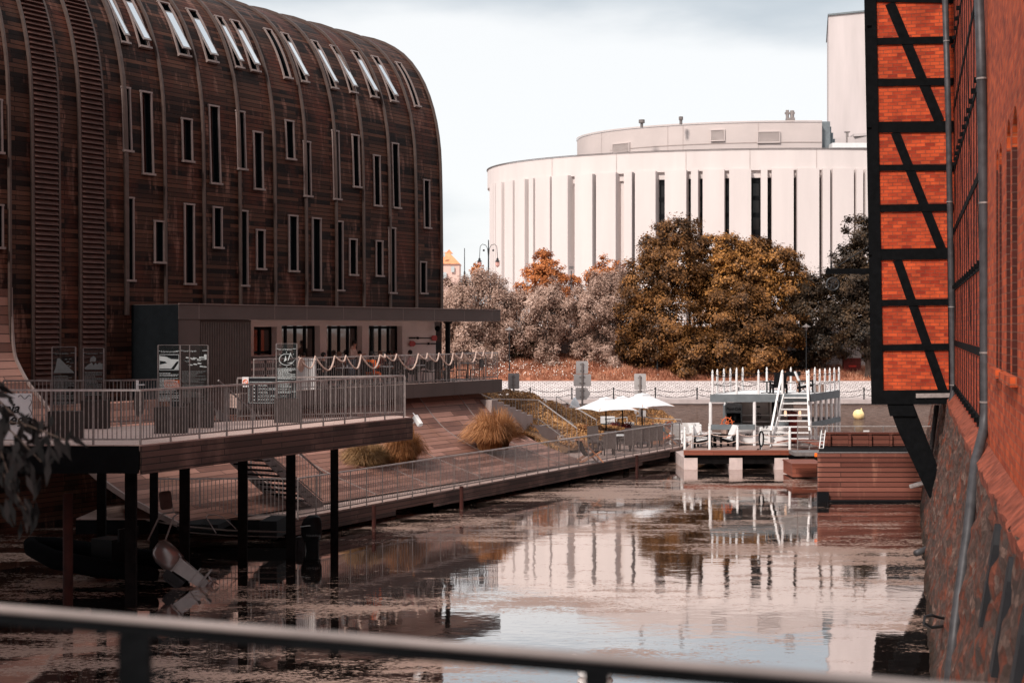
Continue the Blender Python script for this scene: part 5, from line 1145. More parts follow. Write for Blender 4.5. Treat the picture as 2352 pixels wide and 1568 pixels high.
for px, py, d, lb in ((1250, 930, 72, 'small white junction box on a post beside the landing'), (1110, 940, 66, 'small white cylinder light on the bank near the upper steps')):
    c = P(px, py, d); tag(MB().box(c.x - .11, c.x + .11, c.y, c.y + .1, c.z, c.z + .32).bar((c.x, c.y + .05, c.z - .8), (c.x, c.y + .05, c.z), .05).build('junction_box', M_white), lb, 'box')
# traffic sign backs
def signback(label, px, d, plates, ybase):
    x, y = XY(px, d); z0 = zat(ybase, d); t = thing('river_sign', label, 'sign', (x, y, z0))
    MB().tube([(x, y, z0), (x, y, zat(min(p[2] for p in plates) + 4, d))], .055, 8).build('post', M_steel, t)
    for (a, c, e, g, arrow) in plates:
        xa, xc, za, zc = P(a, 0, d).x, P(c, 0, d).x, zat(g, d), zat(e, d); r = .05; q = MB()
        if arrow: pl = [(xa, za), (xc - (xc - xa) * .28, za), (xc, (za + zc) / 2), (xc - (xc - xa) * .28, zc), (xa, zc)]
        else:
            pl = []
            for ox, oz, a0 in ((xc - r, za + r, -90), (xc - r, zc - r, 0), (xa + r, zc - r, 90), (xa + r, za + r, 180)):
                for k in range(4): an = R(a0 + k * 30); pl.append((ox + r * math.cos(an), oz + r * math.sin(an)))
        q.slab([(u, y + .08, v) for u, v in pl], (0, .02, 0)); o = q.build('plate', M_sign, t)
        for f in (.25, .75): zz = za + (zc - za) * f; MB().box(x - (xc - xa) * .17, x + (xc - xa) * .17, y + .05, y + .078, zz - .02, zz + .02).build('clamp', M_steelp, o)
signback('single square sign back on a post by the cafe terrace end', 1179.5, 76, [(1167, 1193, 857, 893, 0), (1167.5, 1193, 896, 918, 0)], 930)
signback('tall post with three stacked sign backs, the lowest shaped like an arrow', 1337.5, 80, [(1323, 1351, 829, 858, 0), (1318, 1358, 859, 887, 0), (1322, 1357, 890, 918, 1)], 960)
signback('sign backs on a post behind the rightmost white parasol', 1470, 82, [(1457, 1484, 858, 894, 0), (1457, 1484, 896, 906, 0), (1457, 1484, 942, 970, 0)], 975)
# ------------------------------------------------------------------ floating cafe (two-storey houseboat)
ZH = 0.88
FL, FR, BR, BL = V(*XY(1632, 65.8)), V(*XY(1861, 66.1)), V(*XY(1927, 70.4)), V(*XY(1706, 70.3))
for v_ in (FL, FR, BR, BL): v_.z = 0
def HB(a, b_, z):                                   # a: along the front 0..1, b: toward the back 0..1
    return FL.lerp(FR, a).lerp(BL.lerp(BR, a), b_) + V(0, 0, z)
hb = thing('floating_cafe', 'white and slate two-storey floating cafe with finial posts and roof terrace', 'houseboat', tuple(HB(.5, .5, 0)), 0)
dA, dB, dC, dD = V(*XY(1570, 63.6)), V(*XY(1811, 63.6)), V(16.7, 72.5, 0), V(9.6, 72.5, 0)
dA.z = dB.z = 0
MB(pd=(1, 0)).prism([(p.x, p.y) for p in (dA, dB, V(15.0, 66.5), V(17.4, 72), V(9.6, 72.5))], ZH - .08, ZH).build('deck', M_grdeck, hb)
q = MB(); q.slab([dA + V(0, -.005, ZH - .22), dB + V(0, -.005, ZH - .22), dB + V(0, -.005, ZH - .004), dA + V(0, -.005, ZH - .004)], (0, -.06, 0)); q.slab([dB + V(.005, 0, ZH - .22), V(15.0, 66.5, ZH - .22), V(15, 66.5, ZH - .004), dB + V(.005, 0, ZH - .004)], (.06, 0, 0)); q.build('edge_board', M_redwood, hb)
MB().prism([(dA.x + .05, 63.75), (dB.x - .05, 63.75), (15.6, 71), (10, 71)], .25, ZH - .1).build('underframe', M_pile, hb)
M_float = pm('pontoon_concrete', (.44, .35, .33), .8, var=.15, scale=3)
for a, c in ((1571, 1602), (1675, 1705), (1779, 1811)):
    xa, xc = XY(a, 63.7)[0], XY(c, 63.7)[0]; q = MB(); q.hexa([(xa, 63.66, -.3), (xc, 63.66, -.3), (xc, 70, -.3), (xa, 70, -.3)], [(xa, 63.66, .52), (xc, 63.66, .52), (xc, 70, .52), (xa, 70, .52)]); q.build('pontoon', M_float, hb)
zu0, zu1 = 2.90, 3.26
MB(pd=(1, 0)).prism([tuple(HB(a, c, 0))[:2] for a, c in ((.005, .01), (.995, .01), (.995, .99), (.005, .99))], zu0 + .05, zu1 - .01).build('roof_deck', M_white, hb)
q = MB()
for (a0, b0_), (a1, b1) in (((-.005, 0), (1.0, 0)), ((1.0, .003), (1.0, 1)), ((0, 1), (1, 1)), ((0, .02), (0, .98))):
    a, c = HB(a0, b0_, 0), HB(a1, b1, 0); dd = (c - a).normalized(); n_ = V(dd.y, -dd.x, 0); q.slab([a + n_ * .003 + V(0, 0, zu0), c + n_ * .003 + V(0, 0, zu0), c + n_ * .003 + V(0, 0, zu1), a + n_ * .003 + V(0, 0, zu1)], n_ * .05)
q.build('roof_band', M_slate, hb)
spots = [(x, 0) for x in (.02, .26, .48, .72, .985)] + [(.0, y) for y in (.2, .4, .6, .8, 1)] + [(1.0, y) for y in (.15, .32, .5, .67, .83, 1)] + [(x, 1) for x in (.25, .5, .75)]
for a, c in spots:                                  # roof posts with ball finials
    p = HB(a, c, zu1 - .06); MB().lathe(p, [(.052, 0), (.052, .98), (.03, 1.0), (.05, 1.05), (.052, 1.08), (.03, 1.13), (.035, 1.16), (.012, 1.2)], 8).build('roof_post', M_white, hb)
q = MB()
def swag(q, p, r, sagv, rad=.014, n=7): q.tube([p.lerp(r, t) + V(0, 0, -sagv * 4 * t * (1 - t)) for t in np.linspace(0, 1, n)], rad, 4)
for grp in ([(x, 0) for x in (.02, .26, .48)], [(0, y) for y in (0, .2, .4, .6, .8, 1)], [(1.0, y) for y in (0, .15, .32, .5, .67, .83, 1)], [(x, 1) for x in (0, .25, .5, .75, 1)]):
    for (a, c), (e, g) in zip(grp, grp[1:]):
        for h in (.92, .5): swag(q, HB(a, c, zu1 + h), HB(e, g, zu1 + h), .13)
q.build('rope_rail', M_dkfab, hb)
for a, c in ((.0, 0), (.1, .62), (.0, .45), (.0, .8), (.44, 0), (1.0, .0), (1.0, .18), (1.0, .36), (1.0, .54), (1.0, .72), (1.0, .88), (1, 1), (0, 1), (.5, 1)):
    p = HB(a, c, ZH); MB().lathe(p, [(.075, 0), (.075, 2.03)], 10).build('column', M_white, hb)
for (a, c), (e, g), z0 in (((0, 0), (.44, 0), 1.63), ((1.0, 0), (1.0, 1.0), 1.70), ((.62, .98), (1, .98), 1.7), ((.60, .12), (.74, .12), 1.7)):
    p, r = HB(a, c, z0), HB(e, g, z0); dd = (r - p).normalized(); n_ = V(dd.y, -dd.x, 0); MB().slab([p, r, r + V(0, 0, .24), p + V(0, 0, .24)], n_ * .09).build('side_board', M_slate, hb)
# kiosk with counter
M_kw = pm('kiosk_grey', (.42, .38, .36), .7, var=.08)
q = MB(); a, c = XY(1696, 67.6)[0], XY(1838, 67.6)[0]; a2 = XY(1772, 67.6)[0]
q.box(a, c, 69.2, 69.3, ZH, zu0); q.box(a, a + .06, 67.6, 69.19, ZH, zu0); q.box(a2, a2 + .06, 67.9, 69.19, ZH, zu0); q.box(a + .07, a2 - .01, 68.5, 68.56, ZH, zu0); q.build('kiosk_wall', M_kw, hb)
MB().box(a + .07, c - .4, 67.9, 68.4, ZH + .95, ZH + 1.0).box(a + .1, c - .4, 68.1, 68.38, ZH + 1.25, ZH + 1.28).build('counter', M_white, hb)
MB().box(a2 + .1, a2 + .65, 68.9, 69.15, ZH, zu0).build('doorway', M_ink, hb)
p = P(1742, 954, 68.4); q = MB(); q.box(p.x - .09, p.x + .09, 68.47, 68.49, p.z + .38, p.z + .46); q.tube([p + V(.13 * math.cos(t), 0, -.02 + .13 * math.sin(t)) for t in np.linspace(0, 6.283, 13)[:-1]], .018, 5, close=True)
for k in range(8): t = k * .785; q.bar(p + V(0, 0, -.02), p + V(.17 * math.cos(t), 0, -.02 + .17 * math.sin(t)), .018)
q.build('wall_wheel', M_iron, hb)
p = P(1836, 950, 66.9); q = MB(); q.box(p.x - .42, p.x - .1, 66.9, 67.6, ZH, ZH + 1.5); q.build('red_cabinet', M_redbox, hb)
# white stair up to the roof
sb, stp_ = P(1815, 1025, 64.6), P(1830, 899, 66.05); sb.z = ZH; stp_.z = zu1
for o in (-.92, .92):
    a, c = sb + V(o * .95, 0, 0), stp_ + V(o * .62, 0, -.06); q = MB(); q.bar(a, c, .05, .26); q.build('stair_stringer', M_white, hb)
    q = MB(); q.bar(a + V(0, 0, .78), c + V(0, .5, 1.12), .09, .06); q.build('stair_rail', M_white, hb)
    q = MB(); q.bar(a + V(0, 0, 0), a + V(0, 0, .8), .06); q.bar(c + V(0, .2, .1), c + V(0, .35, 1.0), .05); m2 = a.lerp(c, .5); q.bar(m2, m2 + V(0, .1, .95), .05); q.build('stair_post', M_steelp, hb)
for i in range(9):
    t = (i + .6) / 9.2; p = sb.lerp(stp_, t); hw = .87 * (1 - t) + .57 * t; MB().box(p.x - hw, p.x + hw, p.y - .11, p.y + .11, p.z - .03, p.z + .02).build('stair_tread', M_white, hb)
for px in (1843, 1768):                             # two warm lanterns over the counter
    pass
M_lampglow, nt, b = newmat('lamp_glow'); b.inputs['Base Color'].default_value = (.8, .5, .3, 1); b.inputs['Emission Color'].default_value = (1, .62, .4, 1); b.inputs['Emission Strength'].default_value = 1.0
for px in (1804, 1837):
    p = P(px, 948, 67.2); w_ = thing('wall_lantern', 'glowing wall lantern above the kiosk counter, %s' % ('left one of the pair' if px == 1804 else 'right one, nearer the stair'), 'lantern', p, group='kiosk lanterns'); MB().lathe(p + V(0, 0, -.15), [(.05, 0), (.07, .12), (.05, .26)], 8).build('glass', M_lampglow, w_); MB().lathe(p + V(0, 0, .12), [(.085, 0), (.03, .08)], 8).box(p.x - .01, p.x + .01, p.y, p.y + .3, p.z + .16, p.z + .18).build('cap', M_iron, w_)
# freezer, fridge, wheel, bollard
x0, x1 = XY(1698, 66.2)[0], XY(1814, 66.2)[0]; zf = ZH + .02
fz = thing('ice_chest', 'white chest counter lettered with the floating cafe name', 'freezer', ((x0 + x1) / 2, 66.4, ZH)); z1 = zat(987, 66.2)
MB().box(x0, x1, 66.2, 66.85, zf + .04, z1).build('body', M_white, fz); MB().box(x0 - .01, x1 + .01, 66.18, 66.87, z1 + .002, z1 + .06).box(x0 + .1, (x0 + x1) / 2 - .05, 66.22, 66.8, z1 + .062, z1 + .16).box((x0 + x1) / 2 + .1, x1 - .1, 66.22, 66.8, z1 + .062, z1 + .16).build('lid', M_white, fz); MB().box(x0 + .1, x1 - .1, 66.3, 66.8, ZH + .003, zf + .039).build('foot', M_black, fz)
text('lettering', 'PRZYSTAŃ NA WODZIE', .15, ((x0 + x1) / 2, 66.185, zf + .42), (1, 0, 0), M_ink, fz, 'CENTER', xs=1.1, bold=.003); text('lettering', 'holiday', .10, ((x0 + x1) / 2, 66.185, zf + .24), (1, 0, 0), M_gprint, fz, 'CENTER', shear=.4)
q = MB(); cx = (x0 + x1) / 2 - .1; zz = zf + .62
q.box(cx - .28, cx + .28, 66.185, 66.195, zz + .24, zz + .26); q.box(cx - .3, cx + .4, 66.185, 66.195, zz, zz + .012)
for k in (-.27, -.12, .03, .2): q.box(cx + k, cx + k + .014, 66.185, 66.195, zz + .012, zz + .24)
for k in range(7): q.box(cx - .26 + k * .08, cx - .25 + k * .08, 66.185, 66.195, zz + .26, zz + .32)
q.bar((cx + .1, 66.19, zz + .01), (cx + .24, 66.19, zz + .24), .012); q.build('boat_emblem', M_ink, fz)
x0, x1 = XY(1665, 67.5)[0], XY(1705, 67.5)[0]; fr = thing('drinks_fridge', 'tall grey drinks fridge with script logo on its header', 'fridge', ((x0 + x1) / 2, 67.7, ZH)); q = MB(); q.box(x0, x1, 67.5, 68.1, ZH + .003, ZH + 1.75); q.slab([(x0, 67.5, ZH + 1.751), (x1, 67.5, ZH + 1.751), (x1 - .1, 67.5, ZH + 1.88), (x0 + .1, 67.5, ZH + 1.88)], (0, .6, 0)); q.build('body', M_slate, fr)
MB().box(x0 + .08, x1 - .08, 67.46, 67.495, ZH + .45, ZH + 1.42).build('door', M_glass, fr); text('lettering', 'Pepsi-Cola', .19, ((x0 + x1) / 2, 67.47, ZH + 1.55), (1, 0, 0), M_ink, fr, 'CENTER', shear=.3, bold=.004, xs=.85)
q = MB(); [q.box(x0 + .08, x1 - .08, 67.47, 67.49, ZH + .08 + k * .075, ZH + .11 + k * .075) for k in range(4)]; q.build('vent_grille', M_print, fr)
p = P(1670, 971, 66.0); M_worg = pm('faded_orange_wheel', (.55, .12, .04), .6); wh = thing('ship_wheel', 'orange ship steering wheel on the floating cafe deck', 'ship wheel', p); q = MB(); q.tube([p + V(.24 * math.cos(t), 0, .24 * math.sin(t)) for t in np.linspace(0, 6.283, 25)[:-1]], .026, 6, close=True); q.tube([p + V(.06 * math.cos(t), 0, .06 * math.sin(t)) for t in np.linspace(0, 6.283, 9)[:-1]], .03, 6, close=True)
for k in range(8): t = k * .785 + .2; q.tube([p + V(.06 * math.cos(t), 0, .06 * math.sin(t)), p + V(.27 * math.cos(t), 0, .27 * math.sin(t)), p + V(.35 * math.cos(t), 0, .35 * math.sin(t))], [.014, .016, .011], 6)
q.build('wheel', M_worg, wh)
p = G(1664, 1019, ZH); tag(MB().lathe(p, [(.17, 0), (.15, .02)] + [(.15 + .012 * (k % 2), .03 + k * .028) for k in range(28)] + [(.12, .83)], 10).build('rope_wrapped_post', M_rope), 'thick post wound with pale rope under the ship wheel', 'bollard')
# deck rail of short posts and rope
pr = thing('deck_rope_fence', 'low fence of white ball-topped posts and rope along the floating cafe front', 'fence', (dA.x, 63.7, ZH)); fp = [P(px, 0, 63.75).x for px in (1573, 1630, 1694, 1748, 1814)]
side = [V(fp[0], 63.75, 0), V(fp[0] + .45, 64.6, 0), V(fp[0] + .95, 65.6, 0), V(fp[0] + 1.5, 66.6, 0)]
allp = [V(x, 63.75, 0) for x in fp]
for p in allp + side[1:]: MB().lathe(p + V(0, 0, ZH + .002), [(.06, 0), (.06, .86), (.035, .88), (.055, .93), (.05, .97), (.012, 1.02)], 8).build('post', M_white, pr)
q = MB()
for L_ in (allp, side):
    for a, c in zip(L_, L_[1:]):
        for h in (.72, .4): swag(q, a + V(0, 0, ZH + h), c + V(0, 0, ZH + h), .12, .016)
q.build('rope', M_rope, pr)
p = allp[3]; tag(MB().tube([p + V(.1 * math.cos(t) , -.08, ZH + .5 + .34 * math.sin(t)) for t in np.linspace(0, 6.283, 15)[:-1]], .035, 6, close=True).tube([p + V(-.07, -.08, ZH + .3), p + V(-.05, -.1, ZH + .05), p + V(-.2, -.1, ZH + .02)], .03, 6).build('black_hose', M_black), 'black hose coil hanging on a white deck post', 'hose')
# gangway hump, cord and small float to the right of the deck
q = MB(); n = 10; pl = [V(12.4 + 2.6 * t, 65.2 - 2.2 * t, ZH + .12 + .35 * math.sin(math.pi * min(1, t + .1)) * (1 - t * .6) - .15 * t) for t in np.linspace(0, 1, n + 1)]
for a, c in zip(pl, pl[1:]): q.slab([a + V(-.35, -.45, 0), c.lerp(a, .08) + V(-.35, -.45, 0), c.lerp(a, .08) + V(.35, .45, 0), a + V(.35, .45, 0)], (0, 0, .05))
tag(q.build('arched_gangway', M_redwood), 'small arched wooden gangway with slatted planks beside the floating cafe', 'gangway')
q = MB(); x0, x1 = XY(1820, 60)[0], XY(1876, 60)[0]; q.box(x0, x1, 60, 62, .05, .55); q.box(x0 - .03, x1 + .3, 59.97, 62.03, .553, .62); tag(q.build('landing_float', M_redwood), 'low reddish landing float between cafe and plank-sided barge', 'float')

# furniture builders -------------------------------------------------------------
def lounge_chair(x, y, z, rz, label, seatm=None, framem=None, group=None):
    t = thing('lounge_chair', label, 'armchair', (x, y, z), rz, group); M = WM[t]; fm = framem or M_black
    q = MB(frame=M); 
    for sx_ in (-.32, .32): q.box(sx_ - .04, sx_ + .04, -.33, -.25, 0, .55); q.box(sx_ - .04, sx_ + .04, .3, .38, 0, .45); q.bar((sx_, -.42, .57), (sx_, .42, .52), .12, .04); q.bar((sx_, -.3, .36), (sx_, .45, .2), .04, .12)
    q.build('frame', fm, t)
    q = MB(frame=M); q.hexa([(-.27, -.3, .33), (.27, -.3, .33), (.27, .3, .26), (-.27, .3, .26)], [(-.27, -.3, .43), (.27, -.3, .43), (.27, .3, .36), (-.27, .3, .36)]); q.build('seat', seatm or M_white, t)
    q = MB(frame=M); q.hexa([(-.28, .24, .37), (.28, .24, .37), (.28, .34, .37), (-.28, .34, .37)], [(-.3, .52, .98), (.3, .52, .98), (.3, .60, .98), (-.3, .60, .98)]); q.build('backrest', seatm or M_white, t); return t
def bistro_chair(x, y, z, rz, label, m=None, group=None, round_=False):
    m = m or M_black; t = thing('cafe_chair', label, 'chair', (x, y, z), rz, group); M = WM[t]
    MB(frame=M).box(-.22, .22, -.22, .22, .43, .47).build('seat', m, t)
    q = MB(frame=M)
    if round_: q.slab([(.24 * math.cos(a), .22, .72 + .22 * math.sin(a)) for a in np.linspace(0, 6.283, 13)[:-1]], (0, .03, 0))
    else: q.slab([(-.23, .22, .55), (.23, .22, .55), (.23, .27, .95), (-.23, .27, .95)], (0, .03, 0))
    q.build('backrest', m, t)
    for a, c in ((-.2, -.2), (.2, -.2), (-.2, .2), (.2, .2)): MB(frame=M).bar((a * 1.1, c * 1.1, 0), (a, c, .43 if c < 0 else .9), .03).build('leg', m, t)
    return t
def table(x, y, z, label, top, r=.38, h=.73, group=None, sq=False):
    t = thing('cafe_table', label, 'table', (x, y, z), .3, group); M = WM[t]
    q = MB(frame=M)
    if sq: q.box(-r, r, -r, r, h - .03, h)
    else: q.lathe((0, 0, h - .03), [(r, 0), (r, .03)], 16)
    q.build('tabletop', top, t); MB(frame=M).tube([(0, 0, .04), (0, 0, h - .03)], .035, 8).build('column', M_black, t)
    q = MB(frame=M); [q.bar((0, 0, .05), (.3 * math.cos(a), .3 * math.sin(a), .02), .05, .03) for a in (0, 1.57, 3.14, 4.71)]; q.build('base', M_black, t); return t
def deck_chair(x, y, z, rz, label, cloth):
    t = thing('deck_chair', label, 'deck chair', (x, y, z), rz, 'wooden deck chairs on the pier'); M = WM[t]; q = MB(frame=M)
    for s_ in (-.28, .28): q.bar((s_, -.55, .02), (s_, .5, 1.0), .04, .05); q.bar((s_ * .9, .55, .02), (s_ * .9, -.45, .48), .04, .05); q.bar((s_ * .85, .1, .3), (s_ * .85, .62, .05), .03)
    q.bar((-.28, .5, .98), (.28, .5, .98), .04); q.bar((-.28, -.45, .48), (.28, -.45, .48), .04); q.bar((-.28, .5, .08), (.28, .5, .08), .04); q.build('frame', M_wood, t)
    q = MB(frame=M); pp = [(-.45, .5), (-.2, .30), (.1, .3), (.3, .55), (.5, 1.0)]
    for (a, c), (e, g) in zip(pp, pp[1:]): q.slab([(-.24, a, c), (.24, a, c), (.24, e, g), (-.24, e, g)], (0, .0, .012))
    q.build('sling', cloth, t); return t
# on the floating cafe
lounge_chair(8.75, 64.9, ZH, R(70), 'black framed armchair with white cushions, left of its table', group='deck armchairs'); lounge_chair(9.75, 65.4, ZH, R(-75), 'black framed armchair with white cushions, right of the low table', group='deck armchairs')
lounge_chair(8.75, 66.6, ZH, R(20), 'all-white armchair by the left edge of floating cafe deck', framem=M_white); table(9.25, 65.2, ZH, 'small black low table between the white cushioned armchairs', M_black, .34, .5, sq=True)
lc = HB(.60, .25, zu1); lounge_chair(lc.x, lc.y, zu1 + .003, R(182), 'black armchair on the roof terrace seen from behind, right of centre', seatm=M_dkfab)
lc = HB(.83, .45, zu1); lounge_chair(lc.x, lc.y, zu1 + .003, R(75), 'armchair with white cushion on the roof terrace between stair rails', seatm=M_white)
lc = HB(.5, .2, zu1); table(lc.x, lc.y, zu1 + .003, 'black square side table on the roof terrace', M_black, .22, .55, sq=True)
for a, c, rz, lb in ((.66, .5, 0, 'wooden folding director chair behind the black armchair on the roof'), (.74, .62, 60, 'wooden folding director chair on the roof by the stair head')):
    lc = HB(a, c, zu1); t = thing('director_chair', lb, 'folding chair', (lc.x, lc.y, zu1 + .003), R(rz)); M = WM[t]; q = MB(frame=M)
    for s_ in (-.27, .27): q.bar((s_, -.22, 0), (s_, .22, .45), .03); q.bar((s_, .22, 0), (s_, -.22, .45), .03); q.bar((s_, .2, .43), (s_, .24, 1.0), .035); q.bar((s_, -.2, .43), (s_, -.2, .66), .03); q.bar((s_, -.24, .67), (s_, .24, .67), .05, .03)
    q.build('frame', M_wood, t); MB(frame=M).box(-.26, .26, -.2, .2, .43, .45).build('seat', M_dkfab, t); MB(frame=M).box(-.26, .26, .21, .23, .75, .97).build('backrest', M_dkfab, t)
lc = HB(.93, .55, zu1); q = MB(); 
for k in range(5): q.lathe((lc.x, lc.y, zu1 + .01 + k * .07), [(.22 + .03 * (k < 3), 0), (.25 + .03 * (k < 3), .06)], 10)
tag(q.build('wicker_basket', M_rope), 'pale round wicker basket on the roof terrace', 'basket')
q = MB(); [q.lathe((XY(1806 + k * 8, 67.9)[0], 67.95, ZH + 1.285), [(.04, 0), (.04, .18), (.015, .24), (.015, .3)], 8) for k in range(3)]
tag(MB().lathe((XY(1785, 67.9)[0], 67.95, ZH + 1.003), [(.16, 0), (.14, .3)], 8).build('cash_box', M_white), 'small white box on the kiosk counter', 'box')
for k in range(3):
    x = XY(1806 + k * 8, 68.1)[0]; tag(MB().lathe((x, 68.2, ZH + 1.283), [(.04, 0), (.04, .18), (.015, .24), (.015, .3)], 8).build('bottle', M_white), 'pale bottle standing in a row on the kiosk shelf', 'bottle', 'row of bottles on the kiosk shelf')
# yellow buoy
bx, by = XY(1972, 99); tag(MB().ball((bx, by, .28), .4, (1, 1, .95), 14, 9).lathe((bx + .2, by, .55), [(.09, 0), (.05, .12), (.02, .2)], 8).build('buoy', M_buoy, smooth=True), 'round pale yellow mooring buoy floating in the river', 'buoy')

# ------------------------------------------------------------------ barge / water gate with plank side
YB = 51.9; xa, xb = XY(1878, YB)[0], XY(2146, YB)[0]; zb_ = zat(1040, YB)
bg = thing('timber_barge', 'large plank-sided timber box moored beside the brick warehouse', 'barge', ((xa + xb) / 2, YB, 0)); q = MB()
nrow = 10
for k in range(nrow): za = zb_ * k / nrow; q.box(xa, xb, YB, YB + .06, za + .006, zb_ * (k + 1) / nrow - .008)
q.build('plank_side', M_hull, bg)
MB().hexa([(xa + .02, YB + .061, -.3), (xb, YB + .061, -.3), (xb, YB + 4, -.3), (xa + 1.0, YB + 4, -.3)], [(xa + .02, YB + .061, zb_ - .03), (xb, YB + .061, zb_ - .03), (xb, YB + 4, zb_ - .03), (xa + 1.0, YB + 4, zb_ - .03)]).build('core', M_pile, bg)
MB().box(xa - .02, xb, YB - .02, YB + .12, zb_ + .002, zb_ + .03).build('steel_lip', M_steelp, bg)
q = MB(); q.box(xa + 1.05, xb, YB + 3.6, YB + 3.7, zb_ - .1, zb_ + .42); q.box(xa + 1.05, xb, YB + 3.55, YB + 3.75, zb_ + .422, zb_ + .5)
for k in range(5): q.cbox((xa + 1.2 + k * .8, YB + 3.5, zb_ + .15), .1, .1, .6)
q.build('rear_board', M_hull, bg)
q = MB()
for x, w_ in ((xa + .05, .02), (xa + .25, .1)): q.cbox((x, YB - .1, .12), w_ + .14, .16, .5)
q.tube([(xa + .2, YB - .12, .04), (xb, YB - .12, .04)], .05, 6); q.build('rubber_fender', M_black, bg)
lt = P(1872, 1046, 53); tag(MB().box(lt.x - .02, lt.x + .06, 52.9, 53, lt.z - .03, lt.z + .1).build('orange_lamp', M_orange), 'small orange marker lamp at the corner of the timber barge', 'marker lamp')
x = P(1882, 0, 54).x; q = MB(); q.bar((x, 54, zb_), (x + .3, 55, zb_ + .6), .03); q.bar((x + .15, 54, zb_), (x + .45, 55, zb_ + .6), .03); [q.bar((x + .06 * k, 54 + .2 * k, zb_ + .12 * k), (x + .15 + .06 * k, 54 + .2 * k, zb_ + .12 * k), .02) for k in range(5)]; tag(q.build('boat_ladder', M_white), 'short white ladder leaning at the barge corner', 'ladder')
railing('gangway_railing', 'thin galvanised gangway railing with two rails behind the timber barge', [V(XY(1832, 58)[0], 58, 1.27), V(XY(2160, 58)[0], 58, 1.27)], h=1.06, step=1.27, nb=0, bars=False, base=.45, rail=.045, drop=.1)
tag(MB().box(XY(1825, 58)[0], XY(2165, 58)[0], 57.95, 59.2, 1.12, 1.26).build('gangway', M_steelp), 'steel gangway deck behind the timber barge', 'gangway')
x = XY(1990, 57.9)[0]; tag(MB().box(x - .12, x + .12, 57.9, 57.92, 2.02, 2.17).build('notice_plate', M_white), 'small white plate on the gangway railing', 'sign')

# ------------------------------------------------------------------ pier furniture, parasols, planters
def parasol(px, pya, w_, h_, d, label, rz, zb):
    x, y = XY(px, d); za = zat(pya, d); t = thing('parasol', label, 'parasol', (x, y, zb), rz, 'white parasols on the pier'); M = WM[t]; q = MB(frame=M); zt_ = za - zb
    n = 8; hs_ = w_ / 2; ring = []
    prof_ = [(0.0, 0), (.22, .055), (.24, .11), (.55, .26), (1.0, .46)]
    def rim(a, r): cx_ = math.cos(a); sy_ = math.sin(a); k_ = 1 / max(abs(cx_), abs(sy_)); return r * hs_ * (k_ * .92 + .08) * cx_, r * hs_ * (k_ * .92 + .08) * sy_
    rings = []
    for r, dz in prof_: rings.append([q.addv((*rim(2 * math.pi * k / 16 + .3927 / 2 * 0, max(r, .01)), zt_ - dz * h_ * (1 + .10 * (k % 4 == 2) * r))) for k in range(16)])
    for a, c in zip(rings, rings[1:]):
        for k in range(16): q.f.append([a[k], a[(k + 1) % 16], c[(k + 1) % 16], c[k]]); q.uv.append(None)
    q.build('canopy', M_fabric, t); MB(frame=M).tube([(0, 0, .08), (0, 0, zt_ - .03)], .035, 8).build('pole', M_black, t)
    MB(frame=M).box(-.35, .35, -.35, .35, .003, .08).build('base', M_iron, t)
    q = MB(frame=M)
    for k in range(8): a = 2 * math.pi * k / 8; e = rim(a, .97); q.bar((0, 0, zt_ - .10), (e[0], e[1], zt_ - .48 * h_ - .0), .02)
    q.build('ribs', M_wood, t)
parasol(1392, 911, 2.25, 1.25, 69, 'white square parasol at the left of the three overlapping ones', .5, .6)
parasol(1430, 909, 2.1, 1.2, 73, 'white parasol in the middle, mostly hidden behind its neighbours', .3, .6)
parasol(1475, 902, 2.35, 1.3, 70.5, 'white parasol highest and rightmost of the overlapping three', .7, .6)
x, y = XY(1320, 79); z = bank_z(x, y); q = MB(); q.tube([(x, y, zat(947, 79)), (x + .02, y, zat(938, 79)), (x, y, zat(922, 79)), (x, y, zat(912, 79))], [.4, .34, .2, .04], 10); t = thing('closed_parasol', 'folded white parasol standing by the tall sign post', 'parasol', (x, y, z)); q.build('canopy', M_fabric, t, smooth=True); MB().tube([(x, y, z - .2), (x, y, zat(945, 79))], .03, 6).build('pole', M_steel, t)
rp_ = lambda px, d: XY(px, d)
CH = 'high-backed grey wicker chairs behind the pier railing'
for i, (px, d, rz, lb) in enumerate([(1397, 63.5, 190, 'first grey wicker chair from the wooden deck chair'), (1440, 65.3, 200, 'second wicker chair from the deck chair, back to the railing'), (1460, 67.2, 185, 'wicker chair in the middle of the row behind the railing'), (1481, 67.4, 200, 'wicker chair beside the right table'), (1506, 68.2, 190, 'last wicker chair before the coloured deck chairs'), (1368, 66.0, 20, 'wicker chair facing the railing behind the wooden deck chair')]):
    x, y = rp_(px, d); t = thing('wicker_chair', lb, 'chair', (x, y, ZP), R(rz), CH); M = WM[t]
    MB(frame=M).box(-.26, .26, -.28, .24, .38, .46).build('seat', M_wicker, t); MB(frame=M).hexa([(-.28, .2, .3), (.28, .2, .3), (.28, .28, .3), (-.28, .28, .3)], [(-.27, .32, 1.1), (.27, .32, 1.1), (.27, .38, 1.1), (-.27, .38, 1.1)]).build('backrest', M_wicker, t)
    for s_ in (-.28, .28): MB(frame=M).box(s_ - .03, s_ + .03, -.26, .24, .62, .66).box(s_ - .025, s_ + .025, -.26, -.2, .003, .62).build('armrest', M_wicker, t)
    for a, c in ((-.24, -.24), (.24, -.24), (-.24, .22), (.24, .22)): MB(frame=M).box(a - .02, a + .02, c - .02, c + .02, .002, .38).build('leg', M_black, t)
for px, d, lb in ((1418, 65.6, 'pale topped table between wicker chairs, nearer the deck chair'), (1470, 69.2, 'pale topped table on the pier, nearer the floating cafe')): x, y = rp_(px, d); table(x, y, ZP + .003, lb, M_white, .42, .74, sq=True)
x, y = rp_(1352, 59.8); deck_chair(x, y, ZP + .003, R(118), 'empty wooden deck chair, leftmost behind the pier railing', M_dkfab)
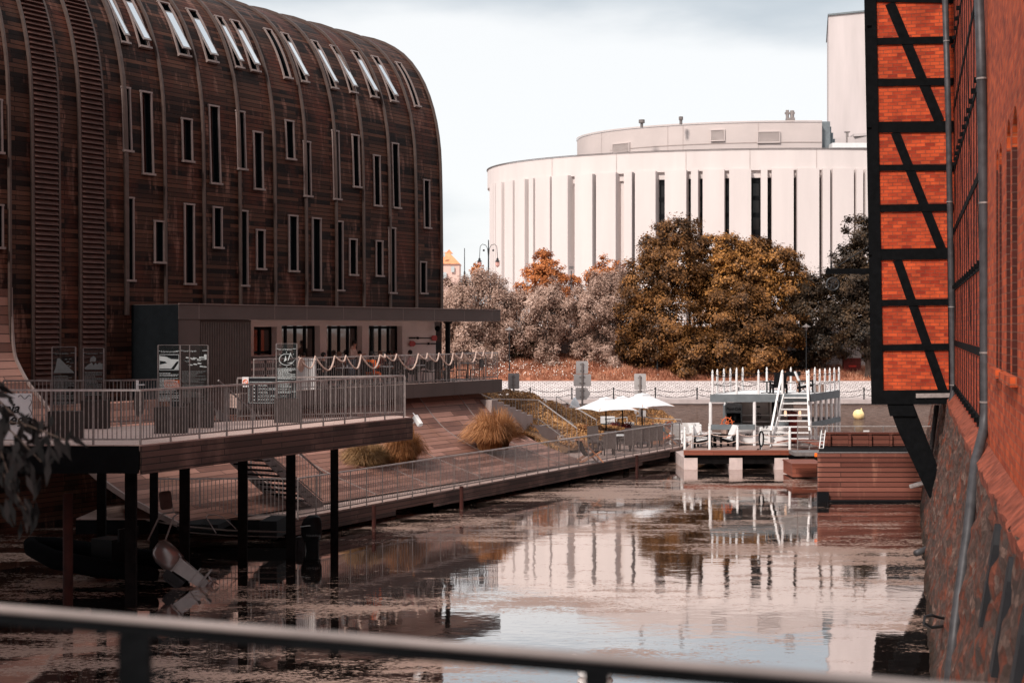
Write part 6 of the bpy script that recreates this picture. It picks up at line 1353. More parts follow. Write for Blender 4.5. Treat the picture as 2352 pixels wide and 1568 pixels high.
x, y = rp_(1524, 69.3); deck_chair(x, y, ZP + .003, R(100), 'wooden deck chair with orange sling near the pier end', M_orange)
x, y = rp_(1540, 69.8); deck_chair(x, y, ZP + .003, R(100), 'wooden deck chair with bright blue sling near the pier end', M_blue)
M_redgr = leafmat('red_grass', (.08, .012, .012), (.20, .03, .03), (.38, .09, .08), .2)
for px, wd, d, lb in ((1352, 70, 69.5, 'long dark planter box holding red grass, left of the pump station'), (1440, 40, 72.5, 'dark planter box with red grass under the middle parasol')):
    x, y = rp_(px, d); w_ = wd * d / FP; t = thing('planter', lb, 'planter', (x, y, ZP)); q = MB(); zr = ZP + .52
    q.box(x - w_ / 2, x + w_ / 2, y, y + .04, ZP, zr).box(x - w_ / 2, x + w_ / 2, y + .36, y + .4, ZP, zr).box(x - w_ / 2, x - w_ / 2 + .04, y + .041, y + .359, ZP, zr).box(x + w_ / 2 - .04, x + w_ / 2, y + .041, y + .359, ZP, zr).box(x - w_ / 2 + .05, x + w_ / 2 - .05, y + .05, y + .35, ZP, zr - .05); q.build('box', M_black, t)
for px, py, d in ((1338, 1002, 69.6), (1385 + 28, 998, 72.6), (1440, 1000, 72.7)):
    x, y = rp_(px, d); grass_clump('red_grass_tuft', 'tuft of dark red grass %s' % {1338: 'at the left end of the long planter', 1413: 'beside the white board under the parasols', 1440: 'in the planter under the middle parasol'}[px], (x, y + .2, ZP + .45), .4, .55, 260, M_redgr, wd=.012, group='red grass in the planters', cat='plant')
x, y = rp_(1396, 75); t = thing('pump_station', 'small white-topped pump-out station on the quay behind planters', 'pump station', (x, y, .6)); MB().box(x - .34, x + .34, y, y + .4, .6, zat(972, 75)).build('cabinet', M_teal, t); MB().box(x - .37, x + .37, y - .03, y + .43, zat(972, 75) + .003, zat(957, 75)).build('header', M_white, t)
text('lettering', 'PUMP', .13, (x, y - .04, zat(964, 75)), (1, 0, 0), M_ink, t, 'CENTER'); text('lettering', 'OUT', .13, (x, y - .04, zat(970.5, 75)), (1, 0, 0), M_ink, t, 'CENTER')
x, y = rp_(1410, 74.2); tag(MB().box(x - .32, x + .32, y, y + .03, zat(1000, 74), zat(970, 74)).build('white_board', M_white), 'plain white board behind the red grass, right of the pump station', 'board')
x, y = rp_(1445, 75); t = thing('warning_sign', 'white warning plate with a red circle symbol behind the planters', 'sign', (x, y, .6)); MB().box(x - .28, x + .28, y, y + .02, zat(984, 75), zat(969, 75)).bar((x, y + .03, .55), (x, y + .03, zat(983, 75)), .05).build('plate', M_white, t); MB().tube([V(x - .15 + .1 * math.cos(a), y - .01, zat(976.5, 75) + .1 * math.sin(a)) for a in np.linspace(0, 6.283, 15)[:-1]], .014, 5, close=True).build('red_ring', M_orange, t); MB().box(x - .16, x - .14, y - .008, y - .002, zat(979, 75), zat(974, 75)).build('figure', M_ink, t)
x, y = rp_(1537, 71.5); t = thing('warning_sign', 'white bathing ban sign with red ring near the end of the pier', 'sign', (x, y, ZP)); MB().box(x - .2, x + .2, y, y + .02, zat(989, 71.5), zat(967, 71.5)).build('plate', M_white, t); c = P(1537, 974, 71.4); MB().tube([c + V(.12 * math.cos(a), -.01, .12 * math.sin(a)) for a in np.linspace(0, 6.283, 15)[:-1]], .018, 5, close=True).bar(c + V(-.08, -.01, .08), c + V(.08, -.01, -.08), .03).build('red_ring', M_orange, t); MB().bar((x, y + .03, ZP), (x, y + .03, zat(988, 71.5)), .04).build('post', M_steel, t)
railing('quay_railing', 'white tubular railing on the quay behind the parasols', [V(*XY(1392, 74.0), .6), V(*XY(1440, 75.5), .6)], h=1.0, step=1.2, bars=False, base=.5, rail=.045, mat=M_white)
railing('quay_railing', 'pale tubular railing at the far tip of the quay', [V(*XY(1462, 75), .6), V(*XY(1500, 73), .6), V(*XY(1565, 72), .6)], h=1.1, step=1.4, bars=False, base=.5, rail=.045)
x, y = XY(1517, 73); tag(MB().box(x - .4, x + 1.1, y, y + .03, 1.05, zat(972, 73)).build('canvas_screen', M_fabric), 'white canvas screen tied to the railing at the quay tip', 'screen')
# white plastic chairs by the end of the pier
for px, d, lb in ((1556, 69.5, 'white armchair at the end of the pier, nearer the canvas'), (1583, 67.6, 'white armchair just inside the rope fence')): x, y = XY(px, d); lounge_chair(x, y, ZP if px < 1570 else ZH, R(170), lb, framem=M_white)

# ------------------------------------------------------------------ cafe furniture and people
def cafe_pt(px, w_): s_ = S(px, w_); return U(s_, w_, 4.041)
for i, (px, w_, lb) in enumerate([(716, 1.5, 'leftmost small white cafe table'), (792, 1.4, 'cafe table with cups before the second door'), (884, 1.5, 'cafe table between the woman in orange and dark pair'), (958, 1.5, 'cafe table in front of the white wall'), (1010, 1.3, 'empty cafe table right of the white wall'), (1075, 1.4, 'last small cafe table near the far terrace end')]):
    p = cafe_pt(px, w_); table(p.x, p.y, p.z, lb, M_white if i != 5 else M_slate, .36, .74, 'cafe terrace tables')
for px, w_, rz, lb, rd in ((986, 1.9, 200, 'black round-backed chair right of the paddles', 1), (1008, 2.0, 170, 'black chair with square back near the column', 0), (1030, 1.9, 190, 'black round-backed chair just right of column', 1), (1060, 1.6, 90, 'black chair side-on at last cafe table', 0), (1095, 1.7, 250, 'black chair closest to the terrace end', 1), (970, .9, 20, 'black chair against the white wall', 0)):
    p = cafe_pt(px, w_); bistro_chair(p.x, p.y, p.z, R(rz), lb, group='black cafe chairs', round_=bool(rd))
for px, w_, z in ((789, 1.45, 0), (797, 1.3, 0)):
    p = cafe_pt(px, w_); tag(MB().lathe(p + V(0, 0, .742), [(.03, 0), (.045, .08)], 10).build('cup', M_white), 'white cup on the cafe table before the second door', 'cup', 'white cups')
p = cafe_pt(704, 2.0); tag(MB().box(p.x - .35, p.x + .35, p.y - .2, p.y + .2, p.z, p.z + 1.1).box(p.x - .4, p.x + .4, p.y - .25, p.y + .25, p.z + 1.103, p.z + 1.14).build('serving_station', M_white), 'pale waiter station by the coiled rope at left of terrace', 'cabinet')
p0 = P(930, 759, 1); 
for y_, flip, lb in ((776, 0, 'upper paddle with red blade at its right end, on the white wall'), (789, 1, 'lower paddle with red blade at its left end, on the white wall')):
    sA, sB = S(938, w0), S(1000, w0); a, c = U(sA, w0 + .06, 0), U(sB, w0 + .06, 0); a.z = zat(y_, a.y); c.z = a.z - .02
    if flip: a, c = c, a
    t = thing('paddle', lb, 'paddle', a.lerp(c, .5), 0, 'paddles on the cafe wall'); MB().tube([a, a.lerp(c, .2)], .035, 6).tube([a.lerp(c, .18), a.lerp(c, .85)], .022, 6).lathe(a.lerp(c, .3) + V(0, 0, -.05), [(.05, 0), (.05, .1)], 6).build('shaft', M_black, t)
    dd = (c - a).normalized(); b0_ = a.lerp(c, .8); MB().slab([b0_ + V(0, 0, -.04), b0_ + dd * .12 + V(0, 0, -.12), b0_ + dd * .36 + V(0, 0, -.12), b0_ + dd * .42, b0_ + dd * .36 + V(0, 0, .12), b0_ + dd * .12 + V(0, 0, .12), b0_ + V(0, 0, .04)], V(UY, -UX, 0) * .03).build('blade', M_red, t)
p = U(S(1003, 0.3), 0.35, 6.42); t = thing('security_camera', 'dark dome camera under the canopy at the corner of white wall', 'camera', p); MB().ball(p + V(0, 0, -.12), .13, (1, 1, 1), 10, 7).build('dome', M_black, t, smooth=True); MB().box(p.x - .14, p.x + .1, p.y, p.y + .12, p.z - .1, p.z + .18).build('housing', M_steelp, t)

def skin(name, verts, edges, rad, mat, parent, sub=1):
    me = bpy.data.meshes.new('tmp'); me.from_pydata([tuple(v) for v in verts], edges, []); o = bpy.data.objects.new('tmp', me); COL.objects.link(o)
    md = o.modifiers.new('s', 'SKIN'); md.use_smooth_shade = True
    for i, r in enumerate(rad): me.skin_vertices[0].data[i].radius = (r, r); me.skin_vertices[0].data[i].use_root = (i == 0)
    sb_ = o.modifiers.new('u', 'SUBSURF'); sb_.levels = sub; sb_.render_levels = sub
    bpy.context.view_layer.update(); dg = bpy.context.evaluated_depsgraph_get(); m2 = bpy.data.meshes.new_from_object(o.evaluated_get(dg)); m2.name = name
    bpy.data.objects.remove(o); m2.materials.clear()
    return link_mesh(name, m2, mat, parent)
def person(loc, rz, label, pose='sit', top=None, legs=None, hair=None, arms=0, lean=0.0, group=None, longhair=False, hood=False, sleeves=True):
    t = thing('person', label, 'person', loc, rz, group)
    if pose == 'sit': hz, kn, an, hip = .50, (.12, .44, .50), (.12, .42, .09), .50
    else: hz, kn, an, hip = .93, (.11, .04, .50), (.11, -.02, .09), .93
    tz = hz + .06; c1 = (0, -.02 + lean * .3, tz + .16); c2 = (0, lean * .7, tz + .38); nk = (0, lean + .01, tz + .52); hb_ = (0, lean + .03, tz + .60); hm = (0, lean + .035, tz + .68); ht = (0, lean + .03, tz + .755)
    v = [(0, 0, hz), c1, c2, nk, hb_, hm, ht]; e = [(0, 1), (1, 2), (2, 3), (3, 4), (4, 5), (5, 6)]; r = [.125, .115, .13, .052, .062, .085, .06]
    el = {0: [(.25, lean * .6 + .05, tz + .16), (.17, lean + .32, tz + .24)], 1: [(.24, lean * .6, tz + .12), (.25, lean + .10, tz - .08)], 2: [(.25, lean * .6 + .08, tz + .18), (.08, lean + .26, tz + .42)]}[arms]
    ar = {}
    for s_ in (-1, 1):
        b0_ = len(v); v += [(s_ * .18, lean * .7, tz + .42), (s_ * el[0][0], el[0][1], el[0][2]), (s_ * el[1][0], el[1][1], el[1][2]), ]; e += [(2, b0_), (b0_, b0_ + 1), (b0_ + 1, b0_ + 2)]; r += [.055, .042, .028]
        d = Vector(v[b0_ + 2]) - Vector(v[b0_ + 1]); d.normalize(); w_ = Vector(v[b0_ + 2]); pm_ = w_ + d * .07; k = len(v); v.append(tuple(pm_)); e.append((b0_ + 2, k)); r.append(.032)
        sd = d.cross(Vector((0, 0, 1)) if abs(d.z) < .9 else Vector((1, 0, 0))).normalized(); dn = d.cross(sd).normalized()
        for f, L_ in ((-1.5, .075), (-.5, .09), (.5, .085), (1.5, .065)): k2 = len(v); v.append(tuple(pm_ + sd * f * .019 + d * L_ + dn * .02)); e.append((k, k2)); r.append(.009)
        k2 = len(v); v.append(tuple(pm_ - sd * .05 * s_ + d * .02)); e.append((k, k2)); r.append(.011)
        ar[s_] = b0_
        b1 = len(v); v += [(s_ * .09, 0.0, hip - .01), (s_ * kn[0], kn[1], kn[2]), (s_ * an[0], an[1], an[2]), (s_ * an[0], an[1] + .13, .045)]; e += [(0, b1), (b1, b1 + 1), (b1 + 1, b1 + 2), (b1 + 2, b1 + 3)]; r += [.088, .062, .042, .035]
    skin('body', v, e, r, M_skin, t)
    tv = [(0, 0, hz - .02), c1, c2, (0, lean * .9, tz + .47)]; te_ = [(0, 1), (1, 2), (2, 3)]; tr = [.145, .135, .15, .075]
    for s_ in (-1, 1):
        b0_ = len(tv); a = ar[s_]; wr = Vector(v[a + 2]); eb = Vector(v[a + 1]); tv += [v[a], v[a + 1]] + ([tuple(eb.lerp(wr, .85))] if sleeves else []); te_ += [(2, b0_), (b0_, b0_ + 1)] + ([(b0_ + 1, b0_ + 2)] if sleeves else []); tr += [.072, .058] + ([.042] if sleeves else [])
    skin('top', tv, te_, tr, top or M_dkfab, t)
    lv = [(0, 0, hip)]; le = []; lr = [.145]
    for s_ in (-1, 1): b1 = len(lv); lv += [(s_ * .095, .01, hip - .02), (s_ * kn[0], kn[1], kn[2]), (s_ * an[0], an[1], an[2] + .05)]; le += [(0, b1), (b1, b1 + 1), (b1 + 1, b1 + 2)]; lr += [.1, .077, .06]
    skin('trousers', lv, le, lr, legs or M_dkfab, t)
    M = WM[t]; h = Vector(hm); q = MB(frame=M); q.ball(h + Vector((0, -.022, .03)), .1, (.92, 1.02, 1.05), 12, 8)
    if longhair: q.ball(h + Vector((0, -.05, -.1)), .095, (1.0, .7, 1.5), 10, 7)
    q.build('hair', hair or M_hair, t, smooth=True)
    q = MB(frame=M); f = h + Vector((0, .088, -.01)); q.slab([f + Vector((-.012, -.01, -.03)), f + Vector((.012, -.01, -.03)), f + Vector((0, -.01, .025))], (0, .026, -.004)); 
    for s_ in (-1, 1): q.ball(h + Vector((s_ * .085, 0, -.01)), .022, (.5, .8, 1.3), 6, 5)
    q.build('nose_and_ears', M_skin, t)
    q = MB(frame=M)
    for s_ in (-1, 1): q.ball(h + Vector((s_ * .032, .078, .01)), .012, (1, .5, .7), 6, 5)
    q.box(-.025, .025, h.y + .074, h.y + .082, h.z - .055, h.z - .047); q.build('eyes_and_mouth', M_ink, t)
    q = MB(frame=M)
    for s_ in (-1, 1): q.ball((s_ * an[0], an[1] + .06, .05), .06, (.85, 2.1, .85), 10, 6)
    q.build('shoe', M_black, t, smooth=True)
    if hood: q = MB(frame=M); q.ball((0, nk[1] - .07, nk[2] - .03), .12, (1.1, .7, .8), 10, 7); q.build('hood', top, t, smooth=True)
    return t
M_beige = pm('beige_cotton', (.55, .38, .32), .9); M_grey = pm('grey_cotton', (.12, .10, .10), .9); M_denim = pm('faded_denim', (.14, .17, .20), .9, var=.5, scale=20); M_fair = pm('fair_hair', (.22, .13, .09), .6); M_pink = pm('pink_cotton', (.6, .32, .30), .9)
GP = 'people on the cafe terrace'
def pp(px, w_, face, label, **k):
    p = cafe_pt(px, w_); return person(p, R(face), label, group=GP, **k)
pp(806, 1.0, 250, 'man standing at the cafe in a pale hooded sweatshirt, looking aside', pose='stand', top=M_beige, legs=M_denim, lean=.14, hood=True)
def seat(px, w_, face, label, **k):
    p = cafe_pt(px, w_); q0 = bistro_chair(p.x, p.y, p.z, R(face + 180), 'black cafe chair under the ' + label.split(' at ')[0], group='occupied black cafe chairs'); return person(p + V(0, 0, 0), R(face), label, group=GP, pose='sit', **k)
seat(696, 1.2, 215, 'seated person in dark jacket at the leftmost table', top=M_grey)
seat(742, 1.7, 300, 'dark-haired person in black seen from behind at second table', top=M_dkfab, arms=0)
seat(779, 1.1, 230, 'long-haired woman in brown leaning on elbows at second table', top=pm('brown_cotton', (.09, .035, .02), .9), longhair=True, hair=M_fair, arms=2)
seat(826, .8, 200, 'small seated figure in grey at the middle doorway', top=M_grey)
seat(852, 2.05, 330, 'woman in bright orange dress with black bob hair at third table', top=M_orange, legs=M_orange, longhair=True)
seat(873, 1.0, 215, 'fair-haired person in dark red at third table', top=pm('dark_red_cotton', (.16, .03, .02), .9), hair=M_fair, longhair=True)
seat(898, 1.5, 110, 'left one of the dark dressed pair at third table', top=M_dkfab, arms=2)
seat(908, 1.1, 130, 'right one of the dark dressed pair at third table', top=M_grey)
seat(950, 1.4, 60, 'person in pink sleeves bending over the table at white wall', top=M_pink, lean=.16)
x, y = XY(1303, 79.5); zg = zat(929, 79.5) - 1.22; person((x, y, zg), R(190), 'sunbather with dark glasses resting behind the planted bank', top=M_skin, legs=M_grey)
x, y = XY(1356, 137); person((x, y, 6.2), R(100), 'walker in white on the upper promenade between the bushes', pose='stand', top=M_white, legs=M_dkfab)
x, y = XY(1228, 137.5); person((x, y, 6.2), R(80), 'walker in red on the upper promenade, left between the bushes', pose='stand', top=M_red, legs=M_red)
x, y = XY(1340, 137.5); t = thing('bicycle_cart', 'red cart standing on the upper promenade beside the walker in white', 'cart', (x, y, 6.2)); MB().box(x - .8, x + .8, y, y + .7, 6.6, 7.4).build('box', M_orange, t); 
for s_ in (-.55, .55): MB().tube([(x + s_ + .28 * math.cos(a), y - .03, 6.5 + .28 * math.sin(a)) for a in np.linspace(0, 6.283, 13)[:-1]], .03, 5, close=True).build('wheel', M_black, t)

# ------------------------------------------------------------------ brick warehouse on the right
def W(Y, off, z): return V(1.3 + .28 * Y - .963 * off, Y + .27 * off, z)
wh_ = thing('brick_warehouse', 'old orange brick and half-timbered warehouse rising from the water on the right', 'building', tuple(W(30, -3, 0)), 0)
q = MB(); zlow, zup = 4.22, 26
holes = [(17.25, 18.15, 5.75, 9.1), (18.45, 19.2, 5.75, 9.1), (20.2, 20.75, 5.75, 9.0), (20.95, 21.5, 5.75, 9.0), (13.2, 14.2, 5.6, 9.2)]
M_revshade = bricks('shaded_reveal_brick', (0.035, 0.008, 0.006), (0.07, 0.014, 0.009), (0.02, 0.006, 0.005), (0.10, 0.04, 0.03))  # near-black brick colour puts the shade of the window recesses into their reveals
def FW(a, w_, z): return W(a, w_, z)
sx_ = sorted(set([4, 24.8] + [h[0] for h in holes] + [h[1] for h in holes])); zx_ = sorted(set([zlow, zup, 5.75, 9.0, 9.1, 5.6, 9.2]))
for a, c in zip(sx_, sx_[1:]):
    for e, g in zip(zx_, zx_[1:]):
        if any(h[0] < (a + c) / 2 < h[1] and h[2] < (e + g) / 2 < h[3] for h in holes): continue
        q.face([W(c, 0, e), W(a, 0, e), W(a, 0, g), W(c, 0, g)])
for h in holes:
    mid, hw, hh = (h[0] + h[1]) / 2, (h[1] - h[0]) / 2, .5 * (h[1] - h[0])
    for sgn in (-1, 1):                             # arch heads
        pl = [W(mid + sgn * hw, -.002, h[3]), W(mid, -.002, h[3])] + [W(mid + sgn * hw * math.sin(t), -.002, h[3] - hh + hh * math.cos(t)) for t in np.linspace(0, math.pi / 2, 6)]
        q.slab(pl, V(.963, -.27, 0) * .3)
q.build('near_brick_wall', M_brickfar, wh_)
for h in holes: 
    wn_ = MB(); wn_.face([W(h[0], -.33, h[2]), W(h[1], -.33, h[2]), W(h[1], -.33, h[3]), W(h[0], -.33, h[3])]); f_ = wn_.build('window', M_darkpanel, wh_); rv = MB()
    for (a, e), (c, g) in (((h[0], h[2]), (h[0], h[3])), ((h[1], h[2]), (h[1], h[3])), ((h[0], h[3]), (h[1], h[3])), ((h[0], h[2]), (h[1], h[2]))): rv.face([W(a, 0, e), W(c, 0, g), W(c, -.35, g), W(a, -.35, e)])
    rv.build('reveal', M_revshade, f_)
    MB().slab([W(h[0] - .1, 0.003, h[2] - .12), W(h[1] + .1, 0.003, h[2] - .12), W(h[1] + .1, .003, h[2]), W(h[0] - .1, .003, h[2])], V(-.963, .27, 0) * .09).build('sill', M_brickfar, f_)
q = MB(); q.face([W(62, 0.0, zlow), W(24.8, 0.0, zlow), W(24.8, 0, zup), W(62, 0, zup)]); q.build('far_brick_wall', M_brick, wh_)
q = MB(); q.face([W(62, 0, 0), W(62, -12, 0), W(62, -12, zup), W(62, 0, zup)]); q.face([W(4, 0, zup), W(62, 0, zup), W(62, -12, zup), W(4, -12, zup)]); q.build('rear_wall', M_brickfar, wh_)
q = MB(); NW = V(-.963, .27, 0)
def wbar(Y0, z0, Y1, z1, w_=.18, pr_=.05): 
    a, c = W(Y0, .0, z0), W(Y1, .0, z1); q.bar(a + NW * (pr_ / 2), c + NW * (pr_ / 2), pr_, w_, up=tuple((c - a).normalized().cross(NW)))
for z in (4.62, 5.9, 7.5, 9.2, 11.0, 12.8, 14.6, 16.4, 18.2, 20): wbar(25.0, z, 61.5, z, .16, .02)
for Y0 in np.arange(25.2, 61, 1.25):
    for z0, z1 in ((4.72, 5.8), (6, 7.4), (7.6, 9.1), (9.3, 10.9), (11.1, 12.7), (12.9, 14.5), (14.7, 16.3), (16.5, 18.1)): wbar(Y0, z0, Y0, z1, .15, .012)
for k, Y0 in enumerate(np.arange(25.2, 61, 2.5)):
    for z0, z1 in ((6, 9.1), (9.3, 12.7), (12.9, 16.3)): wbar(Y0 + 1.3 * (k % 2), z0, Y0 + 1.25 - 1.3 * (k % 2) + 1.1, z1, .13, .010)
q.build('timber_frame', M_timber, wh_)
q = MB()
for Y0 in np.arange(25.5, 44, 1.25):
    for z in (4.62, 7.5, 11.0, 14.6): p = W(Y0, .0, z); q.bar(p, p + NW * .10, .10)
q.build('beam_ends', M_timber, wh_)
# battered rubble base
m, nt, b = newmat('rubble_stone'); vo = nd(nt, 'ShaderNodeTexVoronoi', Scale=4.2); tcn = nd(nt, 'ShaderNodeTexCoord'); mpn = nd(nt, 'ShaderNodeMapping'); mpn.inputs['Scale'].default_value = (1, 1, 1.6); nt.links.new(tcn.outputs['Object'], mpn.inputs[0]); nt.links.new(mpn.outputs[0], vo.inputs['Vector'])
sxn = nd(nt, 'ShaderNodeSeparateColor'); nt.links.new(vo.outputs['Color'], sxn.inputs[0]); rr2 = nd(nt, 'ShaderNodeValToRGB'); rr2.color_ramp.elements[0].color = (.15, .035, .018, 1); rr2.color_ramp.elements[1].color = (.24, .145, .115, 1); rr2.color_ramp.elements.new(.45).color = (.12, .07, .058, 1); rr2.color_ramp.elements.new(.7).color = (.06, .042, .038, 1); nt.links.new(sxn.outputs[0], rr2.inputs[0])
g2 = noise(nt, 9, 8, .75); cc_ = mixc(nt, mrange(nt, g2, .38, .62, 0, .9), rr2.outputs[0], (.045, .028, .022)); g3 = noise(nt, 1.1, 5, .6); cc_ = mixc(nt, mrange(nt, g3, .55, .7, 0, .8), cc_, (.24, .055, .026)); cc_ = mixc(nt, mrange(nt, vo.outputs['Distance'], .0, .12, .0, .0), cc_, (.3, .2, .18)); sz3 = nd(nt, 'ShaderNodeSeparateXYZ'); nt.links.new(tcn.outputs['Object'], sz3.inputs[0]); cc_ = mixc(nt, mrange(nt, sz3.outputs['Z'], .55, .25, 0, .8), cc_, (.018, .014, .010)); nt.links.new(cc_, b.inputs['Base Color']); b.inputs['Roughness'].default_value = .95; b.inputs['Specular IOR Level'].default_value = .15
bump(nt, b, mixc(nt, .5, vo.outputs['Distance'], g2), 1.0, .12); M_rubble = m
me = bpy.data.meshes.new('base'); Ys = list(np.arange(5, 62, .22)); zs = list(np.linspace(-.6, 4.2, 26)); vv = []
for Y in Ys:
    for z in zs:
        o = .72 * (1 - max(0, z) / 4.2) ** 1.15 + .10 * math.sin(Y * 3.1 + z * 2.0) * math.cos(z * 4 - Y * 1.3) * .5 + random.uniform(-.045, .045) + .16; vv.append(tuple(W(Y, o, z)))
nz_ = len(zs); ff = [(i * nz_ + j, (i + 1) * nz_ + j, (i + 1) * nz_ + j + 1, i * nz_ + j + 1) for i in range(len(Ys) - 1) for j in range(nz_ - 1)]
me.from_pydata(vv, [], ff); me.transform(WM[wh_].inverted()); link_mesh('stone_base', me, M_rubble, wh_)
q = MB(); Yl = list(np.arange(5, 62, .24)); jl = {y: .22 + random.uniform(-.025, .025) for y in Yl}; hl = {y: random.uniform(-.04, .04) for y in Yl}
for a, c in zip(Yl, Yl[1:]):
    oa, oc = jl[a], jl[c]; q.face([W(a, oa, 4.18 + hl[a]), W(c, oc, 4.18 + hl[c]), W(c, -.02, 4.42), W(a, -.02, 4.42)]); q.face([W(a, oa, 4.18 + hl[a]), W(c, oc, 4.18 + hl[c]), W(c, oc - .04, 3.95), W(a, oa - .04, 3.95)])
q.build('brick_ledge', pm('ledge_mortar', (.20, .05, .028), .9, var=.5, scale=5, bmp=.8, bs=14), wh_)
for Y0, z0, z1 in ((17.4, 2.7, 3.6), (14.9, 2.7, 3.6), (12.8, 2.6, 3.5)):
    q = MB(); pl = [(Y0 - .16, z0), (Y0 + .16, z0), (Y0 + .16, z1)] + [(Y0 + .16 * math.cos(t), z1 + .35 * math.sin(t)) for t in np.linspace(.3, 2.84, 6)] + [(Y0 - .16, z1)]
    q.slab([W(a, .72 * (1 - c / 4.2) ** 1.15 + .22, c) for a, c in pl], NW * -.3); q.build('cellar_slit', M_ink, wh_)
# projecting half-timbered bay
by_ = thing('hoist_bay', 'projecting half-timbered brick bay on a thick black brace above the water', 'bay', tuple(V(12, 43.5, 4)), 0)
BX0, BY0 = 10.86, 42.9; EB = V(.963, -.27, 0); NB = V(-.27, -.963, 0)
def BP(px, py, o=0.0):
    r = (px - CX) / FP; t = (BY0 * r - BX0) / (.963 + .27 * r); p = V(BX0, BY0, 0) + EB * t; p.z = zat(py, p.y); return p + NB * o
q = MB(); q.slab([BP(2014, 925), BP(2195, 925), BP(2195, -110), BP(1990, -110)], NB * -.2); q.build('brick_infill', M_brick, by_)
lb_ = V(.27, .963, 0); q = MB(); a, c, e, g = BP(2003, 927, -.02), BP(2200, 927, -.02), BP(2200, -110, -.02), BP(1984, -110, -.02); q.hexa([a, c, c + lb_ * 6, a + lb_ * 6], [g, e, e + lb_ * 6, g + lb_ * 6]); q.build('body', M_timber, by_)
def beam(p0_, p1_, wpx, o=.03, th=.14, nm='beam'):
    a, c = BP(*p0_), BP(*p1_); w_ = wpx * 42.8 / FP; MB().bar(a + NB * (o - th / 2 + .0), c + NB * (o - th / 2), th, w_, up=tuple((c - a).normalized().cross(NB))).build(nm, M_timber, by_)
beam((2015.5, 928), (1997, -110), 27, .075, nm='corner_post')
for k, (yl, yr, th_) in enumerate([(-2, 1, 14), (96.5, 92, 16), (190.5, 188, 17), (293, 291, 25), (386, 385, 14), (479, 476, 17), (585, 582, 26), (696, 693, 15), (799, 796, 15), (912, 911, 32)]): beam((2000 + yl * .02, yl), (2190, yr), th_, .05 + .001 * k)
beam((2044, 8), (2158, 279), 22, .035); beam((2056, 304), (2163, 573), 20, .036); beam((2061, 597), (2166, 897), 20, .037); beam((2036, -110), (2040, -5), 20, .036)
beam((2184, 928), (2172, -110), 8, .06)
q = MB(); a, c = BP(2104, 908, .09), BP(2188, 907, .09); q.bar(a, c, .03, .13); q.build('steel_strip', M_steel, by_)
q = MB(); q.slab([BP(2040, 929, -.05), BP(2063, 990, -.05), BP(2158, 1192, -.05), BP(2176, 1192, -.05), BP(2172, 1120, -.05), BP(2098, 929, -.05)], lb_ * .45); q.build('brace', M_timber, by_)
q = MB(); q.slab([BP(2038, 929, .02), BP(2044, 955, .02), BP(2105, 955, .02), BP(2098, 929, .02)], lb_ * .6); q.build('corbel', M_timber, by_)
for yy in (585, 293, 60): c = BP(2001, yy, .1); MB().tube([c, c + V(-.12, 0, 0)], .03, 6).build('bolt', M_timber, by_)
hz_ = thing('pulley_hoist', 'black iron hoist arm with cable and large pulley wheel on the bay', 'hoist', P(1950, 622, 43.6)); MB().bar(P(1897, 623, 43.6), P(2002, 623, 43.4), .1, .17).build('arm', M_timber, hz_)
MB().tube([P(1922, 613, 43.6), P(2000, 562, 43.4)], .014, 4).tube([P(1913, 632, 43.6), P(1913, 645, 43.6)], .02, 5).tube([P(1910, 600, 43.6), P(1910, 618, 43.6)], .02, 5).build('cable', M_iron, hz_)
c = P(1913, 652, 43.6); q = MB(); q.tube([c + V(.19 * math.cos(t), 0, .19 * math.sin(t)) for t in np.linspace(0, 6.283, 21)[:-1]], .03, 6, close=True); [q.bar(c, c + V(.19 * math.cos(t), 0, .19 * math.sin(t)), .025) for t in (0, 1.05, 2.1, 3.14, 4.2, 5.24)]; q.build('pulley', M_iron, hz_)
# downpipes
def dpipe(label, pts, r, clips):
    t = thing('downpipe', label, 'downpipe', pts[0], 0, 'grey downpipes on the brick warehouse'); MB().tube(pts, r, 12).build('pipe', M_pipe, t, smooth=True)
    for c_ in clips:
        q = MB(); q.lathe(c_, [(r * 1.12, 0), (r * 1.12, .03)], 12); q.build('clip', M_steel, t)
d1 = 41.6; dpipe('grey downpipe at the bay corner, ending in a bent spout above the water', [P(2168, -90, d1), P(2178, 250, d1), P(2186, 700, d1), P(2190, 895, d1), P(2181, 948, d1 - .1), P(2163, 1120, d1 - 1), P(2153, 1236, d1 - 2), P(2147, 1251, d1 - 2.2), P(2139, 1257, d1 - 2.4), P(2104, 1270, d1 - 2.9)], .088, [P(2181, 465, d1), P(2174, 96, d1), P(2186, 706, d1), P(2189, 885, d1)])
d2 = 24.0; dpipe('thicker grey downpipe nearer the camera, bending out over the stone base', [P(2246, -90, d2), P(2255, 183, d2), P(2261, 560, d2), P(2263.5, 945, d2), P(2259, 990, d2 - .1), P(2241, 1060, d2 - .9), P(2222, 1230, d2 - 1.5), P(2196, 1420, d2 - 2.2), P(2180, 1568, d2 - 2.7)], .083, [P(2255, 183, d2), P(2260, 468, d2), P(2262.5, 812, d2), P(2263, 925, d2)])
for px0, px1, y0, y1, d, lb in ((2152, 2130, 930, 1100, 47, 'thin slanted pipe furthest under the bay'), (2172, 2155, 928, 1150, 45.5, 'slanted dark pipe behind the brace'), (2186, 2180, 925, 1010, 44, 'short pipe close behind the corner downpipe')):
    tag(MB().tube([P(px0, y0, d), P(px1, y1, d)], .08, 8).build('drain_pipe', M_pipe, smooth=True), lb, 'pipe')
tag(MB().tube([P(2091, 1117, 44.5), P(2140, 1103, 44)], .07, 8).build('overflow_spout', M_steel), 'short galvanised spout sticking out beside the black brace', 'pipe')
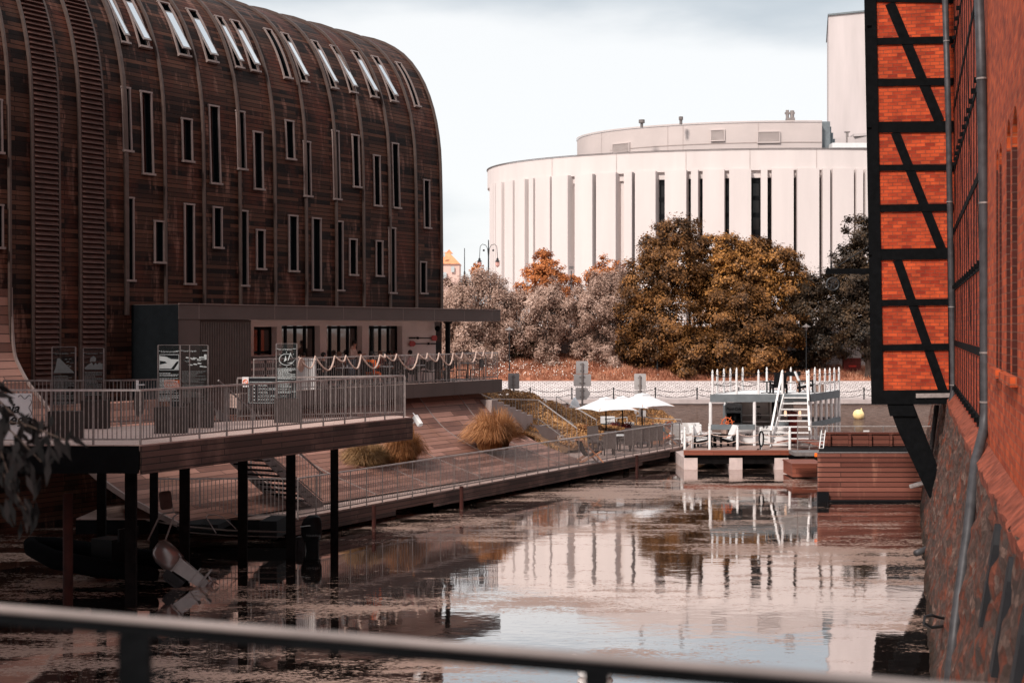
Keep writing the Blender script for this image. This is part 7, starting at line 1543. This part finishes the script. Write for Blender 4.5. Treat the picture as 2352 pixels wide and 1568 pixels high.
q = MB().tube([P(2180, 1421, 25), P(2160, 1418, 24.7), P(2140, 1412, 24.5), P(2124, 1415, 24.4), P(2122, 1430, 24.4), P(2140, 1440, 24.5), P(2178, 1436, 25)], .028, 6); tag(q.build('mooring_hook', M_iron), 'dark iron mooring loop low on the stone wall', 'hook')

lbk = thing('shading_block', 'unseen brick block added on the near left bank to shade the terrace', 'building', (-26, 12, 0)); MB().box(-36, -15.5, -6, 27.5, -1, 17).build('wall', M_brickfar, lbk); MB().hexa([(-36.4, -6.4, 17.01), (-15.1, -6.4, 17.01), (-15.1, 27.9, 17.01), (-36.4, 27.9, 17.01)], [(-27, -6.4, 21), (-26, -6.4, 21), (-26, 27.9, 21), (-27, 27.9, 21)]).build('roof', M_htile, lbk)  # added out of view only to block sun and sky from the left
# ------------------------------------------------------------------ foreground: bridge, its railing, overhanging branch
br_ = MB().box(-25, 14, -8, 1.6, 4.2, 4.72).build('bridge', M_concrete); tag(br_, kind='structure')
fr_ = thing('bridge_railing', 'blurred dark metal railing of the bridge right in front of the viewer', 'railing', (0, 2.6, 4.7))
a, c = P(-300, 1372, 2.98), P(2700, 1620, 2.55)
MB().tube([a, c], .0095, 14).build('top_rail', pm('dull_grey_rail', (.20, .165, .155), .6), fr_, smooth=True)
MB().bar(a + V(0, .006, -.021), c + V(0, .006, -.021), .016, .022).build('shade_bar', M_timber, fr_)  # black bar stands in for the shaded underside of the rail
for px, w_ in ((307, .062), (1371, .047)):
    t_ = (P(px, 0, 1).x); 
    f = 0.5
    for _ in range(30): p = a.lerp(c, f); f += ((px - CX) / FP - p.x / p.y) * .5
    p = a.lerp(c, f); MB().cbox((p.x, p.y + .01, (p.z - .034 + 4.72) / 2), w_, .03, p.z - .034 - 4.72).build('post', M_timber, fr_)
fb = thing('branch', 'blurred dark leafy branch hanging in from the left in front of railing', 'branch', P(-40, 850, 8)); M_fl = leafmat('near_dark_leaves', (0.002, 0.002, 0.002), (0.005, 0.004, 0.004), (0.012, 0.008, 0.008), .02, rough=1.0)
tw_ = []; q = MB()
for x0, y0, x1, y1 in ((-60, 880, 60, 980), (-60, 920, 95, 1060), (-50, 900, 30, 1120), (-60, 1000, 60, 1170), (-20, 960, 150, 1010)):
    a, c = P(x0, y0, 8), P(x1, y1, 7.8); q.tube([a, a.lerp(c, .5) + V(0, 0, .02), c], [.009, .006, .003], 5); tw_.append((a, c))
q.build('twig', M_trunk, fb)
LP = []
for (a, c) in tw_:
    for k in range(30):
        p = a.lerp(c, random.uniform(.1, 1.05)) + V(random.gauss(0, .05), random.gauss(0, .12), random.gauss(0, .05)); dr_ = V(random.gauss(.15, .4), random.gauss(0, .4), -1 + random.gauss(0, .5)).normalized(); sd_ = dr_.cross(V(0, 1, .2)).normalized(); L_ = random.uniform(.09, .17); w_ = L_ * .13
        LP.append([p, p + dr_ * L_ * .45 + sd_ * w_, p + dr_ * L_, p + dr_ * L_ * .45 - sd_ * w_])
soup('foliage', np.array([[tuple(x) for x in f_] for f_ in LP]), M_fl, fb)
